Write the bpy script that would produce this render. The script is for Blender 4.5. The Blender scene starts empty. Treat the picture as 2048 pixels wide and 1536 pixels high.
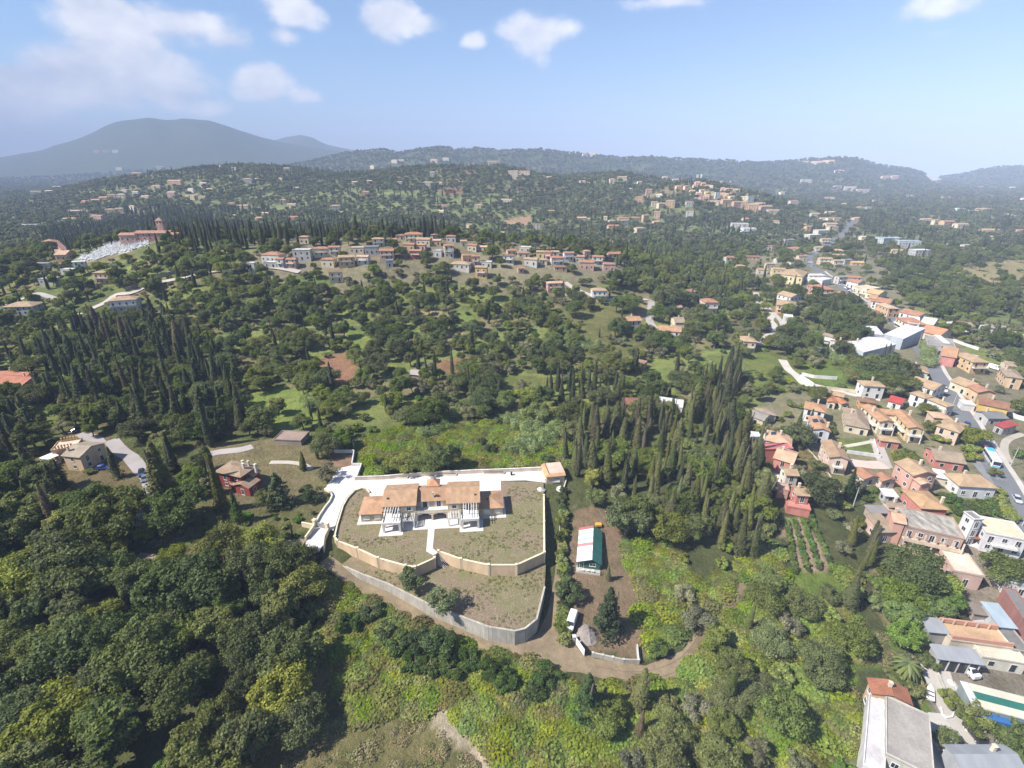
import bpy, bmesh, random
import numpy as np
from math import *
from mathutils import Vector, Matrix, Euler

random.seed(7)
RNG = np.random.default_rng(11)
scene = bpy.context.scene
COL = scene.collection

# ------------------------------------------------------------------ camera
CAMZ = 102.0
TH = atan(433 / 1000.0)
CT, ST = cos(TH), sin(TH)
cam_d = bpy.data.cameras.new('camera')
cam = bpy.data.objects.new('camera', cam_d)
COL.objects.link(cam)
cam_d.sensor_width = 36.0
cam_d.lens = 36.0 * 1000 / 2048
cam_d.clip_start = 1.0
cam_d.clip_end = 60000
cam.location = (0, 0, CAMZ)
cam.rotation_euler = (pi / 2 - TH, 0, 0)
scene.camera = cam

def ray(p, q):
 u = (p - 1024) / 1000.0
 v = (768 - q) / 1000.0
 return u, CT + v * ST, -ST + v * CT


# ------------------------------------------------------------------ light
SUN_EL = radians(47)
SHX, SHY = 0.95, 0.31            # the way shadows fall on the ground
sun_d = bpy.data.lights.new('sun', 'SUN')
sun_d.energy = 4.3
sun_d.angle = radians(0.53)
sun_d.color = (1.0, 0.955, 0.88)
sun = bpy.data.objects.new('sun', sun_d)
COL.objects.link(sun)
_sd = Vector((SHX * cos(SUN_EL), SHY * cos(SUN_EL), -sin(SUN_EL)))
sun.rotation_euler = _sd.to_track_quat('-Z', 'Y').to_euler()
sun.location = (-200, -60, 400)

world = bpy.data.worlds.new('World')
scene.world = world
world.use_nodes = True
wt = world.node_tree
for n in list(wt.nodes):
 wt.nodes.remove(n)


def N(t, typ, **kw):
 n = t.nodes.new(typ)
 for k, v in kw.items():
  setattr(n, k, v)
 return n


def math_node(t, op, a, b=None, c=None, clamp=False):
 n = t.nodes.new('ShaderNodeMath')
 n.operation = op
 n.use_clamp = clamp
 for i, v in enumerate((a, b, c)):
  if v is None:
   continue
  if isinstance(v, (int, float)):
   n.inputs[i].default_value = v
  else:
   t.links.new(v, n.inputs[i])
 return n.outputs[0]


def build_world():
 t = wt
 L = t.links.new
 out = N(t, 'ShaderNodeOutputWorld')
 bg = N(t, 'ShaderNodeBackground')
 sky = N(t, 'ShaderNodeTexSky', sky_type='NISHITA')
 sky.sun_disc = False
 sky.sun_elevation = SUN_EL
 sky.sun_rotation = atan2(-SHX, -SHY) % (2 * pi)
 sky.altitude = 100
 sky.air_density = 1.0
 sky.dust_density = .6
 sky.ozone_density = 6.0
 tc = N(t, 'ShaderNodeTexCoord')
 sep = N(t, 'ShaderNodeSeparateXYZ')
 L(tc.outputs['Generated'], sep.inputs[0])
 X, Y, Z = sep.outputs
 az = math_node(t, 'ARCTAN2', X, Y)
 el = math_node(t, 'ARCSINE', Z)

 def noise(scale, detail, rough, off=(0, 0, 0)):
  m = N(t, 'ShaderNodeMapping')
  m.inputs['Location'].default_value = off
  m.inputs['Scale'].default_value = scale
  L(tc.outputs['Generated'], m.inputs[0])
  n = N(t, 'ShaderNodeTexNoise')
  n.inputs['Scale'].default_value = 1.0
  n.inputs['Detail'].default_value = detail
  n.inputs['Roughness'].default_value = rough
  L(m.outputs[0], n.inputs[0])
  return n.outputs[0]

 n1 = noise((9, 9, 14), 9, 0.56)
 n2 = noise((9, 9, 14), 9, 0.56, (0.16, 0.05, -0.30))
 n3 = noise((3.3, 3.3, 7), 4, 0.5, (5, 2, 1))
 # cumulus banks: centre and half size as seen by the camera (turned into directions), strength; then banks all round the sky
 seen = [(230, 72, 105, 95, 1.3), (170, 145, 230, 100, 1.05), (55, 165, 150, 75, .8), (320, 165, 130, 75, .85), (40, 228, 90, 22, .5), (410, 212, 70, 24, .5),
   (360, 48, 120, 55, .62), (450, 78, 70, 42, .66), (300, 15, 60, 35, .4), (528, 172, 78, 52, 1.1), (602, 194, 60, 28, .85), (592, 26, 75, 42, .72), (575, 70, 40, 18, .5),
   (780, 30, 105, 62, 1.2), (845, 46, 60, 40, .9), (1078, 62, 75, 52, .66), (1030, 70, 34, 20, .42), (945, 80, 30, 20, .55), (1340, 2, 90, 30, .9), (1915, 16, 140, 44, .85), (1880, 66, 60, 22, .55)]

 def dirn(p, q):
  d = ray(p, q)
  l = sqrt(d[0] ** 2 + d[1] ** 2 + d[2] ** 2)
  return degrees(atan2(d[0], d[1])), degrees(asin(d[2] / l))
 banks = []
 for p, q, rp, rq, s in seen:
  a0, e0 = dirn(p, q)
  banks.append((a0, e0, abs(dirn(p + rp, q)[0] - dirn(p - rp, q)[0]) / 2, abs(dirn(p, q - rq)[1] - dirn(p, q + rq)[1]) / 2, s))
 banks += [(-62, 13, 9, 4, .9), (66, 15, 9, 4, .9), (95, 20, 12, 6, 1.), (-110, 18, 12, 6, 1.), (150, 22, 14, 7, 1.), (-160, 14, 12, 5, 1.)]
 mx = None
 for a, e, ra, re, s in banks:
  u = math_node(t, 'DIVIDE', math_node(t, 'SUBTRACT', az, radians(a)), radians(ra))
  v = math_node(t, 'DIVIDE', math_node(t, 'SUBTRACT', el, radians(e)), radians(re))
  r2 = math_node(t, 'ADD', math_node(t, 'MULTIPLY', u, u), math_node(t, 'MULTIPLY', v, v))
  f = math_node(t, 'MULTIPLY', math_node(t, 'SUBTRACT', 1.0, math_node(t, 'SQRT', r2)), s)
  mx = f if mx is None else math_node(t, 'MAXIMUM', mx, f)
 mx = math_node(t, 'MAXIMUM', mx, -0.6)

 def dens(nn):
  d = math_node(t, 'ADD', mx, math_node(t, 'MULTIPLY', math_node(t, 'SUBTRACT', nn, 0.5), 2.1))
  return math_node(t, 'ADD', d, math_node(t, 'MULTIPLY', math_node(t, 'SUBTRACT', n3, 0.5), 0.9))
 d1, d2 = dens(n1), dens(n2)
 mr = N(t, 'ShaderNodeMapRange', interpolation_type='SMOOTHERSTEP')
 L(d1, mr.inputs[0])
 mr.inputs[1].default_value = -0.04
 mr.inputs[2].default_value = 0.6
 mr.inputs[4].default_value = 0.95
 # sunlit and shaded sides of each bank are painted into the cloud colour
 sh = N(t, 'ShaderNodeMapRange')
 L(math_node(t, 'SUBTRACT', d1, d2), sh.inputs[0])
 sh.inputs[1].default_value = -0.35
 sh.inputs[2].default_value = 0.45
 cr = N(t, 'ShaderNodeMix', data_type='RGBA')
 L(sh.outputs[0], cr.inputs['Factor'])
 cr.inputs['A'].default_value = (4.1, 4.4, 5.2, 1)
 cr.inputs['B'].default_value = (7.0, 6.9, 7.05, 1)
 mix = N(t, 'ShaderNodeMix', data_type='RGBA')
 L(mr.outputs[0], mix.inputs['Factor'])
 L(sky.outputs[0], mix.inputs['A'])
 L(cr.outputs['Result'], mix.inputs['B'])
 L(mix.outputs['Result'], bg.inputs[0])
 bg.inputs[1].default_value = SKY_STRENGTH
 L(bg.outputs[0], out.inputs[0])


SKY_STRENGTH = 0.074
build_world()
scene.view_settings.view_transform = 'Standard'
scene.view_settings.look = 'None'
scene.view_settings.gamma = 1.0
scene.view_settings.exposure = 1.3
scene.view_settings.use_curve_mapping = False
cy = scene.cycles
cy.max_bounces = 4
cy.diffuse_bounces = 3
cy.glossy_bounces = 1
cy.transmission_bounces = 2
cy.volume_bounces = 0
cy.transparent_max_bounces = 4
cy.caustics_reflective = False
cy.caustics_refractive = False
cy.use_denoising = True

# ------------------------------------------------------------------ sight lines and relief
CROP = {'a': (1400, 680, .3164), 'b': (1600, 700, .14648), 'c': (1700, 920, .16992), 'd': (1510, 840, .1237), 'e': (1780, 1180, .13086),
  'f': (1690, 1330, .1748), 'g': (1640, 560, .19922), 'h': (1300, 400, .36523), 'i': (640, 420, .33203), 'j': (0, 420, .33203),
  'k': (660, 900, .19531), 'l': (560, 860, .33203), 'm': (60, 840, .13672), 'n': (400, 880, .11719), 'o': (1850, 980, .09763),
  'q': (1000, 1026, .33203), 'r': (1040, 780, .24414), 's': (1500, 520, .19531), 't': (1080, 560, .23438), 'u': (0, 450, .17578),
  'v': (500, 450, .19531), 'w': (860, 470, .19531), 'x': (1400, 420, .19531), 'A': (0, 320, .315), 'B': (380, 310, .315),
  'C': (720, 300, .315), 'D': (1080, 320, .252), 'E': (1340, 340, .2362), 'F': (1600, 300, .3528), 'p': (0, 0, 1.0)}


def px(c, x, y):
 a = CROP[c]
 return a[0] + x * a[2], a[1] + y * a[2]


def proj(x, y, z):
 zc = z - CAMZ
 dep = np.maximum(y * CT - zc * ST, 1e-3)
 up = y * ST + zc * CT
 return 1024 + 1000 * x / dep, 768 - 1000 * up / dep, dep


LAYERS = []


def layer(D, w, prof, base=10.0):
 X, Z = [], []
 for p, q in prof:
  d = ray(p, q)
  X.append(D * d[0] / d[1])
  Z.append(max(0.0, CAMZ + D * d[2] / d[1] - base))
 X = [X[0] - .2 * D] + X + [X[-1] + .2 * D]
 Z = [0.0] + Z + [0.0]
 LAYERS.append((D, w, np.array(X), np.array(Z)))


layer(430, 88, [(-250, 560), (0, 525), (150, 500), (320, 474), (500, 478), (700, 474), (900, 474), (1100, 490), (1230, 512), (1330, 545), (1420, 590), (1480, 640)])
layer(1450, 430, [(450, 405), (560, 368), (700, 349), (800, 341), (900, 336), (1000, 335), (1080, 350), (1130, 356), (1230, 348), (1330, 365), (1400, 388), (1480, 405)])
layer(1550, 430, [(-300, 420), (0, 408), (100, 388), (200, 366), (300, 348), (400, 337), (500, 334), (600, 341), (700, 350), (800, 366), (900, 385)])
layer(1130, 200, [(1150, 420), (1250, 396), (1330, 370), (1400, 363), (1480, 382), (1560, 404), (1640, 420)])
layer(2500, 420, [(1250, 375), (1350, 352), (1500, 353), (1600, 350), (1700, 350), (1800, 362), (1870, 376)])
layer(3100, 700, [(560, 335), (640, 318), (700, 307), (760, 302), (800, 308), (840, 299), (880, 294), (920, 300), (960, 300), (1000, 305), (1050, 302), (1085, 299), (1110, 303),
     (1180, 313), (1240, 319), (1300, 315), (1350, 320), (1400, 323), (1480, 325), (1540, 326), (1600, 324), (1640, 320), (1680, 317), (1715, 318), (1745, 328), (1765, 334), (1790, 336),
     (1820, 340), (1850, 350), (1890, 362), (1960, 370)])
layer(3500, 520, [(1760, 375), (1880, 356), (1920, 350), (1960, 341), (2000, 336), (2048, 334), (2200, 325), (2400, 330)])
layer(5400, 1300, [(-400, 335), (-150, 328), (0, 316), (40, 308), (80, 302), (110, 290), (150, 281), (180, 269), (215, 251), (240, 245), (270, 242), (300, 236), (340, 243), (365, 239),
     (420, 241), (450, 250), (480, 262), (520, 275), (560, 284), (620, 296), (700, 306), (800, 318), (1000, 330)])
layer(6600, 1000, [(470, 305), (540, 283), (575, 275), (600, 270), (625, 276), (650, 288), (700, 299), (770, 307), (900, 325)])
_WV = [(RNG.uniform(0, 2 * pi), RNG.uniform(0, 2 * pi), RNG.uniform(.7, 1.3)) for _ in range(24)]


def wob(x, y, L0, octs, k0=0):
 r = np.zeros_like(x)
 amp, L = 1.0, L0
 for o in range(octs):
  for j in range(3):
   a, ph, m = _WV[(k0 + o * 3 + j) % 24]
   r = r + amp * np.sin((x * cos(a) + y * sin(a)) * 2 * pi / (L * m) + ph)
  amp *= .5
  L *= .47
 return r / 3.0


RAMP_Y = [-500, 40, 57, 84, 139, 260, 400, 700, 1500, 20000]
RAMP_Z = [-9, -6, -3, 0, 7.1, 7.4, 9, 10, 10, 10]
RAMP2_Y = [-500, 40, 57, 84, 118, 260, 400, 700, 1500, 20000]


def H(x, y):
 x = np.asarray(x, float)
 y = np.asarray(y, float)
 b1 = np.interp(y, RAMP_Y, RAMP_Z)
 b2 = np.interp(y, RAMP2_Y, RAMP_Z)
 f = np.clip((-40 - x) / 7.0, 0, 1)
 f = f * f * (3 - 2 * f)
 b = b1 * (1 - f) + b2 * f
 b = b - np.clip((y - 5200) / 6500, 0, 1) * np.clip((x / np.maximum(y, 1) - .35) / .3, 0, 1) * 150
 ys = np.maximum(y, 60.0)
 m = np.zeros_like(b)
 for D, w, X, Z in LAYERS:
  xs = x * D / ys
  c = np.interp(xs, X, Z) * np.exp(-((y - D) / w) ** 2)
  m = np.maximum(m, c)
 far = np.clip((y - 650) / 600, 0, 1)
 m = m * (1 + far * np.clip((4200 - y) / 1500, .12, 1) * .07 * wob(x, y, 420, 3)) + far * 2.5 * wob(x, y, 260, 3, 5)
 mt = np.clip((y - 3900) / 1200, 0, 1)
 m = m + mt * np.clip(m / 300, 0, 1) * 5 * wob(x, y, 1100, 3, 2)
 nz = np.clip((np.hypot(x, y) - 190) / 120, 0, 1)
 return b + m + nz * .7 * wob(x, y, 55, 2, 9)


_T = np.concatenate([np.linspace(40, 400, 500), np.geomspace(401, 12000, 700)])


def gp(p, q, dz=0.0):
 """where the sight line through a point of the picture meets the ground (raised by dz)"""
 d = ray(p, q)
 x, y, z = d[0] * _T, d[1] * _T, CAMZ + d[2] * _T
 g = z - (H(x, y) + dz)
 i = np.argmax(g < 0)
 if g[i] >= 0:
  i = len(_T) - 1
 i = max(i, 1)
 a = g[i - 1] / (g[i - 1] - g[i]) if g[i - 1] != g[i] else 0
 t = _T[i - 1] + (_T[i] - _T[i - 1]) * a
 x, y = d[0] * t, d[1] * t
 return Vector((x, y, float(H(x, y))))


def pz(p, q, z):
 d = ray(p, q)
 t = (z - CAMZ) / d[2]
 return Vector((d[0] * t, d[1] * t, z))


def pip(X, Y, poly):
 """points in polygon"""
 X = np.asarray(X)
 Y = np.asarray(Y)
 r = np.zeros(X.shape, bool)
 n = len(poly)
 j = n - 1
 for i in range(n):
  xi, yi = poly[i]
  xj, yj = poly[j]
  c = ((yi > Y) != (yj > Y)) & (X < (xj - xi) * (Y - yi) / ((yj - yi) or 1e-9) + xi)
  r ^= c
  j = i
 return r


# ------------------------------------------------------------------ materials
MATS = {}


def new_mat(name):
 m = bpy.data.materials.new(name)
 m.use_nodes = True
 t = m.node_tree
 b = t.nodes['Principled BSDF']
 b.inputs['Roughness'].default_value = .85
 b.inputs['Specular IOR Level'].default_value = .25
 MATS[name] = m
 return m, t, b


def noise_tex(t, vec, scale, detail=4, rough=.55, stretch=None):
 n = N(t, 'ShaderNodeTexNoise')
 n.inputs['Scale'].default_value = scale
 n.inputs['Detail'].default_value = detail
 n.inputs['Roughness'].default_value = rough
 if stretch:
  mp = N(t, 'ShaderNodeMapping')
  mp.inputs['Scale'].default_value = stretch
  t.links.new(vec, mp.inputs[0])
  vec = mp.outputs[0]
 t.links.new(vec, n.inputs['Vector'])
 return n.outputs[0]


def mixc(t, fac, a, b, mode='MIX'):
 n = N(t, 'ShaderNodeMix', data_type='RGBA', blend_type=mode)
 for s, v in (('Factor', fac), ('A', a), ('B', b)):
  if isinstance(v, (int, float)):
   n.inputs[s].default_value = v
  elif isinstance(v, tuple):
   n.inputs[s].default_value = v if len(v) == 4 else v + (1,)
  else:
   t.links.new(v, n.inputs[s])
 return n.outputs['Result']


def maprange(t, v, a, b, c=0., d=1.):
 n = N(t, 'ShaderNodeMapRange')
 t.links.new(v, n.inputs[0])
 for i, k in enumerate((a, b, c, d)):
  n.inputs[i + 1].default_value = k
 return n.outputs[0]


def bump(t, b, h, strength, dist):
 n = N(t, 'ShaderNodeBump')
 n.inputs['Strength'].default_value = strength
 n.inputs['Distance'].default_value = dist
 t.links.new(h, n.inputs['Height'])
 t.links.new(n.outputs[0], b.inputs['Normal'])


def world_pos(t):
 return N(t, 'ShaderNodeNewGeometry').outputs['Position']


def scale_col(t, col, fac):
 """col * fac (a value socket)"""
 n = N(t, 'ShaderNodeVectorMath', operation='SCALE')
 t.links.new(col, n.inputs[0])
 t.links.new(fac, n.inputs['Scale'])
 return n.outputs[0]


def mk_materials():
 # painted render, tinted by each object's own colour
 m, t, b = new_mat('plaster')
 oi = N(t, 'ShaderNodeObjectInfo')
 pos = world_pos(t)
 n1 = noise_tex(t, pos, .35, 5, .6, (1, 1, .35))
 n2 = noise_tex(t, pos, 2.5, 3)
 f = math_node(t, 'ADD', maprange(t, n1, .3, .72, .70, 1.1), maprange(t, n2, .2, .8, -.08, .08))
 t.links.new(scale_col(t, oi.outputs['Color'], f), b.inputs['Base Color'])
 # clay tiles: rows run down the slope (uv: u along the eaves, v up the slope)
 m, t, b = new_mat('roof_tile')
 oi = N(t, 'ShaderNodeObjectInfo')
 uv = N(t, 'ShaderNodeUVMap').outputs[0]
 sp = N(t, 'ShaderNodeSeparateXYZ')
 t.links.new(uv, sp.inputs[0])
 w = math_node(t, 'SINE', math_node(t, 'MULTIPLY', sp.outputs[0], 2 * pi / .34))
 c = math_node(t, 'FRACT', math_node(t, 'MULTIPLY', sp.outputs[1], 1 / .38))
 n1 = noise_tex(t, uv, .45, 5, .62, (1, .6, 1))
 n2 = noise_tex(t, uv, 5.5, 2, .5, (1, .7, 1))
 f = maprange(t, n1, .28, .75, .70, 1.22)
 f = math_node(t, 'MULTIPLY', f, maprange(t, n2, .25, .75, .80, 1.18))
 f = math_node(t, 'MULTIPLY', f, maprange(t, w, -1, 1, .80, 1.08))
 f = math_node(t, 'MULTIPLY', f, maprange(t, c, 0, .15, .85, 1.0))
 col = scale_col(t, oi.outputs['Color'], f)
 lich = mixc(t, maprange(t, noise_tex(t, uv, 1.3, 6, .7), .56, .8, 0, .38), col, (.42, .36, .27))
 t.links.new(lich, b.inputs['Base Color'])
 bump(t, b, math_node(t, 'ADD', w, math_node(t, 'MULTIPLY', c, -.6)), .5, .06)
 # sheet metal
 m, t, b = new_mat('sheet_metal')
 oi = N(t, 'ShaderNodeObjectInfo')
 uv = N(t, 'ShaderNodeUVMap').outputs[0]
 sp = N(t, 'ShaderNodeSeparateXYZ')
 t.links.new(uv, sp.inputs[0])
 w = math_node(t, 'SINE', math_node(t, 'MULTIPLY', sp.outputs[0], 2 * pi / .3))
 f = maprange(t, noise_tex(t, uv, .5, 6, .65, (1, .25, 1)), .3, .75, .78, 1.1)
 f = math_node(t, 'MULTIPLY', f, maprange(t, w, -1, 1, .90, 1.05))
 t.links.new(scale_col(t, oi.outputs['Color'], f), b.inputs['Base Color'])
 b.inputs['Roughness'].default_value = .55
 bump(t, b, w, .35, .04)
 # flat felt and concrete roofs with old stains
 m, t, b = new_mat('roof_deck')
 oi = N(t, 'ShaderNodeObjectInfo')
 pos = world_pos(t)
 f = maprange(t, noise_tex(t, pos, .22, 7, .68), .32, .7, .70, 1.12)
 f = math_node(t, 'MULTIPLY', f, maprange(t, noise_tex(t, pos, 1.9, 5, .7), .3, .75, .82, 1.1))
 t.links.new(scale_col(t, oi.outputs['Color'], f), b.inputs['Base Color'])
 # mossy, streaked old slab roof
 m, t, b = new_mat('stained_deck')
 oi = N(t, 'ShaderNodeObjectInfo')
 pos = world_pos(t)
 f = maprange(t, noise_tex(t, pos, .8, 8, .72, (1, .35, 1)), .36, .66, .45, 1.25)
 t.links.new(scale_col(t, oi.outputs['Color'], f), b.inputs['Base Color'])
 # plain paint
 m, t, b = new_mat('paint')
 oi = N(t, 'ShaderNodeObjectInfo')
 t.links.new(oi.outputs['Color'], b.inputs['Base Color'])
 b.inputs['Roughness'].default_value = .6
 m, t, b = new_mat('car_paint')
 oi = N(t, 'ShaderNodeObjectInfo')
 t.links.new(oi.outputs['Color'], b.inputs['Base Color'])
 b.inputs['Roughness'].default_value = .28
 b.inputs['Coat Weight'].default_value = .6
 b.inputs['Specular IOR Level'].default_value = .5
 for nm, c, r in (('glass', (.022, .028, .034), .12), ('rubber', (.02, .02, .02), .8), ('white_frame', (.60, .59, .57), .6), ('dark_wood', (.075, .05, .035), .7),
      ('shutter_green', (.10, .17, .11), .6), ('shutter_brown', (.16, .085, .05), .6), ('iron', (.05, .05, .05), .5), ('grey_concrete', (.42, .40, .37), .9)):
  m, t, b = new_mat(nm)
  b.inputs['Base Color'].default_value = c + (1,)
  b.inputs['Roughness'].default_value = r
  if nm == 'glass':
   b.inputs['Specular IOR Level'].default_value = .6
 # board-marked concrete of the lower retaining wall
 m, t, b = new_mat('board_concrete')
 uv = N(t, 'ShaderNodeUVMap').outputs[0]
 n1 = noise_tex(t, uv, .5, 6, .65, (1, .5, 1))
 n2 = noise_tex(t, uv, 1.5, 5, .6, (3, .12, 1))
 f = math_node(t, 'MULTIPLY', maprange(t, n1, .3, .7, .70, 1.18), maprange(t, n2, .3, .7, .66, 1.15))
 col = N(t, 'ShaderNodeRGB')
 col.outputs[0].default_value = (.40, .365, .315, 1)
 t.links.new(scale_col(t, col.outputs[0], f), b.inputs['Base Color'])
 bump(t, b, n2, .4, .05)
 # paved and beaten surfaces, each tinted by its object's colour
 m, t, b = new_mat('paving')
 oi = N(t, 'ShaderNodeObjectInfo')
 pos = world_pos(t)
 f = maprange(t, noise_tex(t, pos, .16, 6, .62), .3, .72, .84, 1.08)
 f = math_node(t, 'MULTIPLY', f, maprange(t, noise_tex(t, pos, 3.0, 4, .7), .25, .8, .88, 1.08))
 t.links.new(scale_col(t, oi.outputs['Color'], f), b.inputs['Base Color'])
 m, t, b = new_mat('dirt')
 oi = N(t, 'ShaderNodeObjectInfo')
 pos = world_pos(t)
 f = maprange(t, noise_tex(t, pos, .3, 7, .66), .3, .72, .66, 1.22)
 f = math_node(t, 'MULTIPLY', f, maprange(t, noise_tex(t, pos, 4.0, 4, .7), .25, .8, .8, 1.2))
 c = scale_col(t, oi.outputs['Color'], f)
 c = mixc(t, maprange(t, noise_tex(t, pos, .45, 5, .7), .56, .72, 0, .7), c, (.10, .12, .035))
 t.links.new(c, b.inputs['Base Color'])
 bump(t, b, noise_tex(t, pos, 1.6, 6, .7), .6, .3)
 # thin, patchy, sun-dried turf of the villa's terraces
 m, t, b = new_mat('patchy_turf')
 pos = world_pos(t)
 a = maprange(t, noise_tex(t, pos, .075, 6, .66), .40, .62)
 c = mixc(t, a, (.185, .178, .075), (.240, .172, .120))
 c = mixc(t, maprange(t, noise_tex(t, pos, .55, 7, .76), .47, .66, 0, .85), c, (.275, .215, .150))
 c = mixc(t, maprange(t, noise_tex(t, pos, 1.2, 7, .8), .53, .66, 0, .8), c, (.110, .130, .038))
 c = mixc(t, maprange(t, noise_tex(t, pos, .16, 5, .7), .56, .72, 0, .5), c, (.185, .125, .088))
 c = scale_col(t, c, maprange(t, noise_tex(t, pos, 3.6, 5, .78), .3, .72, .62, 1.34))
 c = mixc(t, maprange(t, noise_tex(t, pos, 1.9, 2, .5), .70, .735, 0, .85), c, (.42, .37, .30))
 t.links.new(c, b.inputs['Base Color'])
 bump(t, b, noise_tex(t, pos, 2.2, 7, .8), .9, .5)
 # ground cover over the whole relief: tint per place, broken up at every scale
 m, t, b = new_mat('ground_cover')
 at = N(t, 'ShaderNodeAttribute', attribute_name='tint')
 pos = world_pos(t)
 f = maprange(t, noise_tex(t, pos, .013, 5, .6), .3, .72, .74, 1.22)
 f = math_node(t, 'MULTIPLY', f, maprange(t, noise_tex(t, pos, .22, 6, .68), .28, .74, .66, 1.3))
 f = math_node(t, 'MULTIPLY', f, maprange(t, noise_tex(t, pos, 2.4, 4, .7), .25, .78, .74, 1.26))
 c = scale_col(t, at.outputs['Color'], f)
 g = scale_col(t, at.outputs['Color'], maprange(t, noise_tex(t, pos, .9, 3, .7), .3, .7, .7, 1.2))
 hue = N(t, 'ShaderNodeHueSaturation')
 t.links.new(g, hue.inputs['Color'])
 hue.inputs['Hue'].default_value = .455
 hue.inputs['Value'].default_value = 1.15
 c = mixc(t, maprange(t, noise_tex(t, pos, .11, 6, .7), .5, .66, 0, .55), c, hue.outputs[0])
 t.links.new(c, b.inputs['Base Color'])
 b.inputs['Specular IOR Level'].default_value = .1
 bump(t, b, noise_tex(t, pos, .8, 8, .72), .9, 1.2)
 # leaves: the tree's own colour, each spray a little lighter or darker, some light through them
 m = bpy.data.materials.new('foliage')
 m.use_nodes = True
 MATS['foliage'] = m
 t = m.node_tree
 t.nodes.clear()
 out = N(t, 'ShaderNodeOutputMaterial')
 oi = N(t, 'ShaderNodeObjectInfo')
 at = N(t, 'ShaderNodeAttribute', attribute_name='tone')
 hs = N(t, 'ShaderNodeHueSaturation')
 # trees of a massed wood carry their colour from the wood, single trees their own
 lf = N(t, 'ShaderNodeAttribute', attribute_name='leaf', attribute_type='INSTANCER')
 has = math_node(t, 'GREATER_THAN', lf.outputs['Fac'], 1e-4)
 t.links.new(mixc(t, has, oi.outputs['Color'], lf.outputs['Color']), hs.inputs['Color'])
 t.links.new(maprange(t, oi.outputs['Random'], 0, 1, .478, .516), hs.inputs['Hue'])
 r2 = math_node(t, 'FRACT', math_node(t, 'MULTIPLY', oi.outputs['Random'], 17.31))
 t.links.new(maprange(t, r2, 0, 1, .74, 1.26), hs.inputs['Value'])
 r3 = math_node(t, 'FRACT', math_node(t, 'MULTIPLY', oi.outputs['Random'], 91.7))
 t.links.new(maprange(t, r3, 0, 1, .78, 1.12), hs.inputs['Saturation'])
 c = scale_col(t, hs.outputs[0], at.outputs['Fac'])
 pb = N(t, 'ShaderNodeBsdfPrincipled')
 t.links.new(c, pb.inputs['Base Color'])
 pb.inputs['Roughness'].default_value = .62
 pb.inputs['Specular IOR Level'].default_value = .18
 tr = N(t, 'ShaderNodeBsdfTranslucent')
 yc = mixc(t, 1.0, c, (1.25, 1.15, .5), 'MULTIPLY')
 t.links.new(yc, tr.inputs[0])
 mx = N(t, 'ShaderNodeMixShader')
 mx.inputs[0].default_value = .42
 t.links.new(pb.outputs[0], mx.inputs[1])
 t.links.new(tr.outputs[0], mx.inputs[2])
 t.links.new(mx.outputs[0], out.inputs[0])
 m, t, b = new_mat('bark')
 t.links.new(mixc(t, noise_tex(t, world_pos(t), 3.0, 4), (.09, .07, .05), (.20, .165, .125)), b.inputs['Base Color'])
 m, t, b = new_mat('brick')
 br = N(t, 'ShaderNodeTexBrick')
 t.links.new(N(t, 'ShaderNodeUVMap').outputs[0], br.inputs[0])
 br.inputs['Color1'].default_value = (.36, .15, .09, 1)
 br.inputs['Color2'].default_value = (.44, .21, .13, 1)
 br.inputs['Mortar'].default_value = (.4, .34, .28, 1)
 br.inputs['Scale'].default_value = 2.0
 t.links.new(br.outputs[0], b.inputs['Base Color'])


mk_materials()


# ------------------------------------------------------------------ building helpers
def tag(o, label=None, cat=None, group=None, kind=None):
 if label:
  o['label'] = label
 if cat:
  o['category'] = cat
 if group:
  o['group'] = group
 if kind:
  o['kind'] = kind
 return o


def empty(name, loc, rz=0.0):
 o = bpy.data.objects.new(name, None)
 o.empty_display_size = .5
 o.location = loc
 o.rotation_euler = (0, 0, rz)
 COL.objects.link(o)
 return o


def obj(name, me, parent=None, color=None, loc=None, rz=None, scale=None):
 o = bpy.data.objects.new(name, me)
 if parent is not None:
  o.parent = parent
 if color is not None:
  o.color = (color[0], color[1], color[2], 1)
 if loc is not None:
  o.location = loc
 if rz is not None:
  o.rotation_euler = (0, 0, rz)
 if scale is not None:
  o.scale = scale if hasattr(scale, '__len__') else (scale,) * 3
 COL.objects.link(o)
 return o


TONE = .86


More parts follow.
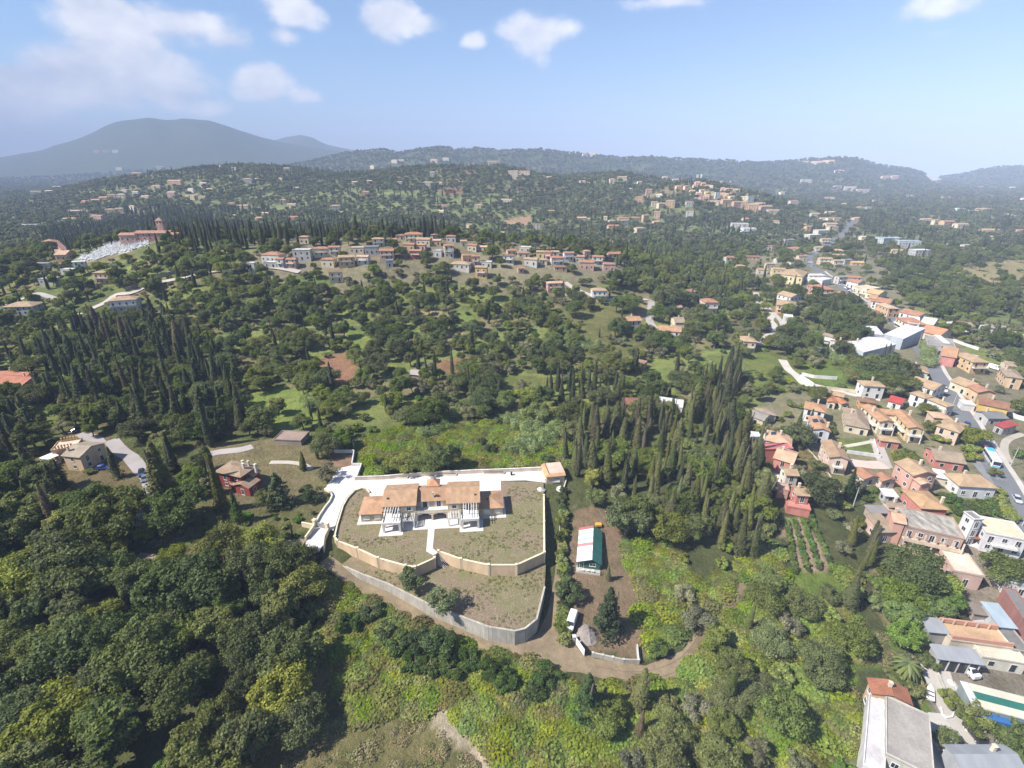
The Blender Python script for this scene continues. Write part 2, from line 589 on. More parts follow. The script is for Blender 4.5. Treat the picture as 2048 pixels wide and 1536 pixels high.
class MB:
 """collects faces, then makes one mesh with metre-scaled uvs"""

 def __init__(s):
  s.v, s.f, s.m = [], [], []

 def face(s, pts, mat=0):
  i = len(s.v)
  s.v += [tuple(p) for p in pts]
  s.f.append(list(range(i, i + len(pts))))
  s.m.append(mat)

 def box(s, x0, x1, y0, y1, z0, z1, mat=0, tr=None, skip=''):
  P = [(x0, y0, z0), (x1, y0, z0), (x1, y1, z0), (x0, y1, z0), (x0, y0, z1), (x1, y0, z1), (x1, y1, z1), (x0, y1, z1)]
  if tr is not None:
   P = [tuple(tr @ Vector(p)) for p in P]
  for nm, q in (('b', (3, 2, 1, 0)), ('t', (4, 5, 6, 7)), ('f', (0, 1, 5, 4)), ('r', (1, 2, 6, 5)), ('k', (2, 3, 7, 6)), ('l', (3, 0, 4, 7))):
   if nm not in skip:
    s.face([P[i] for i in q], mat)

 def bar(s, a, b, w, h, mat=0):
  """a box from a to b"""
  a, b = Vector(a), Vector(b)
  d = b - a
  L = d.length
  if L < 1e-6:
   return
  q = d.to_track_quat('X', 'Z').to_matrix().to_4x4()
  s.box(0, L, -w / 2, w / 2, -h / 2, h / 2, mat, Matrix.Translation(a) @ q)

 def prism(s, poly, z0, z1, mat=0, bottom=False):
  """poly: counter-clockwise (x, y); z0, z1 numbers or lists"""
  n = len(poly)
  a = sum(poly[i][0] * poly[(i + 1) % n][1] - poly[(i + 1) % n][0] * poly[i][1] for i in range(n))
  Z0 = list(z0) if hasattr(z0, '__len__') else [z0] * n
  Z1 = list(z1) if hasattr(z1, '__len__') else [z1] * n
  idx = list(range(n)) if a > 0 else list(range(n))[::-1]
  for k in range(n):
   i, j = idx[k], idx[(k + 1) % n]
   s.face([(*poly[i][:2], Z0[i]), (*poly[j][:2], Z0[j]), (*poly[j][:2], Z1[j]), (*poly[i][:2], Z1[i])], mat)
  s.face([(*poly[i][:2], Z1[i]) for i in idx], mat)
  if bottom:
   s.face([(*poly[i][:2], Z0[i]) for i in idx[::-1]], mat)

 def cyl(s, a, b, r0, r1, n=8, mat=0, cap=True):
  a, b = Vector(a), Vector(b)
  q = (b - a).to_track_quat('Z', 'Y')
  A, B = [], []
  for i in range(n):
   c = Vector((cos(2 * pi * i / n), sin(2 * pi * i / n), 0))
   A.append(a + q @ (c * r0))
   B.append(b + q @ (c * r1))
  for i in range(n):
   j = (i + 1) % n
   s.face([A[i], A[j], B[j], B[i]], mat)
  if cap:
   s.face(B, mat)
   s.face(A[::-1], mat)

 def mesh(s, name, mats, smooth=False):
  me = bpy.data.meshes.new(name)
  me.from_pydata(s.v, [], s.f)
  for m in mats:
   me.materials.append(MATS[m])
  me.polygons.foreach_set('material_index', s.m)
  uvl = me.uv_layers.new(name='UVMap')
  co = np.array(s.v, float)
  uvs = np.zeros((len(me.loops), 2))
  k = 0
  for f in s.f:
   p = co[f]
   nrm = np.cross(p[1] - p[0], p[2] - p[0])
   l = np.linalg.norm(nrm)
   nrm = nrm / l if l > 1e-9 else np.array([0, 0, 1.])
   t = np.array([-nrm[1], nrm[0], 0.])
   tl = np.linalg.norm(t)
   t = t / tl if tl > 1e-3 else np.array([1., 0, 0])
   bt = np.cross(nrm, t)
   uvs[k:k + len(f), 0] = p @ t
   uvs[k:k + len(f), 1] = p @ bt
   k += len(f)
  uvl.data.foreach_set('uv', uvs.ravel())
  if smooth:
   me.polygons.foreach_set('use_smooth', [True] * len(me.polygons))
  me.update()
  return me

 def build(s, name, mats, parent=None, color=None, loc=None, rz=None, smooth=False):
  if color is not None and mats != 'foliage':
   color = tuple(c * TONE for c in color)
  return obj(name, s.mesh(name, mats if isinstance(mats, (list, tuple)) else [mats], smooth), parent, color, loc, rz)

# ------------------------------------------------------------------ the ground
from mathutils.geometry import delaunay_2d_cdt

G_FLOOR = (.075, .085, .032)      # woodland floor
G_MEADOW = (.150, .190, .048)
G_BRAMBLE = (.14,.19,.03)
G_DRY = (.245, .205, .105)
G_BROWN = (.235, .135, .075)
G_SOIL = (.200, .145, .090)
G_PALE = (.36, .30, .22)
G_LAWN = (.115, .165, .040)
G_GARDEN = (.140, .155, .050)
G_YARD = (.26, .22, .165)
# places of the valley: outline in the picture, tint, how much of it trees may take, and which low growth covers it
PLACES = [
 ([(480, 590), (1130, 590), (1330, 640), (1500, 720), (1480, 830), (1140, 860), (700, 880), (500, 860), (470, 780), (430, 700)], (-1, 0, 0), .97, ''),
 ([(0, 440), (140, 436), (300, 438), (420, 430), (620, 425), (900, 440), (900, 470), (560, 470), (340, 465), (180, 490), (0, 520)], (.080, .112, .034), .42, ''),
 ([(500, 480), (760, 455), (1240, 480), (1260, 560), (1060, 600), (880, 560), (660, 590), (510, 560)], (.185, .165, .098), .42, ''),
 ([(1180, 1385), (1440, 1365), (1560, 1390), (1620, 1490), (1720, 1500), (1720, 1640), (1180, 1640)], (.12, .15, .04), .0, 'bramble'),
 ([(715, 885), (760, 862), (900, 850), (1010, 848), (1100, 850), (1140, 880), (1130, 935), (1085, 930), (715, 948)], (.135, .160, .024), .0, 'bramble'),
 ([(490, 800), (560, 768), (640, 790), (650, 840), (560, 872), (488, 862)], G_MEADOW, .05, ''),
 ([(636, 722), (688, 703), (722, 740), (692, 772), (640, 768)], G_BROWN, .02, ''),
 ([(690, 660), (752, 668), (764, 702), (690, 702)], G_MEADOW, .05, ''),
 ([(888, 664), (926, 662), (932, 690), (893, 702)], G_DRY, .02, ''),
 ([(868, 722), (942, 714), (934, 748), (880, 744)], G_BROWN, .02, ''),
 ([(915, 618), (957, 622), (950, 660), (912, 650)], G_MEADOW, .02, ''),
 ([(842, 622), (880, 612), (905, 640), (860, 645)], G_DRY, .1, ''),
 ([(1130, 605), (1230, 604), (1262, 640), (1232, 680), (1312, 690), (1252, 722), (1160, 724), (1140, 660)], (.135, .135, .045), .12, ''),
 ([(1255, 575), (1300, 590), (1298, 640), (1262, 640)], G_DRY, .1, ''),
 ([(1000, 745), (1112, 756), (1112, 782), (1020, 792)], (.12, .135, .04), .12, ''),
 ([(1290, 738), (1332, 725), (1340, 765), (1292, 772)], G_MEADOW, .05, ''),
 ([(1400, 712), (1562, 704), (1604, 765), (1566, 784), (1460, 765), (1400, 742)], (.115, .140, .036), .03, ''),
 ([(1600, 722), (1702, 716), (1700, 760), (1620, 770)], (.12, .155, .03), .05, ''),
 ([(1640, 690), (1700, 700), (1850, 690), (1868, 770), (1760, 760), (1690, 745)], (.095, .125, .034), .3, ''),
 ([(1640, 735), (1700, 750), (1702, 780), (1650, 770)], G_LAWN, 0, ''),
 ([(1440, 640), (1560, 640), (1560, 690), (1440, 690)], (.12, .115, .05), .4, ''),
 ([(1670, 880), (1742, 876), (1760, 914), (1692, 906)], (.115, .150, .040), 0, ''),
 ([(1640, 938), (1690, 940), (1705, 978), (1672, 985)], G_GARDEN, .0, ''),
 ([(1588, 893), (1616, 893), (1660, 960), (1694, 1012), (1640, 1010), (1610, 960)], (.165, .135, .055), .0, 'grass'),
 ([(1520, 790), (1700, 780), (2048, 850), (2048, 1060), (1900, 1080), (1740, 1020), (1700, 960), (1620, 900), (1530, 860)], (.20, .185, .105), .05, ''),
 ([(1670, 880), (1742, 876), (1760, 914), (1692, 906)], (.115, .150, .040), 0, ''),
 ([(1588, 893), (1616, 893), (1660, 960), (1694, 1012), (1640, 1010), (1610, 960)], (.165, .135, .055), .0, 'grass'),
 ([(1640, 938), (1690, 940), (1705, 978), (1672, 985)], G_GARDEN, .0, ''),
 ([(1560, 1040), (1602, 1028), (1668, 1135), (1600, 1150)], (.30, .235, .15), .0, ''),
 ([(1868, 992), (1990, 984), (2022, 1034), (1900, 1044)], (.125, .150, .045), .0, ''),
 ([(1715, 975), (1765, 970), (1768, 1008), (1720, 1012)], (.125, .150, .045), .0, ''),
 ([(1775, 1085), (1862, 1098), (1880, 1170), (1790, 1165)], (.115, .140, .048), .0, ''),
 ([(1860, 1090), (1940, 1060), (2048, 1100), (2048, 1250), (1900, 1200), (1870, 1150)], (.24, .205, .15), .05, ''),
 ([(1735, 1130), (1795, 1150), (1805, 1210), (1835, 1262), (1870, 1310), (1846, 1330), (1765, 1250)], (.20, .175, .09), .02, 'grass'),
 ([(1715, 1262), (1790, 1270), (1860, 1335), (1895, 1420), (1835, 1435), (1785, 1345), (1715, 1335)], (.105, .150, .035), .05, 'grass'),
 ([(1850, 1250), (2060, 1230), (2200, 1600), (1700, 1600), (1740, 1440), (1860, 1440), (1880, 1340)], (.22, .195, .15), .0, ''),
 ([(1950, 1350), (2100, 1350), (2100, 1400), (1960, 1400)], (.19, .165, .12), .0, ''),
 ([(1150, 1010), (1222, 1020), (1256, 1100), (1292, 1220), (1286, 1325), (1150, 1305), (1128, 1150)], (.185, .135, .080), .0, ''),
 ([(1240, 1085), (1332, 1088), (1402, 1170), (1392, 1235), (1300, 1310), (1284, 1200)], (.135, .190, .030), .0, 'bramble'),
 ([(1392, 1175), (1500, 1110), (1570, 1090), (1570, 1150), (1500, 1180), (1400, 1260)], (.09, .12, .03), .25, 'bramble'),
 ([(1400, 1270), (1480, 1180), (1560, 1140), (1700, 1140), (1720, 1330), (1560, 1380), (1360, 1350)], (.115, .160, .032), .5, 'bramble'),
 ([(1560, 1380), (1712, 1355), (1722, 1490), (1610, 1480)], (.14, .20, .03), .06, 'bramble'),
 ([(650, 1160), (740, 1180), (930, 1290), (1090, 1335), (1180, 1385), (1190, 1560), (980, 1600), (800, 1560), (640, 1330), (640, 1240)], (.135, .190, .030), .0, 'bramble'),
 ([(560, 1340), (650, 1300), (690, 1330), (640, 1400), (560, 1430)], (.185, .155, .065), .0, 'grass'),
 ([(440, 1620), (500, 1480), (690, 1440), (850, 1420), (905, 1455), (1010, 1560), (1040, 1640)], (.165, .150, .060), .0, 'grass'),
 ([(850, 1405), (895, 1405), (920, 1448), (955, 1468), (1012, 1536), (985, 1555), (915, 1490), (870, 1460)], (.42, .35, .245), .0, ''),
 ([(300, 1085), (400, 1050), (560, 1045), (612, 1060), (560, 1090), (330, 1118)], (.115, .130, .040), .05, 'grass'),
 ([(330, 1000), (540, 1000), (640, 930), (640, 1060), (520, 1060), (340, 1060)], (.130, .125, .052), .10, ''),
 ([(60, 930), (110, 880), (150, 850), (240, 880), (300, 960), (290, 1050), (190, 1090), (110, 960)], (.155, .125, .060), .04, ''),
 ([(60, 930), (120, 890), (110, 960), (140, 1000), (100, 985)], (.105, .135, .030), .0, ''),
 ([(190, 1000), (250, 990), (270, 1060), (200, 1080)], (.105, .135, .034), .0, ''),
 ([(390, 885), (560, 880), (700, 900), (690, 960), (520, 940), (400, 930)], (.165, .140, .070), .08, ''),
 ([(1910, 540), (1990, 520), (2060, 520), (2060, 575), (1980, 580), (1920, 556)], (.24, .205, .095), .02, ''),
 ([(1940, 620), (2060, 600), (2060, 650), (1960, 660)], (.13, .15, .05), .2, ''),
 ([(1000, 442), (1062, 430), (1060, 450), (1010, 455)], (.30, .20, .12), 0, ''),
 ([(860, 452), (1000, 446), (1000, 462), (880, 466)], (.11, .14, .04), .2, ''),
 ([(1370, 470), (1480, 478), (1480, 515), (1380, 500)], (.17, .12, .07), .6, ''),
 ([(880, 378), (925, 372), (925, 388), (885, 392)], (.20, .12, .07), .1, ''),
 ([(920, 330), (950, 325), (960, 345), (930, 350)], (.17, .13, .07), .2, ''),
 ([(1845, 351), (1866, 349), (1888, 362), (1868, 366)], (.46, .41, .34), 0, ''),
 ([(1600, 500), (1650, 478), (1710, 440), (1760, 520), (1800, 590), (1900, 680), (2060, 790), (2060, 960), (1940, 900), (1850, 790), (1720, 690), (1640, 600), (1560, 595), (1480, 560), (1500, 515)], (.185, .170, .105), .07, ''),
 ([(1690, 440), (1560, 460), (1500, 500), (1600, 540), (1720, 520)], (.16, .155, .08), .35, ''),
 ([(415, 895), (650, 890), (650, 1000), (560, 1015), (430, 1010)], (.165, .140, .070), .0, ''),
 ([(160, 515), (182, 510), (220, 492), (288, 480), (300, 490), (255, 502), (210, 515), (170, 522)], (.55, .53, .5), .0, ''),
 ([(1700, 480), (1840, 470), (1850, 520), (1740, 520)], (.13, .125, .075), .2, ''),
 ([(550, 555), (620, 545), (680, 560), (640, 585)], (.09, .12, .035), .4, ''),
 ([(0, 590), (180, 560), (330, 610), (330, 640), (200, 650), (0, 640)], (.10, .12, .038), .35, ''),
 ([(220, 632), (320, 612), (330, 622), (240, 648)], (.13, .15, .04), 0, ''),
]
VILLA_KEEP = [(600, 1080), (640, 1010), (700, 940), (700, 900), (730, 900), (740, 950), (1140, 925), (1150, 1000), (1130, 1300), (1030, 1300), (900, 1260), (700, 1150), (640, 1110)]


def lookup(P, Q):
 """tint, tree share and low growth at points of the picture"""
 n = P.size
 col = np.zeros((n, 3))
 ten = np.ones(n)
 veg = np.zeros(n, int)
 hit = np.zeros(n, bool)
 for poly, c, dn, vg in PLACES:
  xs = [p[0] for p in poly]
  ys = [p[1] for p in poly]
  box = (P > min(xs)) & (P < max(xs)) & (Q > min(ys)) & (Q < max(ys))
  if not box.any():
   continue
  ii = np.where(box)[0]
  k = ii[pip(P[ii], Q[ii], poly)]
  col[k] = c
  ten[k] = dn
  veg[k] = {'': 0, 'bramble': 1, 'grass': 2}[vg]
  hit[k] = True
 return col, ten, veg, hit


def growing(step, first, limit, g):
 r, a = [0.0], 0.0
 s = step
 while a < limit:
  if a > first:
   s *= g
  a += s
  r.append(a)
 return np.array(r)


def make_ground():
 xr = growing(1.3, 105, 12500, 1.017)
 xs = np.concatenate([-xr[:0:-1], xr])
 ys = 40 + growing(1.3, 135, 12000, 1.016)
 ys = np.concatenate([[-420, -200, -80, 0, 25], ys])
 XX, YY = np.meshgrid(xs, ys)
 ZZ = H(XX, YY)
 nx, ny = len(xs), len(ys)
 co = np.stack([XX.ravel(), YY.ravel(), ZZ.ravel()], 1)
 i = np.arange(nx * ny).reshape(ny, nx)
 quads = np.stack([i[:-1, :-1].ravel(), i[:-1, 1:].ravel(), i[1:, 1:].ravel(), i[1:, :-1].ravel()], 1)
 me = bpy.data.meshes.new('ground')
 me.vertices.add(len(co))
 me.vertices.foreach_set('co', co.ravel())
 me.loops.add(quads.size)
 me.loops.foreach_set('vertex_index', quads.ravel().astype(np.int32))
 me.polygons.add(len(quads))
 me.polygons.foreach_set('loop_start', np.arange(0, quads.size, 4, dtype=np.int32))
 me.polygons.foreach_set('use_smooth', np.ones(len(quads), bool))
 # tint
 x, y = co[:, 0], co[:, 1]
 P, Q, dep = proj(x, y, co[:, 2])
 jt = np.clip(1100 / dep, .4, 9)
 P = P + jt * wob(x, y, 9, 3, 4) * 1.2
 Q = Q + jt * wob(x, y, 9, 3, 13) * .8
 col, ten, veg, hit = lookup(P, Q)
 base = np.tile(np.array(G_FLOOR), (len(co), 1))
 n = wob(x, y, 150, 4, 7) * .5 + wob(x, y, 620, 2, 15) * .5
 far = np.clip((y - 430) / 350, 0, 1)[:, None]
 g2 = np.where((n > .22)[:, None], np.array((.145, .165, .062)), np.where((n > .06)[:, None], np.array((.110, .130, .050)), np.array((.070, .088, .034))))
 g2 = np.where((n < -.42)[:, None], np.array((.175, .150, .080)), g2)
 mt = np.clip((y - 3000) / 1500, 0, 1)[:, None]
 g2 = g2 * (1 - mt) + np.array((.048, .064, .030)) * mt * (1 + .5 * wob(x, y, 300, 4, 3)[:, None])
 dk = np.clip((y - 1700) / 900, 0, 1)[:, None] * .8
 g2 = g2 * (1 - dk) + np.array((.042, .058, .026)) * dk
 base = base * (1 - far) + g2 * far
 # clearings of the valley: grass, scrub and dry patches
 v = wob(x, y, 52, 3, 6)
 va = np.clip((y - 150) / 40, 0, 1) * np.clip((560 - y) / 80, 0, 1)
 vc = np.where((v < -.16)[:, None], np.array((.165, .190, .056)), np.where((v > .36)[:, None], np.array((.185, .160, .080)), np.array((.105, .125, .042))))
 va = va[:, None]
 base = base * (1 - va) + vc * va
 col = np.where((hit & (col[:, 0] >= 0))[:, None], col, base)
 col = np.concatenate([np.clip(col, .005, 1), np.ones((len(co), 1))], 1)
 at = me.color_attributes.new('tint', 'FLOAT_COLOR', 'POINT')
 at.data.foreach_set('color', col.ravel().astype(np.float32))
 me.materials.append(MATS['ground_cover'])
 me.update()
 me.validate()
 tag(obj('ground', me), kind='structure')


make_ground()


def smooth_line(pts, step):
 P = [Vector(p) for p in pts]
 out = []
 n = len(P)
 for i in range(n - 1):
  p0, p1, p2, p3 = P[max(i - 1, 0)], P[i], P[i + 1], P[min(i + 2, n - 1)]
  k = max(2, int((p2 - p1).length / step))
  for j in range(k):
   t = j / k
   out.append(.5 * ((2 * p1) + (p2 - p0) * t + (2 * p0 - 5 * p1 + 4 * p2 - p3) * t * t + (3 * p1 - p0 - 3 * p2 + p3) * t ** 3))
 out.append(P[-1])
 return out


LINES = []      # (world points, half width): trees keep off


def strip(name, pts, width, mat, color, lift=.10, step=2.5, offset=0.0, world=False, keep=True, thick=.35):
 W = [Vector(p) for p in pts] if world else [gp(*p) for p in pts]
 S = smooth_line([(p[0], p[1], 0) for p in W], step)
 mb = MB()
 rows = []
 ws = width if hasattr(width, '__len__') else None
 for i, p in enumerate(S):
  d = (S[min(i + 1, len(S) - 1)] - S[max(i - 1, 0)])
  d.normalize()
  nrm = Vector((-d.y, d.x, 0))
  w = width if ws is None else ws[0] + (ws[1] - ws[0]) * i / (len(S) - 1)
  hw = w / 2 * (1 + .03 * sin(i * 1.7))
  row = []
  zc = [float(H(*(p + nrm * (offset + hw * k)).xy)) for k in (-1, -.5, 0, .5, 1)]
  for k, z in zip((-1, -.5, 0, .5, 1), zc):
   q = p + nrm * (offset + hw * k)
   row.append((q.x, q.y, max(z, (max(zc) + z) / 2) + lift))
  rows.append(row)
 for a, b in zip(rows[:-1], rows[1:]):
  for k in range(4):
   mb.face([a[k], b[k], b[k + 1], a[k + 1]][::-1])
  mb.face([a[0], b[0], (b[0][0], b[0][1], b[0][2] - thick), (a[0][0], a[0][1], a[0][2] - thick)])
  mb.face([b[4], a[4], (a[4][0], a[4][1], a[4][2] - thick), (b[4][0], b[4][1], b[4][2] - thick)])
 if keep:
  LINES.append((np.array([(p.x, p.y) for p in S]), (max(width) if ws else width) / 2 + abs(offset)))
 return tag(mb.build(name, mat, None, color), kind='structure')


def drape(name, poly, mat, color, lift=.08, grid=2.5, world=False, flat=None, thick=.4):
 """a sheet with a soft outline lying on the ground (or level at height flat)"""
 W = [Vector(p) for p in poly] if world else ([gp(*p) for p in poly] if flat is None else [pz(p[0], p[1], flat) for p in poly])
 V = [Vector((p[0], p[1])) for p in W]
 dense = []
 for a, b in zip(V, V[1:] + V[:1]):
  k = max(1, int((b - a).length / grid))
  dense += [a + (b - a) * (j / k) for j in range(k)]
 n = len(dense)
 pts = list(dense)
 if flat is None:
  P = [(p.x, p.y) for p in dense]
  x0, x1 = min(p[0] for p in P), max(p[0] for p in P)
  y0, y1 = min(p[1] for p in P), max(p[1] for p in P)
  gx, gy = np.meshgrid(np.arange(x0 + .7, x1, grid), np.arange(y0 + .7, y1, grid))
  ins = pip(gx.ravel(), gy.ravel(), P)
  pts += [Vector((float(a), float(b))) for a, b in zip(gx.ravel()[ins], gy.ravel()[ins])]
 r = delaunay_2d_cdt(pts, [(i, (i + 1) % n) for i in range(n)], [list(range(n))], 2, 1e-4)
 mb = MB()
 zs = [(flat if flat is not None else float(H(v.x, v.y)) + lift) for v in r[0]]
 mb.v = [(v.x, v.y, z) for v, z in zip(r[0], zs)]
 mb.f = [list(f) if (r[0][f[1]] - r[0][f[0]]).cross(r[0][f[2]] - r[0][f[0]]) > 0 else list(f)[::-1] for f in r[2]]
 mb.m = [0] * len(mb.f)
 for a, b in zip(dense, dense[1:] + dense[:1]):
  za = flat if flat is not None else float(H(a.x, a.y)) + lift
  zb = flat if flat is not None else float(H(b.x, b.y)) + lift
  mb.face([(a.x, a.y, za), (a.x, a.y, za - thick), (b.x, b.y, zb - thick), (b.x, b.y, zb)])
 return tag(mb.build(name, mat, None, color), kind='structure')


ASPH = (.165, .17, .18)
CONC = (.46, .43, .40)
ROAD = [(2130, 1160), (2040, 1020), (2003, 955), (1965, 893), (1935, 845), (1905, 800), (1875, 752), (1845, 705), (1812, 668), (1780, 636), (1745, 615), (1712, 596), (1672, 566), (1640, 543), (1620, 527), (1622, 512), (1645, 497), (1668, 482), (1688, 466), (1697, 450), (1712, 438)]
strip('road', ROAD, (6.6, 6.6), 'paving', ASPH, lift=.12, step=4)
strip('pavement', ROAD[:14], 1.6, 'paving', (.50, .46, .42), lift=.24, step=4, offset=-4.2, keep=False)
strip('road', [(1978, 905), (1962, 925), (1985, 955), (2008, 985)], 5, 'paving', (.23, .235, .24), lift=.08, keep=False)
strip('road', [(1990, 940), (2048, 975), (2100, 1000)], 6, 'paving', (.24, .24, .245), lift=.07)
strip('road', [(150, 632), (211, 605), (232, 590), (262, 587), (299, 571), (350, 560), (400, 548), (455, 541), (520, 535), (600, 545)], 5, 'paving', (.46, .40, .36), lift=.15)
strip('road', [(0, 612), (40, 600), (72, 588), (110, 598)], 4, 'paving', (.40, .37, .35), lift=.15)
strip('road', [(1296, 600), (1304, 606), (1300, 625), (1300, 645), (1312, 660), (1318, 672)], 5.2, 'paving', (.40, .36, .34), lift=.12)
strip('road', [(1130, 565), (1150, 578), (1180, 590), (1215, 600), (1296, 600)], 4, 'paving', (.50, .45, .41), lift=.15)
strip('road', [(1512, 585), (1520, 610), (1548, 628), (1540, 640), (1553, 662), (1535, 672), (1515, 690)], 4.2, 'paving', (.50, .45, .40), lift=.12)
strip('path', [(1535, 615), (1560, 640), (1575, 670), (1640, 685), (1690, 690)], 3, 'paving', (.44, .40, .36), lift=.12)
strip('path', [(1565, 720), (1578, 740), (1594, 752), (1612, 770), (1640, 778)], 4.2, 'paving', (.56, .51, .45), lift=.12)
strip('path', [(1640, 695), (1632, 710), (1626, 722)], 2.2, 'paving', (.55, .50, .44), lift=.12)
strip('path', [(1600, 765), (1630, 770), (1690, 786), (1760, 800)], 2.6, 'paving', (.58, .53, .47), lift=.12)
strip('path', [(1752, 880), (1760, 905), (1772, 935)], 4, 'paving', (.44, .385, .35), lift=.12)
strip('path', [(1690, 893), (1715, 889), (1745, 883)], 1.8, 'paving', (.55, .50, .40), lift=.12)
strip('path', [(1770, 930), (1740, 930), (1700, 925)], 5, 'paving', (.60, .47, .40), lift=.12)
strip('path', [(2046, 868), (2015, 880), (2008, 900), (2018, 925)], 2.4, 'paving', (.42, .38, .32), lift=.12)
strip('path', [(1868, 1330), (1880, 1370), (1905, 1420), (1925, 1450), (1960, 1480)], 5.5, 'paving', (.44, .41, .37), lift=.12)
drape('yard', [(1855, 1425), (1905, 1430), (1930, 1470), (1905, 1500), (1960, 1560), (1850, 1600), (1855, 1500)], 'paving', (.46, .43, .39), lift=.14)
strip('driveway', [(222, 880), (245, 905), (262, 915), (282, 940), (298, 955), (302, 985), (295, 1010), (290, 1050)], 4.6, 'paving', (.36, .325, .31), lift=.12)
drape('driveway', [(150, 872), (172, 862), (205, 874), (214, 884), (190, 890)], 'paving', (.36, .325, .31), lift=.16)
drape('driveway', [(315, 1040), (345, 1012), (358, 1024), (352, 1045), (322, 1058)], 'paving', (.36, .325, .31), lift=.14)
strip('path', [(405, 912), (440, 904), (480, 900), (505, 893)], 4, 'paving', (.40, .36, .34), lift=.12)
strip('path', [(540, 925), (580, 925), (608, 930), (622, 940)], 2, 'paving', (.48, .43, .36), lift=.12)
strip('dirt_track', [(270, 1118), (330, 1126), (400, 1122), (470, 1104), (540, 1094), (608, 1090)], 4, 'dirt', (.30, .235, .19), lift=.10)
strip('dirt_track', [(650, 1120), (690, 1150), (760, 1190), (850, 1238), (930, 1278), (980, 1300)], 3.4, 'dirt', (.25, .19, .12), lift=.10)
drape('dirt_track', [(925, 1262), (1000, 1286), (1035, 1288), (1075, 1268), (1095, 1225), (1110, 1150), (1118, 1060), (1128, 1060), (1125, 1180), (1128, 1282), (1160, 1300), (1190, 1318), (1290, 1332), (1370, 1300), (1405, 1262), (1425, 1275),
      (1395, 1335), (1340, 1368), (1260, 1372), (1160, 1345), (1090, 1342), (1020, 1325), (960, 1300)], 'dirt', (.245, .185, .118), lift=.09, grid=2)
strip('dirt_track', [(1380, 1310), (1412, 1262), (1450, 1212), (1490, 1172), (1530, 1158)], 3.4, 'dirt', (.185, .138, .082), lift=.11)
for off in (-.95, .95):
 strip('wheel_rut', [(1190, 1338), (1260, 1350), (1320, 1342), (1368, 1318), (1405, 1268), (1445, 1215), (1485, 1174), (1520, 1160)], .7, 'dirt', (.25, .19, .12), lift=.15, offset=off, keep=False, step=1.5)

_r = LINES[0][0]
for k in (5.0, 10.0, 15.0, 21.0, 28.0, 36.0):
 q = _r[_r[:, 1] > 190]
 d = np.hypot(q[:, 0], q[:, 1])[:, None]
 LINES.append((q * (1 - k / d), 3.2))

# ------------------------------------------------------------------ windows, doors, walls
_CACHE = {}


def cached(key, fn):
 if key not in _CACHE:
  _CACHE[key] = fn()
 return _CACHE[key]


def window_mesh(w, h, shutter=None, closed=False):
 """frame, sill and shutters of a window centred on x = 0, its sill at z = 0, standing out of a wall at y = 0 towards -y"""
 def mk():
  mb = MB()
  f = .09
  mb.box(-w / 2 - f, -w / 2, -.07, .05, 0, h, 0)
  mb.box(w / 2, w / 2 + f, -.07, .05, 0, h, 0)
  mb.box(-w / 2 - f, w / 2 + f, -.07, .05, h, h + f, 0)
  mb.box(-w / 2 - f - .06, w / 2 + f + .06, -.14, .05, -.09, 0, 0)
  mb.box(-.025, .025, -.05, .02, 0, h, 0)
  if shutter:
   if closed:
    mb.box(-w / 2, w / 2, -.06, .0, 0, h, 1)
   else:
    sw = w / 2
    mb.box(-w / 2 - f - sw, -w / 2 - f - .01, -.085, .015, -.02, h + .03, 1)
    mb.box(w / 2 + f + .01, w / 2 + f + sw, -.085, .015, -.02, h + .03, 1)
  return mb.mesh('window', ['white_frame', shutter or 'white_frame'])
 return cached(('win', w, h, shutter, closed), mk)


def pane_mesh(w, h):
 def mk():
  mb = MB()
  mb.box(-w / 2, -.026, -.02, .012, 0.01, h, 0)
  mb.box(.026, w / 2, -.02, .012, 0.01, h, 0)
  return mb.mesh('pane', ['glass'])
 return cached(('pane', w, h), mk)


def far_window_mesh(w, h, shutter=None):
 """window and glass in one, for houses where they show as a few pixels"""
 def mk():
  mb = MB()
  f = .1
  mb.box(-w / 2 - f, w / 2 + f, -.05, .05, -f, h + f, 0)
  mb.box(-w / 2, w / 2, -.075, .0, 0, h, 1)
  if shutter:
   mb.box(-w - f, -w / 2 - f - .01, -.09, .0, 0, h, 2)
   mb.box(w / 2 + f + .01, w + f, -.09, .0, 0, h, 2)
  return mb.mesh('window', ['white_frame', 'glass', shutter or 'white_frame'])
 return cached(('fwin', w, h, shutter), mk)


def put_window(parent, x, y, z, w=1.0, h=1.3, rz=0.0, shutter=None, closed=False, fine=False, name='window'):
 if fine:
  o = obj(name, window_mesh(w, h, shutter, closed), parent, loc=(x, y, z), rz=rz)
  if not closed:
   obj('pane', pane_mesh(w, h), o)
  return o
 return obj(name, far_window_mesh(w, h, shutter), parent, loc=(x, y, z), rz=rz)


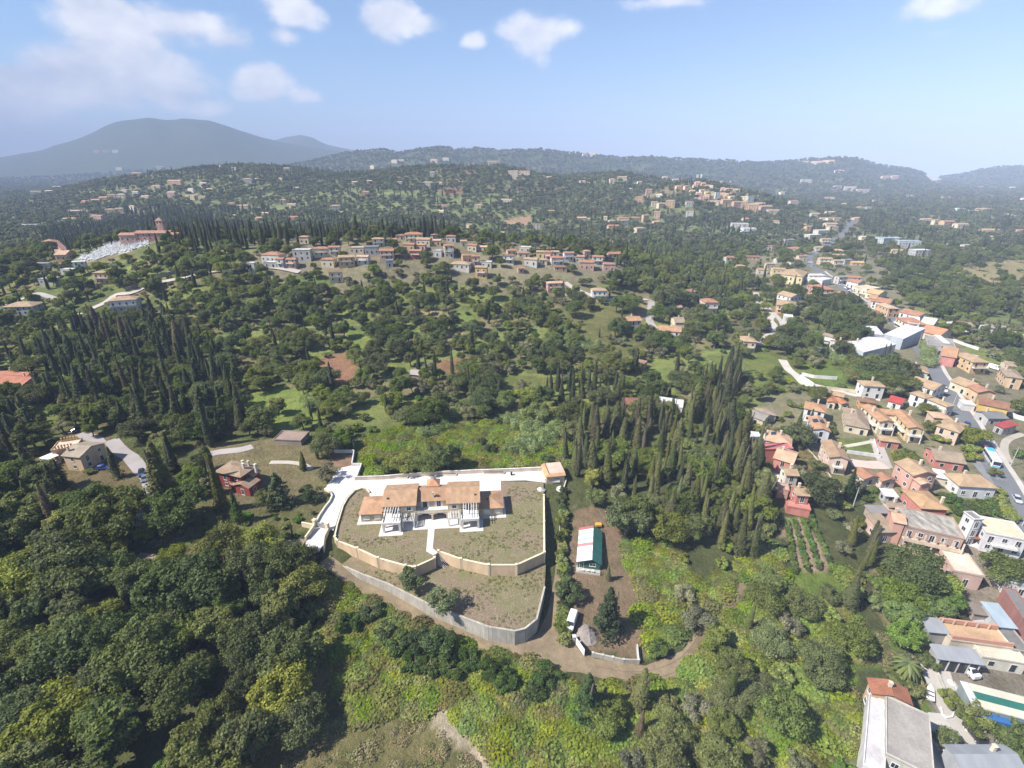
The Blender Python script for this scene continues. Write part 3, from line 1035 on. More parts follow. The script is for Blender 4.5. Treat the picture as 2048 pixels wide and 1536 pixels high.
def wall_run(name, label, cat, pts, thick, ztop, mat, color, pillar_mat=None, pcolor=None, every=None, cap=None, capcolor=None, pil=.5, under=1.0, group=None, pil_up=.25, bottom=None, closed=False):
 """a free-standing or retaining wall along world points: one panel, one coping and pillars per bay"""
 root = empty(name, (pts[0][0], pts[0][1], float(H(pts[0][0], pts[0][1]))))
 tag(root, label, cat, group)
 o = root.location.copy()
 P = [Vector((p[0], p[1])) for p in pts]
 zt = ztop if hasattr(ztop, '__len__') else [ztop] * len(P)
 bays = []
 for a, b, za, zb in zip(P, P[1:], zt, zt[1:]):
  k = max(1, round((b - a).length / every)) if every else 1
  for j in range(k):
   bays.append((a + (b - a) * (j / k), a + (b - a) * ((j + 1) / k), za + (zb - za) * j / k, za + (zb - za) * (j + 1) / k))
 for a, b, za, zb in bays:
  d = (b - a)
  L = d.length
  d.normalize()
  n = Vector((-d.y, d.x)) * (thick / 2)
  poly = [a + n, a - n, b - n, b + n]
  poly = [(p.x - o.x, p.y - o.y) for p in poly]
  gz = [min(float(H(*a)), float(H(*b))) - under] * 4 if bottom is None else [bottom] * 4
  mb = MB()
  mb.prism(poly, [g - o.z for g in gz], [za - o.z, za - o.z, zb - o.z, zb - o.z])
  mb.build('panel', mat, root, color)
  if cap:
   n2 = n * (1 + cap / thick * 2)
   e = d * .02
   poly = [(p.x - o.x, p.y - o.y) for p in (a + n2 + e, a - n2 + e, b - n2 - e, b + n2 - e)]
   mb = MB()
   mb.prism(poly, [za - o.z + .003, za - o.z + .003, zb - o.z + .003, zb - o.z + .003], [za - o.z + .1, za - o.z + .1, zb - o.z + .1, zb - o.z + .1], bottom=True)
   mb.build('coping', mat, root, capcolor or color)
 if pillar_mat:
  ends = [(b[0], b[2]) for b in bays] + [(bays[-1][1], bays[-1][3])]
  for p, z in ends:
   g = float(H(*p)) - under if bottom is None else bottom
   mb = MB()
   h = pil / 2
   mb.box(-h, h, -h, h, g - o.z, z + pil_up - o.z)
   mb.box(-h - .07, h + .07, -h - .07, h + .07, z + pil_up - o.z + .002, z + pil_up + .1 - o.z)
   mb.build('pillar', pillar_mat, root, pcolor or color, loc=(p.x - o.x, p.y - o.y, 0))
 return root


# ------------------------------------------------------------------ the villa on its terraces
U, LO = 7.2, 4.1
PEACH = (.66, .485, .315)
CREAM = (.76, .64, .45)
PAVE = (.64, .60, .57)


def lz(x, y, z):
 return pz(*px('l', x, y), z)


def kz(x, y, z):
 return pz(*px('k', x, y), z)


lawn_px = [(540, 378), (522, 356), (495, 352), (450, 368), (405, 415), (380, 460), (345, 575), (330, 645), (345, 668), (465, 714), (590, 772), (755, 818), (812, 826), (930, 772), (944, 742), (954, 730), (1090, 778), (1256, 814), (1424, 814), (1592, 738), (1588, 310), (1330, 305)]
lawn = [lz(x, y, U + .25) for x, y in lawn_px]
mb = MB()
mb.prism([(p.x, p.y) for p in lawn], 0.0, U)
tag(mb.build('terrace_lawn', 'patchy_turf'), kind='structure')
low_px = [(345, 792), (420, 832), (480, 862), (650, 927), (800, 1002), (900, 1052), (1020, 1097), (1256, 1187), (1416, 1212), (1476, 1197), (1546, 1140), (1594, 945)]
low = [lz(x, y, LO + .2) for x, y in low_px]
mb = MB()
mb.prism([(p.x, p.y) for p in low] + [(lawn[19].x + .5, lawn[19].y), (lawn[12].x, lawn[12].y + 6), (lawn[7].x - .5, lawn[7].y + .5)], -3.0, LO)
tag(mb.build('terrace_lawn', 'patchy_turf'), kind='structure')

ti = [7, 8, 9, 10, 11, 12, 13]
wall_run('retaining_wall', 'long peach retaining wall with pillars left of the garden steps', 'wall', [lawn[i] for i in ti], .36, [U + .32] * 7, 'plaster', PEACH, 'plaster', CREAM, every=13, cap=.07, capcolor=CREAM, pil=.55)
wall_run('retaining_wall', 'peach retaining wall with pillars turning the corner right of the garden steps', 'wall', [lawn[i] for i in (15, 16, 17, 18, 19)] + [lz(1589, 395, U + .3)], .36, U + .32, 'plaster', PEACH, 'plaster', CREAM, every=14, cap=.07, capcolor=CREAM, pil=.55)
wall_run('parapet', 'low cream parapet curving along the driveway side of the lawn', 'wall', [lawn[i] for i in (7, 6, 5, 4, 3, 2, 1, 0)], .3, U + .5, 'plaster', CREAM, cap=.05, capcolor=(.72, .66, .50), bottom=U - 2.5)
wall_run('retaining_wall', 'grey board-marked concrete retaining wall around the lower terrace', 'wall', low, .4, [LO - .3, LO, LO + .2] + [LO + .3] * 9, 'board_concrete', None, every=7.5, cap=.02, under=1.2)

# stairs between the two walls
st_a, st_b = lz(945, 738, U), lz(1012, 818, LO)
root = tag(empty('stairs', (st_a.x, st_a.y, U)), 'dark stone steps leading down between the two peach walls', 'stairs')
d = Vector((st_b.x - st_a.x, st_b.y - st_a.y))
run = d.length
d.normalize()
ns = 11
q = atan2(d.y, d.x)
for i in range(ns):
 mb = MB()
 mb.box(run * i / ns, run * (i + 1) / ns - .02, -1.25, 1.05, -3.4, -(i + 1) * (U - LO) / (ns + .5))
 mb.box(run * i / ns - .03, run * i / ns + .16, -1.27, 1.07, -(i + 1) * (U - LO) / (ns + .5) + .003, -(i + 1) * (U - LO) / (ns + .5) + .035, 1)
 mb.build('step', ['grey_concrete', 'dark_wood'], root, rz=q)


def sheet(name, pts, z, mat, color):
 mb = MB()
 mb.prism([(p[0], p[1]) for p in pts], z - .35, z)
 return tag(mb.build(name, mat, None, color), kind='structure')


drv_px = [(350, 232), (490, 200), (474, 270), (448, 302), (620, 288), (930, 268), (1350, 252), (1592, 236), (1602, 316), (1480, 302), (1330, 306), (1332, 378), (1200, 380), (1100, 420), (700, 440), (600, 402), (542, 408), (536, 366), (520, 349), (494, 344), (446, 360), (398, 408), (372, 455), (338, 560), (322, 600), (290, 592),
   (215, 572), (240, 510), (272, 470), (300, 425), (312, 395), (300, 372), (268, 357)]
sheet('driveway', [lz(x, y, U + .05) for x, y in drv_px], U + .05, 'paving', (.68, .64, .62))
sheet('driveway', [lz(x, y, U - .15) for x, y in [(214, 578), (286, 598), (258, 690), (232, 730), (150, 690), (190, 620)]], U - .15, 'paving', (.60, .57, .56))
sheet('path', [kz(x, y, U + .04) for x, y in [(1005, 805), (985, 1035), (1055, 1078), (1105, 1050), (1052, 1005), (1072, 805)]], U + .05, 'paving', PAVE)
wall_run('boundary_wall', 'white wall behind the villa between the driveway and the bramble field', 'wall', [lz(x, y, U + 1.5) for x, y in [(448, 280), (620, 275), (760, 262), (930, 250), (1200, 238), (1350, 233), (1585, 222)]], .3, U + 1.4, 'plaster', (.70, .58, .48), cap=.04, capcolor=(.82, .78, .72), every=12, bottom=4)
wall_run('boundary_wall', 'short white wall around the bare yard beside the bright round tree', 'wall', [lz(x, y, U + 1.3) for x, y in [(325, 118), (445, 120), (432, 200), (490, 200), (462, 275)]], .3, U + 1.3, 'plaster', (.78, .74, .70), bottom=4)
sheet('yard', [lz(x, y, U + .03) for x, y in [(325, 150), (436, 150), (436, 215), (350, 230), (300, 215)]], U + .02, 'dirt', (.22, .14, .09))
wall_run('boundary_wall', 'cream wall along the left edge of the driveway', 'wall', [lz(x, y, U + .7) for x, y in [(268, 352), (300, 368), (314, 392), (300, 425), (270, 462), (238, 510), (210, 560)]], .35, U + .7, 'plaster', (.74, .66, .52), cap=.05, bottom=3)
for i, (a, b) in enumerate([((638, 286), (768, 288)), ((932, 270), (1062, 272)), ((1225, 262), (1352, 262))]):
 A, B = lz(*a, U + .4), lz(*b, U + .4)
 r = tag(empty('planter', (A.x, A.y, U + .05), atan2(B.y - A.y, B.x - A.x)), ['low planter bed by the driveway wall behind the left block of the villa', 'low planter bed by the driveway wall behind the middle of the villa', 'low planter bed by the driveway wall towards the garage'][i], 'planter', None)
 L = (B - A).length
 mb = MB()
 for x0, x1, y0, y1 in ((0, L, 0, .18), (0, L, 1.12, 1.3), (0, .18, .182, 1.118), (L - .18, L, .182, 1.118)):
  mb.box(x0, x1, y0, y1, 0, .5)
 mb.build('kerb', 'plaster', r, (.66, .58, .48))
 mb = MB()
 mb.box(.182, L - .182, .182, 1.118, 0, .42)
 mb.build('soil', 'dirt', r, (.12, .09, .06))

# gate: two piers, a beam with the plaque-like lintel and the white leaf
ga, gb = lz(212, 575, U), lz(288, 596, U)
r = tag(empty('gate', (ga.x, ga.y, U)), 'cream gate piers with a sliding gate at the foot of the driveway', 'gate')
rz = atan2(gb.y - ga.y, gb.x - ga.x)
L = (gb - ga).length
for x in (0, L):
 mb = MB()
 mb.box(x - .45, x + .45, -.45, .45, -2, 2.0)
 mb.box(x - .55, x + .55, -.55, .55, 2.002, 2.2)
 mb.build('pier', 'plaster', r, CREAM, rz=rz)
mb = MB()
for i in range(int(L / .14)):
 mb.box(.5 + i * .14, .5 + i * .14 + .04, -.03, .03, .12, 1.3)
mb.box(.45, L - .45, -.04, .04, .05, .118)
mb.box(.45, L - .45, -.04, .04, 1.302, 1.38)
mb.build('gate_leaf', 'paint', r, (.55, .52, .46), rz=rz)
wall_run('boundary_wall', 'stepped cream wall flanking the entrance outside the gate', 'wall', [lz(x, y, U + 1.2) for x, y in [(205, 572), (178, 605), (150, 640)]], .35, [U + 1.3, U + 1.1, U + .9], 'plaster', CREAM, cap=.05, bottom=2)
wall_run('boundary_wall', 'cream wall reaching left from the gate pier', 'wall', [lz(x, y, U + 1.0) for x, y in [(205, 570), (130, 556)]], .35, U + 1.0, 'plaster', CREAM, cap=.05, bottom=3)
wall_run('boundary_wall', 'low pale wall right of the entrance outside the gate', 'wall', [lz(x, y, U + .3) for x, y in [(290, 598), (266, 640), (258, 695)]], .3, [U + .6, U + .4, U + .2], 'plaster', (.72, .64, .5), bottom=2)


def roof_faces(mb, x0, x1, y0, y1, z, rise, kind, mat=0, th=.14, ridge=None):
 """eaves rectangle at z; hip, gable (along x or y), shed, pyramid or flat"""
 xc, yc = (x0 + x1) / 2, (y0 + y1) / 2
 c = [(x0, y0, z), (x1, y0, z), (x1, y1, z), (x0, y1, z)]
 if kind == 'hip':
  if x1 - x0 >= y1 - y0:
   k = (y1 - y0) / 2
   a, b = (x0 + k, yc, z + rise), (x1 - k, yc, z + rise)
   F = [(c[0], c[1], b, a), (c[2], c[3], a, b), (c[1], c[2], b), (c[3], c[0], a)]
  else:
   k = (x1 - x0) / 2
   a, b = (xc, y0 + k, z + rise), (xc, y1 - k, z + rise)
   F = [(c[1], c[2], b, a), (c[3], c[0], a, b), (c[0], c[1], a), (c[2], c[3], b)]
 elif kind == 'gx':
  yr = yc if ridge is None else ridge
  a, b = (x0, yr, z + rise), (x1, yr, z + rise)
  F = [(c[0], c[1], b, a), (c[2], c[3], a, b)]
 elif kind == 'gy':
  a, b = (xc, y0, z + rise), (xc, y1, z + rise)
  F = [(c[1], c[2], b, a), (c[3], c[0], a, b)]
 elif kind == 'shed':
  F = [(c[0], c[1], (x1, y1, z + rise), (x0, y1, z + rise))]
 elif kind == 'shedx':
  F = [(c[0], (x1, y0, z + rise), (x1, y1, z + rise), c[3])]
 elif kind == 'hipl':
  k = (y1 - y0) / 2
  a, b = (x0 + k, yc, z + rise), (x1, yc, z + rise)
  F = [(c[0], c[1], b, a), (c[2], c[3], a, b), (c[3], c[0], a)]
 elif kind == 'hipr':
  k = (y1 - y0) / 2
  a, b = (x0, yc, z + rise), (x1 - k, yc, z + rise)
  F = [(c[0], c[1], b, a), (c[2], c[3], a, b), (c[1], c[2], b)]
 else:
  a = (xc, yc, z + rise)
  F = [(c[0], c[1], a), (c[1], c[2], a), (c[2], c[3], a), (c[3], c[0], a)]
 edges = {}
 for f in F:
  mb.face(f, mat)
  mb.face([(p[0], p[1], p[2] - th) for p in f[::-1]], mat)
  for i in range(len(f)):
   e = (f[i], f[(i + 1) % len(f)])
   if (e[1], e[0]) in edges:
    edges.pop((e[1], e[0]))
   else:
    edges[e] = 1
 for a, b in edges:
  mb.face([(a[0], a[1], a[2] - th), (b[0], b[1], b[2] - th), b, a], mat)


def gable_fill(mb, x0, x1, y0, y1, z, rise, kind, mat=0, o=.4):
 """wall triangles under a gable roof whose eaves overhang by o"""
 if kind == 'gx':
  yc = (y0 + y1) / 2
  r = rise * (1 - 0.0)
  for x, s in ((x0, 1), (x1, -1)):
   p = [(x, y0, z), (x, yc, z + r - .16), (x, y1, z)]
   mb.face(p[::-s] if s == 1 else p[::-1][::-1][::1], mat)
 elif kind == 'gy':
  xc = (x0 + x1) / 2
  for y, s in ((y0, 1), (y1, -1)):
   mb.face([(x0, y, z), (x1, y, z), (xc, y, z + rise - .16)], mat)


TILE_V = (.46, .29, .175)
VW = (.62, .50, .335)
villa = tag(empty('villa', (-23.3, 119.2, U), radians(4.5)), 'large cream two storey villa with orange tiled roofs and white terraces', 'villa')


def vbox(name, *b, mat='plaster', color=VW):
 mb = MB()
 mb.box(*b)
 return mb.build(name, mat, villa, color)


def vroof(*a, color=TILE_V, **k):
 mb = MB()
 roof_faces(mb, *a, **k)
 return mb.build('roof', 'roof_tile', villa, color)


for s in (-1, 1):
 X = (lambda a, b: (min(s * a, s * b), max(s * a, s * b)))
 x0, x1 = X(4.6, 13.7)
 mb = MB()
 mb.box(x0, x1, -.8, 9.2, 0, 6.0, skip='t')
 for x in (x0, x1):
  f = [(x, -.8, 6.0), (x, 9.2, 6.0), (x, 4.2, 7.62)]
  mb.face(f if x == x1 else f[::-1])
 mb.build('wall', 'plaster', villa, VW)
 vroof(x0 - .35, x1 + .35, -1.25, 9.65, 5.95, 1.85, 'gx')
 w0, w1 = X(13.72, 20.6)
 vbox('wall', w0, w1, .1, 8.0, 0, 3.0)
 vroof(w0 - (.45 if s < 0 else 0), w1 + (.45 if s > 0 else 0), -.35, 8.45, 2.95, 1.45, 'hipl' if s < 0 else 'hipr', color=(.47, .28, .165))
 for x in (15.9, 19.0):
  put_window(villa, s * x, .1, .9, 1.5, 1.2, shutter='white_frame', closed=True, fine=True)
 put_window(villa, s * 20.6, 4, .9, 1.2, 1.2, rz=s * pi / 2, shutter='white_frame', closed=True, fine=True)
 # porch with a roof terrace
 p0, p1 = X(8.5, 13.6)
 vbox('terrace_slab', p0, p1, -5.4, -.802, 2.75, 3.1, color=(.80, .77, .72))
 for x in (p0 + .3, p1 - .3):
  vbox('column', x - .3, x + .3, -5.35, -4.75, .08, 2.748, color=(.80, .74, .66))
 vbox('column', p0 + .02, p0 + .5, -3.2, -2.7, .08, 2.748, color=(.80, .74, .66))
 vbox('parapet', p0, p1, -5.4, -5.2, 3.102, 3.55, color=(.82, .80, .76))
 vbox('parapet', p0, p0 + .18, -5.198, -.82, 3.102, 3.5, color=(.82, .80, .76))
 vbox('parapet', p1 - .18, p1, -5.198, -.82, 3.102, 3.5, color=(.82, .80, .76))
 # dark pergola above the roof terrace
 for y in (-1.35, -3.2):
  vbox('pergola_beam', p0 - .1, p1 + .1, y - .1, y + .1, 5.5, 5.72, mat='dark_wood', color=None)
 for x in (p0 + .12, p1 - .12):
  vbox('pergola_post', x - .09, x + .09, -3.29, -3.11, 3.5, 5.498, mat='dark_wood', color=None)
  vbox('pergola_beam', x - .06, x + .06, -3.098, -1.452, 5.52, 5.7, mat='dark_wood', color=None)
 for i in range(6):
  x = p0 + .7 + i * (p1 - p0 - 1.4) / 5
  vbox('pergola_rafter', x - .06, x + .06, -5.0, -1.0, 5.723, 5.86, mat='paint', color=(.78, .76, .72))
 # white slatted pergola between the porch and the arcade
 g0, g1 = X(4.75, 8.3)
 vbox('pergola_beam', g0, g1, -3.9, -3.65, 2.55, 2.85, color=(.80, .76, .68))
 for x in (g0 + .2, g1 - .2):
  vbox('pergola_post', x - .17, x + .17, -3.95, -3.6, .08, 2.548, color=(.80, .76, .68))
 for i in range(8):
  x = g0 + .2 + i * (g1 - g0 - .4) / 7
  vbox('slat', x - .08, x + .08, -3.9, -.82, 2.853, 3.03, color=(.82, .78, .70))
 put_window(villa, s * 6.5, -.8, 4.0, 1.1, 1.15, shutter='white_frame', fine=True)
 put_window(villa, s * 10.6, -.8, 3.15, 1.5, 2.1, shutter='white_frame', fine=True, name='door')
 put_window(villa, s * 6.5, -.8, .1, 2.0, 2.2, shutter='white_frame', fine=True, name='door')
 put_window(villa, s * 11.0, -.8, .1, 2.2, 2.2, fine=True, name='door')
 for y in (2.2, 6.2):
  put_window(villa, s * 13.7, y, 4.2, .9, 1.0, rz=s * pi / 2, shutter='white_frame', fine=True)
 # roof of the back entrance
 b0, b1 = X(4.9, 8.6)
 vbox('wall', b0, b1, 9.2, 10.6, 0, 4.9)
 vroof(b0 - .3, b1 + .3, 9.1, 11.0, 4.95, .85, 'gx', color=(.54, .29, .16))
 cx = s * 12.6
 vbox('vent', cx - .25, cx + .25, 1.1, 1.5, 6.6, 7.25, color=(.16, .10, .07))
# middle block with balcony and arcade
mb = MB()
mb.box(-4.598, 4.598, 1.6, 8.8, 0, 5.5)
mb.build('wall', 'plaster', villa, VW)
vroof(-4.6, 4.6, 1.15, 9.3, 5.42, 1.75, 'gx', color=(.43, .26, .16))
vbox('balcony', -4.597, 4.597, -.75, 1.598, 2.72, 3.05, color=(.82, .77, .70))
vbox('balcony_parapet', -4.597, 4.597, -.75, -.55, 3.052, 3.7, color=(.78, .66, .48))
mb = MB()
arch = []
for a0, a1 in ((-4.1, -.25), (.25, 4.1)):
 n = 12
 for i in range(n):
  xa, xb = a0 + (a1 - a0) * i / n, a0 + (a1 - a0) * (i + 1) / n
  za, zb = (1.75 + .7 * sqrt(max(0, 1 - ((x - (a0 + a1) / 2) / ((a1 - a0) / 2)) ** 2)) for x in (xa, xb))
  mb.face([(xa, -.7, za), (xb, -.7, zb), (xb, -.7, 2.718), (xa, -.7, 2.718)])
  mb.face([(xb, -.35, zb), (xa, -.35, za), (xa, -.35, 2.718), (xb, -.35, 2.718)])
  mb.face([(xa, -.35, za), (xb, -.35, zb), (xb, -.7, zb), (xa, -.7, za)])
for a0, a1 in ((-4.597, -4.1), (-.25, .25), (4.1, 4.597)):
 mb.box(a0, a1, -.7, -.35, .06, 2.718)
mb.build('arcade', 'plaster', villa, (.74, .58, .38))
for x in (-2.1, 1.9):
 put_window(villa, x, 1.6, 3.12, 1.15, 2.0, shutter='white_frame', fine=True, name='door')
for x in (-2.2, 2.2):
 put_window(villa, x, 1.6, .1, 1.9, 2.1, fine=True, name='door')
vbox('stair_tower', -1.6, 1.6, 7.2, 10.2, 0, 6.7)
vroof(-2.0, 2.0, 6.8, 10.6, 6.7, 1.5, 'pyr', color=(.56, .29, .17))
for nm, b, c in (('chimney', (.1, .6, 2.2, 2.75, 5.9, 7.4), (.80, .66, .42)), ('chimney_cap', (0.02, .68, 2.12, 2.83, 7.402, 7.52), (.5, .36, .24)), ('vent', (1.3, 1.85, 2.3, 2.75, 6.0, 6.7), (.18, .11, .08)), ('vent', (-14.6, -14.2, 3, 3.4, 3.6, 4.9), (.18, .11, .08))):
 vbox(nm, *b, color=c)
vbox('vent', 15.9, 16.4, 2.6, 3.0, 3.3, 4.2, color=(.18, .11, .08))
for b in ((-21.7, -13.7, -1.1, .098), (13.7, 21.6, -1.1, .098), (-14.6, -8.0, -6.6, -.8), (8.0, 14.7, -6.6, -.8), (-8.0, 8.0, -4.6, 1.6), (-21.7, -20.6, .1, 8.2), (20.6, 21.6, .1, 8.2)):
 vbox('paving', *b, -.1, .055, mat='paving', color=(.64, .60, .57))

# garage
g = [lz(1602, 284, U + 2.7), lz(1722, 272, U + 2.7), lz(1580, 205, U + 2.7)]
ax = Vector((g[1].x - g[0].x, g[1].y - g[0].y))
GW = ax.length
GD = max(5.0, (Vector((g[2].x - g[0].x, g[2].y - g[0].y))).length * .95)
r = tag(empty('garage', (g[0].x, g[0].y, U), atan2(ax.y, ax.x)), 'small garage with a pink flat roof and tiled skirt at the end of the driveway', 'garage')
mb = MB()
mb.box(.3, GW - .3, .3, GD - .3, -2, 2.6)
mb.build('wall', 'plaster', r, (.62, .48, .34))
mb = MB()
mb.box(1.2, GW - .02, 1.0, GD, 2.602, 3.15)
mb.build('roof_deck', 'roof_deck', r, (.72, .50, .40))
mb = MB()
for f in ([(0, 0, 2.6), (GW, 0, 2.6), (GW, 1.05, 3.2), (1.25, 1.05, 3.2)], [(0, GD, 2.6), (0, 0, 2.6), (1.25, 1.05, 3.2), (1.25, GD, 3.2)]):
 mb.face(f)
 mb.face([(p[0], p[1], p[2] - .15) for p in f[::-1]])
mb.build('roof', 'roof_tile', r, (.60, .34, .18))
mb = MB()
mb.box(1.2, 1.32, 1.06, GD, 3.21, 3.4)
mb.build('gutter', 'paint', r, (.12, .09, .08))
put_window(r, GW * .55, .3, 1.2, 1.6, .6, fine=True)
p = lz(1640, 328, U - 1)
r = tag(empty('pipe_stack', (p.x, p.y, float(H(p.x, p.y)) + .05)), 'stack of dark plastic pipes lying in front of the garage', 'pipes')
for i in range(9):
 mb = MB()
 k, lv = (i, 0) if i < 4 else ((i - 4, 1) if i < 7 else (i - 7, 2))
 y = (k - 1.5 + lv * .5) * .34
 mb.cyl((-2.4 + .1 * (i % 3), y, .2 + lv * .3 + .3), (2.4, y, .2 + lv * .3 + .3), .17, .17, 8)
 mb.build('pipe', 'paint', r, (.06, .06, .065) if i % 4 else (.5, .5, .5), smooth=False)


def heap_mesh(r, h, seed, n=9, m=22, jag=.16):
 rg = np.random.default_rng(seed)
 mb = MB()
 rows = []
 for i in range(n + 1):
  t = i / n
  rows.append([(cos(2 * pi * j / m) * r * t * (1 + jag * (rg.random() - .5)), sin(2 * pi * j / m) * r * t * (1 + jag * (rg.random() - .5)), (h * (1 - t) ** 1.1 - .25 * t + (rg.random() - .5) * jag * h * .6 * (t < .98)) if t > 0 else h) for j in range(m)])
 for a, b in zip(rows, rows[1:]):
  for j in range(m):
   k = (j + 1) % m
   mb.face([a[j], b[j], b[k], a[k]])
 return mb


def heap(name, label, cat, p, r, h, mat, color, seed, group=None):
 o = heap_mesh(r, h, seed).build(name, mat, None, color, loc=(p[0], p[1], float(H(p[0], p[1])) + .05))
 return tag(o, label, cat, group)


o = heap('gravel_heap', 'small white heap of gravel on the lawn corner near the garage', 'heap', (0, 0), 1.5, .9, 'dirt', (.72, .69, .64), 3)
p = lz(1570, 358, U)
o.location = (p.x, p.y, U + .02)
p = lz(1690, 358, U - 1)
heap('rubble_heap', 'white rubble and sacks dumped beside the wall below the garage', 'heap', p, 1.7, .9, 'dirt', (.70, .68, .65), 4)
wall_run('boundary_wall', 'low grey wall running downhill from the garage', 'wall', [gp(*px('l', x, y), .7) for x, y in [(1726, 292), (1708, 350), (1682, 440)]], .35, [float(H(*gp(*px('l', x, y), .7).xy)) + .8 for x, y in [(1726, 292), (1708, 350), (1682, 440)]], 'grey_concrete', None)
kp = [gp(*px('l', x, y)) for x, y in [(1688, 460), (1684, 600), (1692, 760), (1690, 900), (1682, 1060), (1660, 1200)]]
wall_run('kerb', 'thin pale concrete kerb running downhill between the terraces and the hedge', 'kerb', kp, .25, [float(H(p.x, p.y)) + .3 for p in kp], 'plaster', (.46, .40, .33), every=6)
p = lz(1394, 272, U)
r = tag(empty('litter_bin', (p.x, p.y, U + .05)), 'black wheeled bin standing on the white driveway near the garage', 'bin')
mb = MB()
mb.box(-.3, .3, -.35, .35, .12, 1.0)
mb.build('body', 'paint', r, (.03, .03, .035))
mb = MB()
mb.box(-.33, .33, -.38, .38, 1.002, 1.1)
mb.build('lid', 'paint', r, (.04, .04, .045))

# ------------------------------------------------------------------ the yard with the striped hut
def rz3(c, pts, h):
 return [gp(*px(c, *p), h) for p in pts]


hb = rz3('r', [(462, 1402), (632, 1420)], 3.0)
hk = rz3('r', [(484, 1128)], 3.0)[0]
A = Vector((hb[0].x, hb[0].y))
B = Vector((hb[1].x, hb[1].y))
ax = (B - A)
HW = 6.6
yd = Vector((hk.x, hk.y)) - A
HL = 14.0
ang = atan2(yd.y, yd.x) - pi / 2
zb = min(float(H(A.x, A.y)), float(H(B.x, B.y)))
r = tag(empty('hut', (A.x, A.y, zb), ang), 'long green hut with a striped corrugated roof in the dirt yard', 'hut')
GREEN = (.035, .135, .095)
mb = MB()
xr = HW * .62
mb.box(.35, HW - .35, .8, HL - .3, .3, 2.9, skip='t')
for y, s in ((.8, 1), (HL - .3, -1)):
 f = [(.35, y, 2.9), (HW - .35, y, 2.9), (xr, y, 4.05)]
 mb.face(f if s == 1 else f[::-1])
mb.build('wall', 'plaster', r, GREEN)
mb = MB()
mb.box(.1, HW - .1, -.9, HL, -1.5, .3)
mb.build('plinth', 'plaster', r, (.45, .42, .38))
stripes = [(.72, .72, .76), (.70, .66, .72), (.50, .60, .56), (.76, .75, .77), (.74, .70, .75), (.52, .24, .24), (.76, .75, .78), (.40, .50, .49), (.74, .73, .76), (.46, .57, .52), (.70, .72, .74), (.45, .15, .14)]
pw = HL / len(stripes)
for i, c in enumerate(stripes):
 mb = MB()
 f = [(0, i * pw, 2.85), (xr, i * pw, 4.25), (xr, (i + 1) * pw - .015, 4.25), (0, (i + 1) * pw - .015, 2.85)]
 dz = .03 * (i % 2)
 f = [(p[0], p[1], p[2] + dz) for p in f]
 mb.face(f)
 mb.face([(p[0], p[1], p[2] - .05) for p in f[::-1]])
 mb.build('roof_panel', 'sheet_metal', r, c)
for i in range(7):
 mb = MB()
 w = HL / 7
 f = [(xr, i * w, 4.25), (HW + .1, i * w, 2.7), (HW + .1, (i + 1) * w - .015, 2.7), (xr, (i + 1) * w - .015, 4.25)]
 f = [(p[0] + .01, p[1], p[2] + .025 * (i % 2)) for p in f]
 mb.face(f)
 mb.face([(p[0], p[1], p[2] - .05) for p in f[::-1]])
 mb.build('roof_panel', 'sheet_metal', r, (.045, .15, .125))
put_window(r, HW * .66, .8, 1.3, 1.5, .95, fine=True)
put_window(r, HW * .22, .8, .35, .95, 2.0, fine=True, name='door')
put_window(r, HW - .35, 5, 1.3, 1.3, .9, rz=pi / 2, fine=True)
for i in range(3):
 mb = MB()
 mb.box(1.6 + i * 1.3, 2.2 + i * 1.3, -.6, -.1, .302, .75 + .1 * i)
 mb.build('porch_bench', 'paint', r, (.72, .71, .68))
mb = MB()
for i in range(12):
 x = .3 + i * (HW - .6) / 11
 mb.box(x - .03, x + .03, -.88, -.82, .302, 1.1)
mb.box(.2, HW - .2, -.9, -.8, 1.102, 1.18)
mb.build('porch_rail', 'paint', r, (.62, .58, .50))
p = gp(*px('r', 640, 1120))
r = tag(empty('cart', p), 'small yellow cart parked behind the striped hut', 'cart')
for nm, b, c in (('tray', (-.9, .9, -.6, .6, .5, 1.1), (.62, .33, .06)), ('handle', (.9, 1.9, -.05, .05, .6, .7), (.12, .1, .08)), ('axle', (-.1, .1, -.75, .75, .3, .4), (.05, .05, .05))):
 mb = MB()
 mb.box(*b)
 mb.build(nm, 'paint', r, c)
for s in (-1, 1):
 mb = MB()
 mb.cyl((0, s * .7, .35), (0, s * .85, .35), .35, .35, 12)
 mb.build('wheel', 'rubber', r)
p = gp(*px('l', 1852, 1230))
heap('gravel_heap', 'grey cone of gravel beside the white van', 'heap', p, 3.0, 2.6, 'dirt', (.27, .235, .21), 8)
# block wall with stepped top, its return and the open white gate leaf
fw = [gp(*px('q', x, y), 1.0) for x, y in [(560, 846), (680, 872), (745, 886), (835, 888)]]
zt = [float(H(p.x, p.y)) + 1.2 for p in fw]
wall_run('boundary_wall', 'pale block wall with stepped top along the front of the dirt yard', 'wall', fw, .3, zt, 'board_concrete', None, 'plaster', (.50, .48, .44), every=2.6, cap=.03, pil=.4, pil_up=.1)
fr = [gp(*px('q', x, y), 1.0) for x, y in [(835, 888), (826, 795)]]
wall_run('boundary_wall', 'short white wall returning uphill from the right end of the yard wall', 'wall', fr, .3, [float(H(p.x, p.y)) + 1.3 for p in fr], 'plaster', (.56, .55, .52), every=3)
a, b = gp(*px('q', 458, 790)), gp(*px('q', 478, 822))
r = tag(empty('gate_leaf', a, atan2(b.y - a.y, b.x - a.x)), 'white sheet metal gate leaf standing open below the van', 'gate')
mb = MB()
mb.box(0, 3.4, -.04, .04, .15, 2.0)
mb.build('sheet', 'paint', r, (.80, .79, .77))
mb = MB()
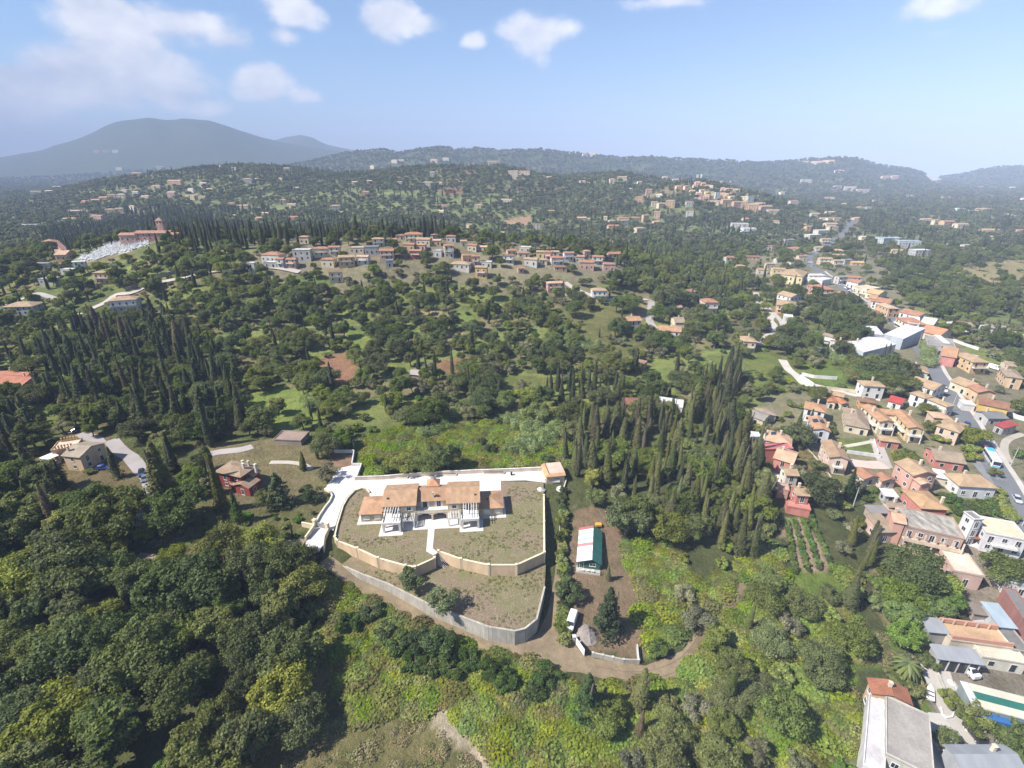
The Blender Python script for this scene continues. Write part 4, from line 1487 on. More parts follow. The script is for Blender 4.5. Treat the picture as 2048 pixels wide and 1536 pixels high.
for x0, x1, z0, z1 in ((-.06, 0, 0, 2.1), (3.4, 3.46, 0, 2.1), (0, 3.4, 2.0, 2.07), (0, 3.4, .08, .15)):
 mb.box(x0, x1, -.05, .05, z0, z1)
mb.bar((0, 0, .2), (3.4, 0, 1.95), .06, .06)
mb.build('frame', 'paint', r, (.62, .62, .6))
a = gp(*px('q', 445, 770))
r = tag(empty('gate_pier', a), 'grey stone pier beside the open white gate leaf', 'pier')
mb = MB()
mb.box(-.35, .35, -.35, .35, -.3, 1.5)
mb.build('shaft', 'grey_concrete', r)
mb = MB()
mb.box(-.45, .45, -.45, .45, 1.502, 1.65)
mb.build('cap', 'plaster', r, (.6, .58, .55))

# ------------------------------------------------------------------ houses
KEEP = []        # (x, y, radius) ground that houses take
HOUSES = []      # (root, size in the picture, px, py) for the labels made further down
WH, LILAC, CRM, PNK, RSE, RED, ORG, YEL, PCH, GRY, BRK, BEI, LBL = ((.80, .78, .76), (.70, .66, .72), (.74, .64, .47), (.66, .38, .30), (.62, .25, .20), (.46, .075, .055), (.62, .36, .16), (.76, .52, .18), (.70, .47, .28), (.42, .41, .40), (.42, .20, .13), (.55, .40, .26), (.60, .70, .74))
T_TAN, T_ORG, T_RED, T_BRN, T_OLD, T_GRY, T_PNK = ((.50, .35, .215), (.54, .31, .175), (.46, .235, .145), (.29, .165, .105), (.39, .30, .215), (.33, .30, .27), (.66, .43, .29))
M_GRY, M_WHT, M_RED, M_BLU, D_CRM, D_GRY, D_WHT = ((.36, .37, .39), (.80, .79, .80), (.47, .075, .065), (.42, .50, .56), (.74, .60, .42), (.30, .285, .27), (.74, .72, .68))


WALL_TONE = .86
ROOF_TONE = .86


def block(root, w, d, h, roof, wc, rc, x=0, y=0, rise=None, ov=.45, rmat=None, base=2.5, ridge=None, z0=0.0, storeys=None, win=True, shutter=None, skipwin='', fine=False, wmat='plaster', every=3.2, par=True):
 """walls, roof and windows of one block, centred on (x, y) in the root's frame"""
 wc = tuple(c * WALL_TONE for c in wc)
 rc = tuple(c * ROOF_TONE for c in rc)
 x0, x1, y0, y1 = x - w / 2, x + w / 2, y - d / 2, y + d / 2
 mb = MB()
 flat = roof == 'flat'
 mb.box(x0, x1, y0, y1, -base if z0 == 0 else z0, h, skip='' if flat else 't')
 if rise is None:
  rise = {'hip': .36 * min(w, d) / 2, 'gx': .36 * d / 2, 'gy': .36 * w / 2, 'shed': .13 * d, 'shedx': .13 * w, 'pyr': .4 * min(w, d) / 2, 'flat': .3}[roof]
 if roof in ('gx', 'gy'):
  q = ((x0, 1), (x1, 0)) if roof == 'gx' else ((y0, 0), (y1, 1))
  for v, s in q:
   if roof == 'gx':
    f = [(v, y0, h), (v, y, h + rise * d / (d + 2 * ov) - .02), (v, y1, h)]
   else:
    f = [(x0, v, h), (x, v, h + rise * w / (w + 2 * ov) - .02), (x1, v, h)]
   mb.face(f if s else f[::-1])
 if roof in ('shed', 'shedx'):
  if roof == 'shed':
   mb.face([(x1, y0, h), (x1, y1, h), (x1, y1, h + rise * .9)])
   mb.face([(x0, y1, h), (x0, y0, h), (x0, y1, h + rise * .9)])
   mb.face([(x1, y1, h), (x0, y1, h), (x0, y1, h + rise * .9), (x1, y1, h + rise * .9)])
  else:
   mb.face([(x0, y0, h), (x1, y0, h), (x1, y0, h + rise * .9)])
   mb.face([(x1, y1, h), (x0, y1, h), (x1, y1, h + rise * .9)])
   mb.face([(x1, y0, h), (x1, y1, h), (x1, y1, h + rise * .9), (x1, y0, h + rise * .9)])
 mb.build('wall', wmat, root, wc)
 mb = MB()
 if flat:
  mb.box(x0 - .15, x1 + .15, y0 - .15, y1 + .15, h + .003, h + .16)
  mb.build('roof', rmat or 'roof_deck', root, rc)
  mb = MB()
  for a in () if not par else ((x0 - .15, x1 + .15, y0 - .15, y0 + .05), (x0 - .15, x1 + .15, y1 - .05, y1 + .15), (x0 - .15, x0 + .05, y0 + .052, y1 - .052), (x1 - .05, x1 + .15, y0 + .052, y1 - .052)):
   mb.box(*a, h + .163, h + .163 + rise)
  if par:
   mb.build('parapet', wmat, root, wc)
 else:
  e = ov * (rise / (min(w, d) / 2 + ov) if roof == 'hip' else rise / ((d if roof in ('gx', 'shed') else w) / 2 + ov))
  roof_faces(mb, x0 - ov, x1 + ov, y0 - ov, y1 + ov, h + .02 - (0 if roof in ('shed', 'shedx') else e * .3), rise + e * .3, roof)
  mb.build('roof', rmat or 'roof_tile', root, rc)
 if win and h > 2.4:
  ns = storeys or max(1, int((h + .4) // 2.9))
  sh = (h - .1) / ns
  for (L, ox, oy, rz, side) in ((w, x, y0, 0, 'f'), (d, x1, y, pi / 2, 'r'), (w, x, y1, pi, 'k'), (d, x0, y, -pi / 2, 'l')):
   if side in skipwin:
    continue
   k = max(1, int(L / every))
   for s in range(ns):
    for i in range(k):
     u = (i + .5) * L / k - L / 2
     vx, vy = (u * cos(rz), u * sin(rz))
     dr = (s == 0 and side in 'f' and i == k // 2)
     tall = (s > 0 and side == 'f' and i % 2 == 0)
     z = s * sh
     if dr or tall:
      put_window(root, ox + vx, oy + vy, z + .15, 1.1, 2.05, rz, shutter, fine=fine, name='door')
     else:
      put_window(root, ox + vx, oy + vy, z + .95, 1.05, 1.25, rz, shutter, fine=fine)


def balcony(root, x, y, z, w, dp=1.4, rz=0.0, c=(.78, .74, .68), rail='paint', posts=False):
 mb = MB()
 mb.box(-w / 2, w / 2, -dp, 0.0, -.18, 0)
 for a in ((-w / 2, w / 2, -dp, -dp + .08), (-w / 2, -w / 2 + .08, -dp + .082, 0), (w / 2 - .08, w / 2, -dp + .082, 0)):
  mb.box(*a, .9, .98)
  mb.box(*a, .03, .5)
 if posts:
  for i in range(max(2, int(w / 3) + 1)):
   u = -w / 2 + .12 + i * (w - .24) / max(1, int(w / 3))
   mb.box(u - .12, u + .12, -dp, -dp + .24, -z + .0, -.182)
   mb.box(u - .1, u + .1, -dp + .02, -dp + .22, .982, 2.6)
 mb.build('balcony', 'plaster', root, c, loc=(x, y, z), rz=rz)


def chimney(root, x, y, z0, z1, c=(.66, .54, .42)):
 mb = MB()
 mb.box(x - .3, x + .3, y - .3, y + .3, z0, z1)
 mb.box(x - .38, x + .38, y - .38, y + .38, z1 + .002, z1 + .12)
 mb.build('chimney', 'plaster', root, c)


def keep_rect(cx, cy, w, d, rz):
 n = max(1, int(round(max(w, d) / min(w, d))))
 for i in range(n):
  t = ((i + .5) / n - .5) * max(w, d)
  ux, uy = (cos(rz), sin(rz)) if w >= d else (-sin(rz), cos(rz))
  KEEP.append((cx + ux * t, cy + uy * t, min(w, d) * .62 + 1.2))


def place3(c, A, B, C3, h):
 """eaves corners A, B (front) and C3 (behind B) in the picture -> centre, width, depth, turn, ground"""
 a, b, k = (gp(*px(c, *p), h) for p in (A, B, C3))
 u = Vector((b.x - a.x, b.y - a.y))
 w = u.length
 u.normalize()
 v = Vector((-u.y, u.x))
 d = (Vector((k.x - b.x, k.y - b.y))).dot(v)
 o = Vector((a.x, a.y)) + u * w / 2 + v * d / 2
 z = float(H(o.x, o.y))
 return o, w, abs(d), atan2(u.y, u.x), z


def house(label, c, A, B, C3, h, roof, wc, rc, name='house', cat='house', group=None, **kw):
 o, w, d, rz, z = place3(c, A, B, C3, h)
 d = max(d, 3.0)
 r = tag(empty(name, (o.x, o.y, z), rz), label, cat, group)
 ex = kw.pop('extra', None)
 ov = kw.get('ov', .45)
 bal = kw.pop('bal', None)
 ch = kw.pop('ch', None)
 far = CAMZ > 0 and o.length > 330
 if far:
  kw.setdefault('win', True)
 ww, dd = (w - 2 * ov, d - 2 * ov) if roof != 'flat' else (w, d)
 block(r, max(ww, 2.5), max(dd, 2.5), h, roof, wc, rc, **kw)
 keep_rect(o.x, o.y, w, d, rz)
 if not ch and not far and roof in ('hip', 'gx', 'gy') and h > 3.3:
  ch = (random.uniform(-.6, .6), random.uniform(.1, .5))
 if bal:
  for i in range(int(h // 2.9) - 1 if h > 5 else 0):
   balcony(r, 0, -dd / 2, (i + 1) * h / max(1, int((h + .4) // 2.9)), ww * bal)
 if ch:
  chimney(r, ww * ch[0] / 2, dd * ch[1] / 2, h - .5, h + 1.7 + .1 * min(w, d))
 if ex:
  ex(r, ww, dd, h)
 return r


# the near village beside the main road, house by house
house('white two storey house with tan hip roof and two wide doors beside the dark grove', 'b', (868, 492), (1185, 512), (1120, 425), 6.0, 'hip', WH, T_TAN, ch=(.2, .5))
house('white gabled roadside house, upper of the two beside the parked white car', 'b', (1470, 432), (1835, 545), (1720, 400), 5.6, 'gx', WH, T_TAN)
house('white roadside house with balconies below the upper white gabled house', 'b', (1488, 585), (1712, 660), (1640, 562), 5.4, 'hip', WH, T_TAN, bal=.8)
house('white roadside annexe with tan roof, lowest of the white row by the road', 'b', (1722, 668), (2012, 778), (1990, 700), 5.0, 'hip', WH, T_TAN)
house('pale green walled house with tan roof above the white roadside row', 'b', (1495, 275), (1768, 318), (1655, 220), 4.6, 'hip', (.66, .72, .58), T_TAN, ch=(-.4, .3))
house('small porch house with tan roof left of the pale green house', 'b', (1400, 270), (1500, 262), (1440, 192), 3.4, 'gx', CRM, T_TAN)
house('white shed with bright red metal roof', 'b', (1192, 692), (1396, 742), (1300, 625), 3.0, 'gx', WH, M_RED, rmat='sheet_metal', name='shed', cat='shed')
house('orange walled bungalow with dark brown hip roof', 'b', (815, 700), (1075, 735), (1010, 660), 3.6, 'hip', ORG, T_BRN)


def lblock(r, w, d, h):
 balcony(r, 0, -d / 2, 2.9, w * .9, 1.8, posts=True)
 balcony(r, -w / 2, 0, 2.9, d * .85, 1.3, rz=-pi / 2)


house('long orange roofed apartment wing with shaded balconies, left of its twin', 'b', (1085, 978), (1312, 990), (1120, 772), 5.6, 'gy', CRM, T_ORG, extra=lblock)
house('orange roofed apartment wing with laundry balconies, right of its twin', 'b', (1472, 1068), (1702, 1092), (1500, 845), 5.6, 'gy', (.78, .58, .32), T_ORG, extra=lblock, ch=(.9, .5))
house('low orange roofed link joining the tops of the two balcony wings', 'b', (1120, 870), (1470, 905), (1530, 838), 5.2, 'gx', CRM, T_ORG, win=False)
house('long low house with faded grey brown tile roof above the lawn', 'b', (612, 1012), (962, 1082), (790, 815), 3.4, 'hip', CRM, T_OLD, rise=1.7)
house('small cream house with orange red gable roof, left of a pair', 'b', (370, 702), (505, 728), (415, 628), 3.2, 'gy', CRM, (.56, .23, .11))
house('small cream house with orange red gable roof, right of a pair', 'b', (565, 738), (692, 742), (620, 662), 3.2, 'gy', CRM, (.56, .23, .11))
house('tiny tan roofed outbuilding above the pair of orange red gables', 'b', (440, 612), (600, 650), (570, 575), 3.0, 'gx', CRM, T_TAN)
house('grey brown low roof at the wall end above the tan outbuilding', 'b', (280, 575), (430, 582), (425, 538), 2.6, 'gx', CRM, T_OLD)
house('white house with tan orange hip roof and a dark balcony beside the cypress clump', 'b', (50, 795), (358, 858), (215, 720), 5.6, 'hip', WH, T_ORG, bal=.5)


def solar(r, w, d, h):
 for i in range(2):
  mb = MB()
  mb.box(-.85, .85, -1.1, 1.1, 0, .08, tr=Matrix.Translation((-w * .26 + i * 1.9, d * .08, h + .95)) @ Euler((0, -.34, 0)).to_matrix().to_4x4())
  mb.build('solar_panel', 'paint', r, (.03, .045, .075))


house('white house with orange roof carrying dark solar panels', 'b', (172, 1085), (432, 1122), (325, 935), 5.6, 'gy', (.76, .77, .82), T_ORG, extra=solar, ch=(.8, -.5))
house('large pale pink house with brown roof and open front balcony by the dry grass strip', 'd', (1195, 605), (1548, 655), (1335, 365), 6.2, 'gy', (.76, .56, .45), (.44, .295, .18), bal=.5, ch=(.5, .2), fine=True)
house('pink cottage with tan hip roof below the balcony wings', 'b', (1102, 1235), (1388, 1272), (1310, 1182), 3.0, 'hip', RSE, T_TAN)
house('pale pink roadside house with tan pavilion roof and arched front', 'a', (1490, 540), (1645, 590), (1600, 505), 5.6, 'hip', (.74, .55, .42), T_TAN)
house('small pink pavilion joined to the roadside house with arches', 'a', (1478, 490), (1598, 502), (1560, 460), 5.2, 'hip', (.74, .55, .42), T_PNK)
house('red tiled bungalow with cream pink walls, left half of a joined pair', 'c', (165, 240), (362, 215), (245, 95), 3.0, 'gy', (.74, .60, .50), T_RED, fine=True)
house('red tiled bungalow with cream pink walls, right half of a joined pair', 'c', (375, 262), (565, 250), (480, 150), 3.0, 'gy', (.74, .58, .50), T_RED, fine=True)
house('large salmon pink house with tan roof and stepped dormer gables', 'c', (740, 205), (1048, 195), (850, 5), 6.2, 'gy', PNK, T_TAN, fine=True, extra=lambda r, w, d, h: block(r, w * .4, 3.0, h * .8, 'gy', PNK, T_PNK, x=-w * .25, y=-d / 2 - 1.5, fine=True))
house('white canopy shed between the salmon pink house and the flat decked house', 'c', (1035, 215), (1140, 238), (1070, 130), 2.6, 'shed', CRM, M_WHT, rmat='sheet_metal', win=False, name='shed', cat='shed')
house('pink bungalow with grey and tan roof behind the clipped hedges', 'a', (1488, 758), (1690, 785), (1640, 702), 3.4, 'gx', RSE, T_OLD)


def deck(r, w, d, h):
 mb = MB()
 mb.box(-w * .22, w * .24, -d * .12, d * .2, h + .5, h + .36 * d / 2 * .62)
 mb.build('roof_deck', 'roof_deck', r, (.46, .42, .36))


house('wide white house with low tan hip roof around a flat deck', 'c', (1282, 320), (1755, 352), (1600, 160), 4.2, 'hip', WH, T_TAN, extra=deck, rise=2.2, fine=True)
house('pink house under a big orange tan hip roof beside the orchard', 'c', (832, 590), (1172, 612), (940, 345), 4.8, 'hip', RSE, (.55, .345, .19), fine=True, ch=(.85, -.5))
house('white sheet metal shed roof beside the young orchard', 'c', (412, 432), (580, 446), (490, 345), 3.0, 'shed', (.5, .5, .5), M_WHT, rmat='sheet_metal', name='shed', cat='shed')


def gallery(r, w, d, h):
 for k, z in enumerate((.0, 3.1)):
  mb = MB()
  mb.box(-w / 2, w / 2, -d / 2 - 1.9, -d / 2 - .003, z - .2 if k else -2.5, z + .02)
  mb.box(-w / 2, w / 2, -d / 2 - 1.9, -d / 2 - 1.8, z + .022, z + .95)
  mb.build('gallery', 'plaster', r, (.66, .52, .40))
  for i in range(7):
   x = -w / 2 + .2 + i * (w - .4) / 6
   mb = MB()
   mb.box(x - .15, x + .15, -d / 2 - 1.78, -d / 2 - 1.5, z + .023, z + 2.88)
   mb.build('column', 'plaster', r, (.68, .58, .48))


house('long two storey apartment block with stained grey slab roof and open galleries', 'c', (650, 790), (1330, 965), (1235, 690), 6.4, 'flat', (.52, .36, .29), (.44, .40, .34), rmat='stained_deck', extra=gallery, every=2.4, fine=True, name='apartment_block', cat='apartment block')
house('salmon pink stair tower at the left end of the galleried apartment block', 'c', (520, 742), (655, 775), (640, 600), 7.2, 'gx', PNK, T_PNK, win=False)
house('old stone house with mottled brown tile roof left of the pink stair tower', 'c', (352, 872), (545, 868), (450, 648), 3.8, 'shed', (.62, .42, .34), T_OLD, rise=1.2, fine=True)
house('grey boarded shed roof behind the mottled tile roof', 'c', (235, 628), (500, 640), (410, 540), 2.8, 'shed', (.5, .42, .36), (.31, .29, .28), rmat='sheet_metal', win=False, name='shed', cat='shed')
house('small tan tiled roof wedged behind the pink stair tower', 'c', (440, 548), (640, 552), (630, 492), 4.0, 'gx', (.66, .52, .42), T_OLD, win=False)
house('tall white stair block with grey top on the modern white house', 'c', (1462, 715), (1558, 712), (1522, 608), 8.6, 'flat', WH, D_GRY, fine=True)
house('modern white house with broad cream flat roof at the picture edge', 'c', (1600, 868), (2080, 978), (2060, 765), 5.8, 'flat', (.80, .77, .79), (.80, .66, .47), fine=True, bal=.6, every=2.6)
house('pink walled building with flat cream roof right of the garden meadow', 'c', (1222, 1325), (1562, 1398), (1420, 1112), 4.0, 'flat', (.62, .43, .36), (.80, .70, .55), fine=True)
house('low building with cream flat roof and dark glazing at the right edge', 'c', (1835, 1440), (2120, 1500), (2100, 1370), 3.6, 'flat', (.70, .66, .60), (.74, .68, .58), every=1.9, fine=True)
p = gp(*px('c', 1450, 960))
r = tag(empty('awning', p, -.5), 'terracotta tiled awning in the white courtyard', 'awning')
mb = MB()
roof_faces(mb, -1.5, 1.5, -2.4, 2.4, 2.4, .5, 'shedx')
mb.build('roof', 'roof_tile', r, (.30, .12, .07))
for x in (-1.4, 1.4):
 for y in (-2.2, 2.2):
  mb = MB()
  mb.box(x - .07, x + .07, y - .07, y + .07, -.3, 2.35 if x < 0 else 2.8)
  mb.build('post', 'dark_wood', r)
drape('yard', [px('c', *q) for q in [(1340, 820), (1480, 800), (1700, 1060), (1640, 1090), (1500, 1040), (1400, 1010)]], 'paving', (.66, .63, .64), lift=.16)

# pink row below the cypress wood
house('pale terracotta house with solar panels at the top of the pink row', 'd', (165, 325), (600, 420), (470, 210), 4.6, 'hip', (.72, .55, .42), T_PNK, extra=solar)
house('rose red house with pale tan roof, second from the top of the pink row', 'd', (285, 610), (625, 715), (590, 485), 5.4, 'gx', RSE, T_PNK, fine=True)
house('bright rose walled extension behind the second house of the pink row', 'd', (150, 480), (610, 470), (560, 385), 4.8, 'flat', RSE, (.60, .20, .20), win=False)
house('cream white house with tan roof, third from the top of the pink row', 'd', (495, 908), (730, 925), (690, 752), 5.4, 'gx', (.78, .70, .60), T_TAN, fine=True)
house('rose pink house with balcony arches, lowest of the pink row', 'd', (668, 1232), (910, 1252), (870, 1062), 5.6, 'gx', RSE, T_TAN, fine=True, bal=.9)
house('flat pink terrace house left of the lowest pink house', 'd', (365, 1122), (545, 1160), (545, 1045), 3.0, 'flat', (.68, .40, .32), (.66, .46, .36), win=False)
house('low salmon red garden wall building at the foot of the pink row', 'd', (520, 1400), (890, 1480), (900, 1375), 2.4, 'flat', (.62, .24, .19), (.62, .27, .22), win=False)
house('small white flat shed at the top left of the pink row', 'd', (-20, 300), (98, 312), (100, 215), 3.0, 'flat', WH, M_WHT, name='shed', cat='shed')
drape('yard', [px('d', *q) for q in [(70, 800), (360, 830), (420, 1000), (330, 1010), (120, 960)]], 'paving', (.70, .60, .52), lift=.15)
drape('yard', [px('d', *q) for q in [(100, 100), (180, 110), (150, 420), (130, 700), (60, 790), (60, 400)]], 'paving', (.62, .55, .48), lift=.13)

# works and yards in the corner
house('long building with flat grey roof and white side terrace at the bottom edge', 'f', (985, 1330), (957, 570), (480, 398), 6.6, 'flat', (.62, .58, .52), (.40, .365, .33), fine=True)
house('narrow white flat terrace along the grey roofed building', 'f', (405, 1300), (478, 410), (300, 350), 5.2, 'flat', WH, (.70, .66, .66), fine=True, skipwin='fk')
house('house with broad brick red tile gable roof joined to the grey roofed building', 'f', (300, 325), (780, 480), (760, 285), 6.0, 'gy', (.64, .45, .30), (.40, .16, .09), fine=True)


def sheeted(r, w, d, h):
 cs = [(.62, .64, .70)] * 3 + [(.80, .74, .58), (.80, .74, .58), (.80, .74, .58), (.80, .74, .58)]
 for i in range(3):
  y0 = -d / 2 + i * d / 3
  c = [(.62, .57, .44), (.03, .15, .115), (.60, .56, .44)][i]
  mb = MB()
  mb.box(-w / 2 + w * .12, w / 2 + .3, y0, y0 + d / 3 - .02, h + .17, h + .26)
  mb.build('roof_panel', 'sheet_metal', r, c)
 for i in range(3):
  mb = MB()
  mb.box(-w / 2 - .2 + i * w * .04, -w / 2 - .2 + (i + 1) * w * .04 - .02, -d / 2, d / 2, h + .17, h + .24)
  mb.build('roof_panel', 'sheet_metal', r, (.58, .62, .68))
 mb = MB()
 mb.box(-w / 2 + w * .1, w / 2 - w * .1, -d / 2 - 1.4, -d / 2 - .01, h * .55, h * .8)
 mb.build('awning', 'paint', r, (.035, .13, .33))


house('long shed with cream and dark green striped roof and blue front awning', 'f', (1465, 475), (2250, 700), (2050, 370), 3.8, 'flat', (.30, .34, .33), (.5, .5, .5), extra=sheeted, win=False, par=False, name='shed', cat='shed')
house('shed with plain grey blue metal roof in the bottom corner', 'f', (1330, 1230), (2080, 1230), (1740, 895), 4.6, 'gx', (.45, .46, .48), (.34, .36, .38), rmat='sheet_metal', rise=1.0, win=False, name='shed', cat='shed')
house('grey metal roofed shed under the trees above the sand coloured roof yard', 'e', (592, 655), (925, 692), (815, 445), 3.4, 'shed', (.40, .39, .38), M_GRY, rmat='sheet_metal', win=False, name='shed', cat='shed')


def painted_shade_front(r, w, d, h):
 mb = MB()
 mb.box(-w * .47, w * .47, -d / 2 - .03, -d / 2 + .02, .1, h - .5)
 mb.build('painted_shade_front', 'glass', r)  # near-black sheet on the wall paints the shade inside the open front
 for i in range(5):
  x = -w * .47 + i * w * .94 / 4
  mb = MB()
  mb.box(x - .12, x + .12, -d / 2 - .12, -d / 2 + .04, 0, h)
  mb.build('post', 'plaster', r, (.62, .58, .55))


house('open fronted grey shed sheltering a white car below the sand coloured roof yard', 'e', (730, 1062), (1462, 1172), (1385, 930), 3.8, 'shed', (.45, .43, .42), M_GRY, rmat='sheet_metal', extra=painted_shade_front, win=False, name='shed', cat='shed')


def brickpar(r, w, d, h):
 for a in ((-w / 2, w / 2, -d / 2 - .1, -d / 2 + .35), (-w / 2, w / 2, d / 2 - .35, d / 2 + .1)):
  mb = MB()
  mb.box(*a, h + .47, h + 1.5)
  mb.build('brick_parapet', 'brick', r)
 for i in range(5):
  x = -w / 2 + .3 + i * w / 5
  mb = MB()
  mb.box(x, x + .3, d / 2 - .55, d / 2 - .352, h + .163, h + 1.5)
  mb.build('pilaster', 'plaster', r, (.6, .45, .36))


house('flat sand coloured roof enclosed by brick parapets', 'e', (930, 775), (1850, 915), (1665, 605), 3.2, 'flat', (.74, .64, .52), (.60, .40, .24), extra=brickpar, win=False)
house('pale cream wing with arched windows right of the brick parapet roof', 'e', (1400, 1010), (2080, 1130), (2060, 985), 3.0, 'flat', (.76, .70, .58), (.74, .66, .52))
house('pale blue grey metal roof behind the sand coloured roof yard', 'e', (1662, 585), (1955, 622), (1795, 238), 3.4, 'shed', (.5, .5, .5), M_BLU, rmat='sheet_metal', win=False, name='shed', cat='shed')
house('dark weathered roof continuing below the pale blue grey metal roof', 'e', (1872, 935), (2140, 985), (2020, 630), 3.0, 'flat', (.5, .42, .36), (.235, .225, .21), win=False, name='shed', cat='shed')
house('brown lean-to amid scrap between the green trees and the blue grey roof', 'e', (1300, 375), (1502, 412), (1452, 240), 2.4, 'shed', (.4, .33, .28), (.27, .225, .19), rmat='sheet_metal', win=False, name='shed', cat='shed')
house('dark roofed building with reddish brown wall at the right edge', 'e', (2030, 470), (2220, 520), (2080, 30), 5.0, 'flat', (.40, .19, .16), (.25, .235, .225), win=False)

# along the main road and beyond it
house('pale lilac metal warehouse roof, front bay beside the dark grove', 'g', (440, 725), (765, 652), (565, 548), 6.0, 'gx', (.58, .62, .64), (.74, .72, .80), rmat='sheet_metal', ov=.1, rise=1.6, win=False, name='warehouse', cat='warehouse')
house('pale lilac metal warehouse roof, rear bay along the road', 'g', (640, 548), (835, 602), (665, 442), 6.0, 'shed', (.50, .54, .58), (.66, .66, .74), rmat='sheet_metal', ov=.1, win=False, name='warehouse', cat='warehouse')
house('pale lilac metal roof between the two larger warehouse bays', 'g', (470, 545), (640, 560), (580, 490), 5.4, 'shed', (.55, .58, .62), (.76, .74, .82), rmat='sheet_metal', ov=.1, win=False, name='warehouse', cat='warehouse')
house('white house with red brown roof left of the pale warehouse', 'g', (168, 662), (335, 668), (322, 612), 4.2, 'gx', WH, T_RED)
house('terracotta roofed house showing a tall rose gable wall to the road', 'g', (1215, 752), (1378, 778), (1340, 698), 5.6, 'gx', (.62, .28, .25), T_ORG, skipwin='f')
house('grey slab roofed workshop across the road from the grove', 'g', (1080, 650), (1362, 692), (1200, 578), 4.4, 'flat', (.52, .48, .44), (.36, .34, .32), name='workshop', cat='workshop')
house('cream canvas white roof attached to the grey slab workshop', 'g', (1240, 635), (1310, 640), (1180, 572), 4.9, 'shed', (.6, .56, .5), (.80, .76, .62), rmat='sheet_metal', win=False, name='workshop', cat='workshop')
house('long orange roofed building beside the grey workshop', 'g', (990, 512), (1208, 560), (1190, 478), 5.0, 'gx', CRM, (.62, .30, .17))
house('cream gabled house behind the long orange roof', 'g', (1000, 432), (1142, 452), (1105, 395), 5.8, 'gx', (.78, .68, .50), (.76, .68, .52))
house('creamy white corner house at the road bend with the arcade', 'g', (885, 425), (1000, 442), (970, 378), 6.2, 'flat', WH, D_WHT)
house('cream building with dark ground floor arcade along the road', 'g', (758, 372), (892, 442), (925, 372), 5.8, 'hip', (.78, .66, .46), T_RED, bal=.9)
house('white house with red brown roof above the arcade building', 'g', (790, 315), (985, 372), (960, 312), 6.0, 'gx', WH, T_RED)
house('peach house with shallow roof upstream of the arcade building', 'g', (690, 292), (805, 295), (770, 238), 6.0, 'hip', PCH, T_PNK)
house('house with long red roof where the road narrows', 'g', (510, 208), (700, 240), (745, 205), 5.6, 'gx', WH, T_RED)
house('orange brown gabled house beside the tall dark grove by the road', 'g', (488, 372), (590, 384), (572, 312), 7.0, 'gy', (.52, .29, .15), (.42, .19, .11))
house('low pinkish flat house between the rose gable and the tan roofed house', 'g', (1378, 790), (1515, 822), (1492, 752), 3.5, 'flat', (.64, .48, .42), (.50, .44, .38))
house('peach house with broad tan hip roof behind the rose gable', 'g', (1535, 832), (1712, 842), (1640, 742), 5.8, 'hip', (.72, .48, .26), T_TAN, bal=.9)
house('cream house with twin tan gables facing the road', 'g', (1298, 1012), (1492, 1085), (1440, 972), 4.0, 'gx', (.78, .66, .48), T_TAN)
house('peach house with red brown gable roof above the yellow terrace', 'g', (1585, 1132), (1785, 1142), (1718, 1075), 4.8, 'gy', (.76, .52, .32), T_RED)
house('long bright yellow house with dark red tile roof', 'g', (1588, 1240), (1908, 1305), (1892, 1232), 5.2, 'gx', (.80, .54, .16), (.33, .165, .105))
house('dark grey roofed sheds below the long yellow house', 'g', (1690, 1395), (1905, 1395), (1850, 1312), 3.4, 'gx', (.52, .5, .48), (.24, .235, .23), rmat='sheet_metal', name='shed', cat='shed')
house('maroon metal roofed shed below the long yellow house', 'g', (1738, 1442), (1850, 1492), (1880, 1422), 3.2, 'shed', (.42, .40, .38), (.40, .075, .065), rmat='sheet_metal', name='shed', cat='shed')
house('peach house with weathered tan roof near the right edge', 'g', (1868, 962), (2060, 992), (2000, 902), 5.8, 'hip', (.74, .52, .34), T_OLD)
house('cream house with grey tan roof behind the weathered peach house', 'g', (1858, 862), (1990, 882), (1960, 826), 4.6, 'gx', CRM, T_OLD)
house('small white house with brown roof alone at the wood edge', 'g', (1378, 452), (1492, 462), (1482, 416), 3.8, 'gx', WH, T_BRN)
house('small white house half hidden by the tree right of the lone white one', 'g', (1500, 470), (1565, 478), (1560, 430), 3.8, 'gx', WH, T_OLD)
house('white house with grey roof, upper left of the pale terrace group', 'g', (1680, 482), (1762, 490), (1758, 446), 4.0, 'gx', WH, T_GRY)
house('white house with grey roof, upper right of the pale terrace group', 'g', (1760, 498), (1835, 512), (1832, 462), 4.2, 'gx', WH, T_GRY)
house('long pale blue white terrace house with tan roof', 'g', (1748, 572), (1955, 602), (1940, 528), 5.0, 'gx', (.74, .78, .82), T_TAN, bal=.9)
house('end house of the pale terrace cut by the picture edge', 'g', (1965, 590), (2090, 615), (2070, 560), 4.8, 'gx', WH, T_TAN)
house('white and green sheds with light roofs at the right edge', 'g', (1950, 742), (2060, 775), (2060, 712), 3.2, 'gx', (.7, .74, .7), M_WHT, rmat='sheet_metal', name='shed', cat='shed')
house('white garage box by the road below the peach gable house', 'g', (1440, 1250), (1560, 1265), (1545, 1225), 2.8, 'flat', WH, D_WHT, win=False)

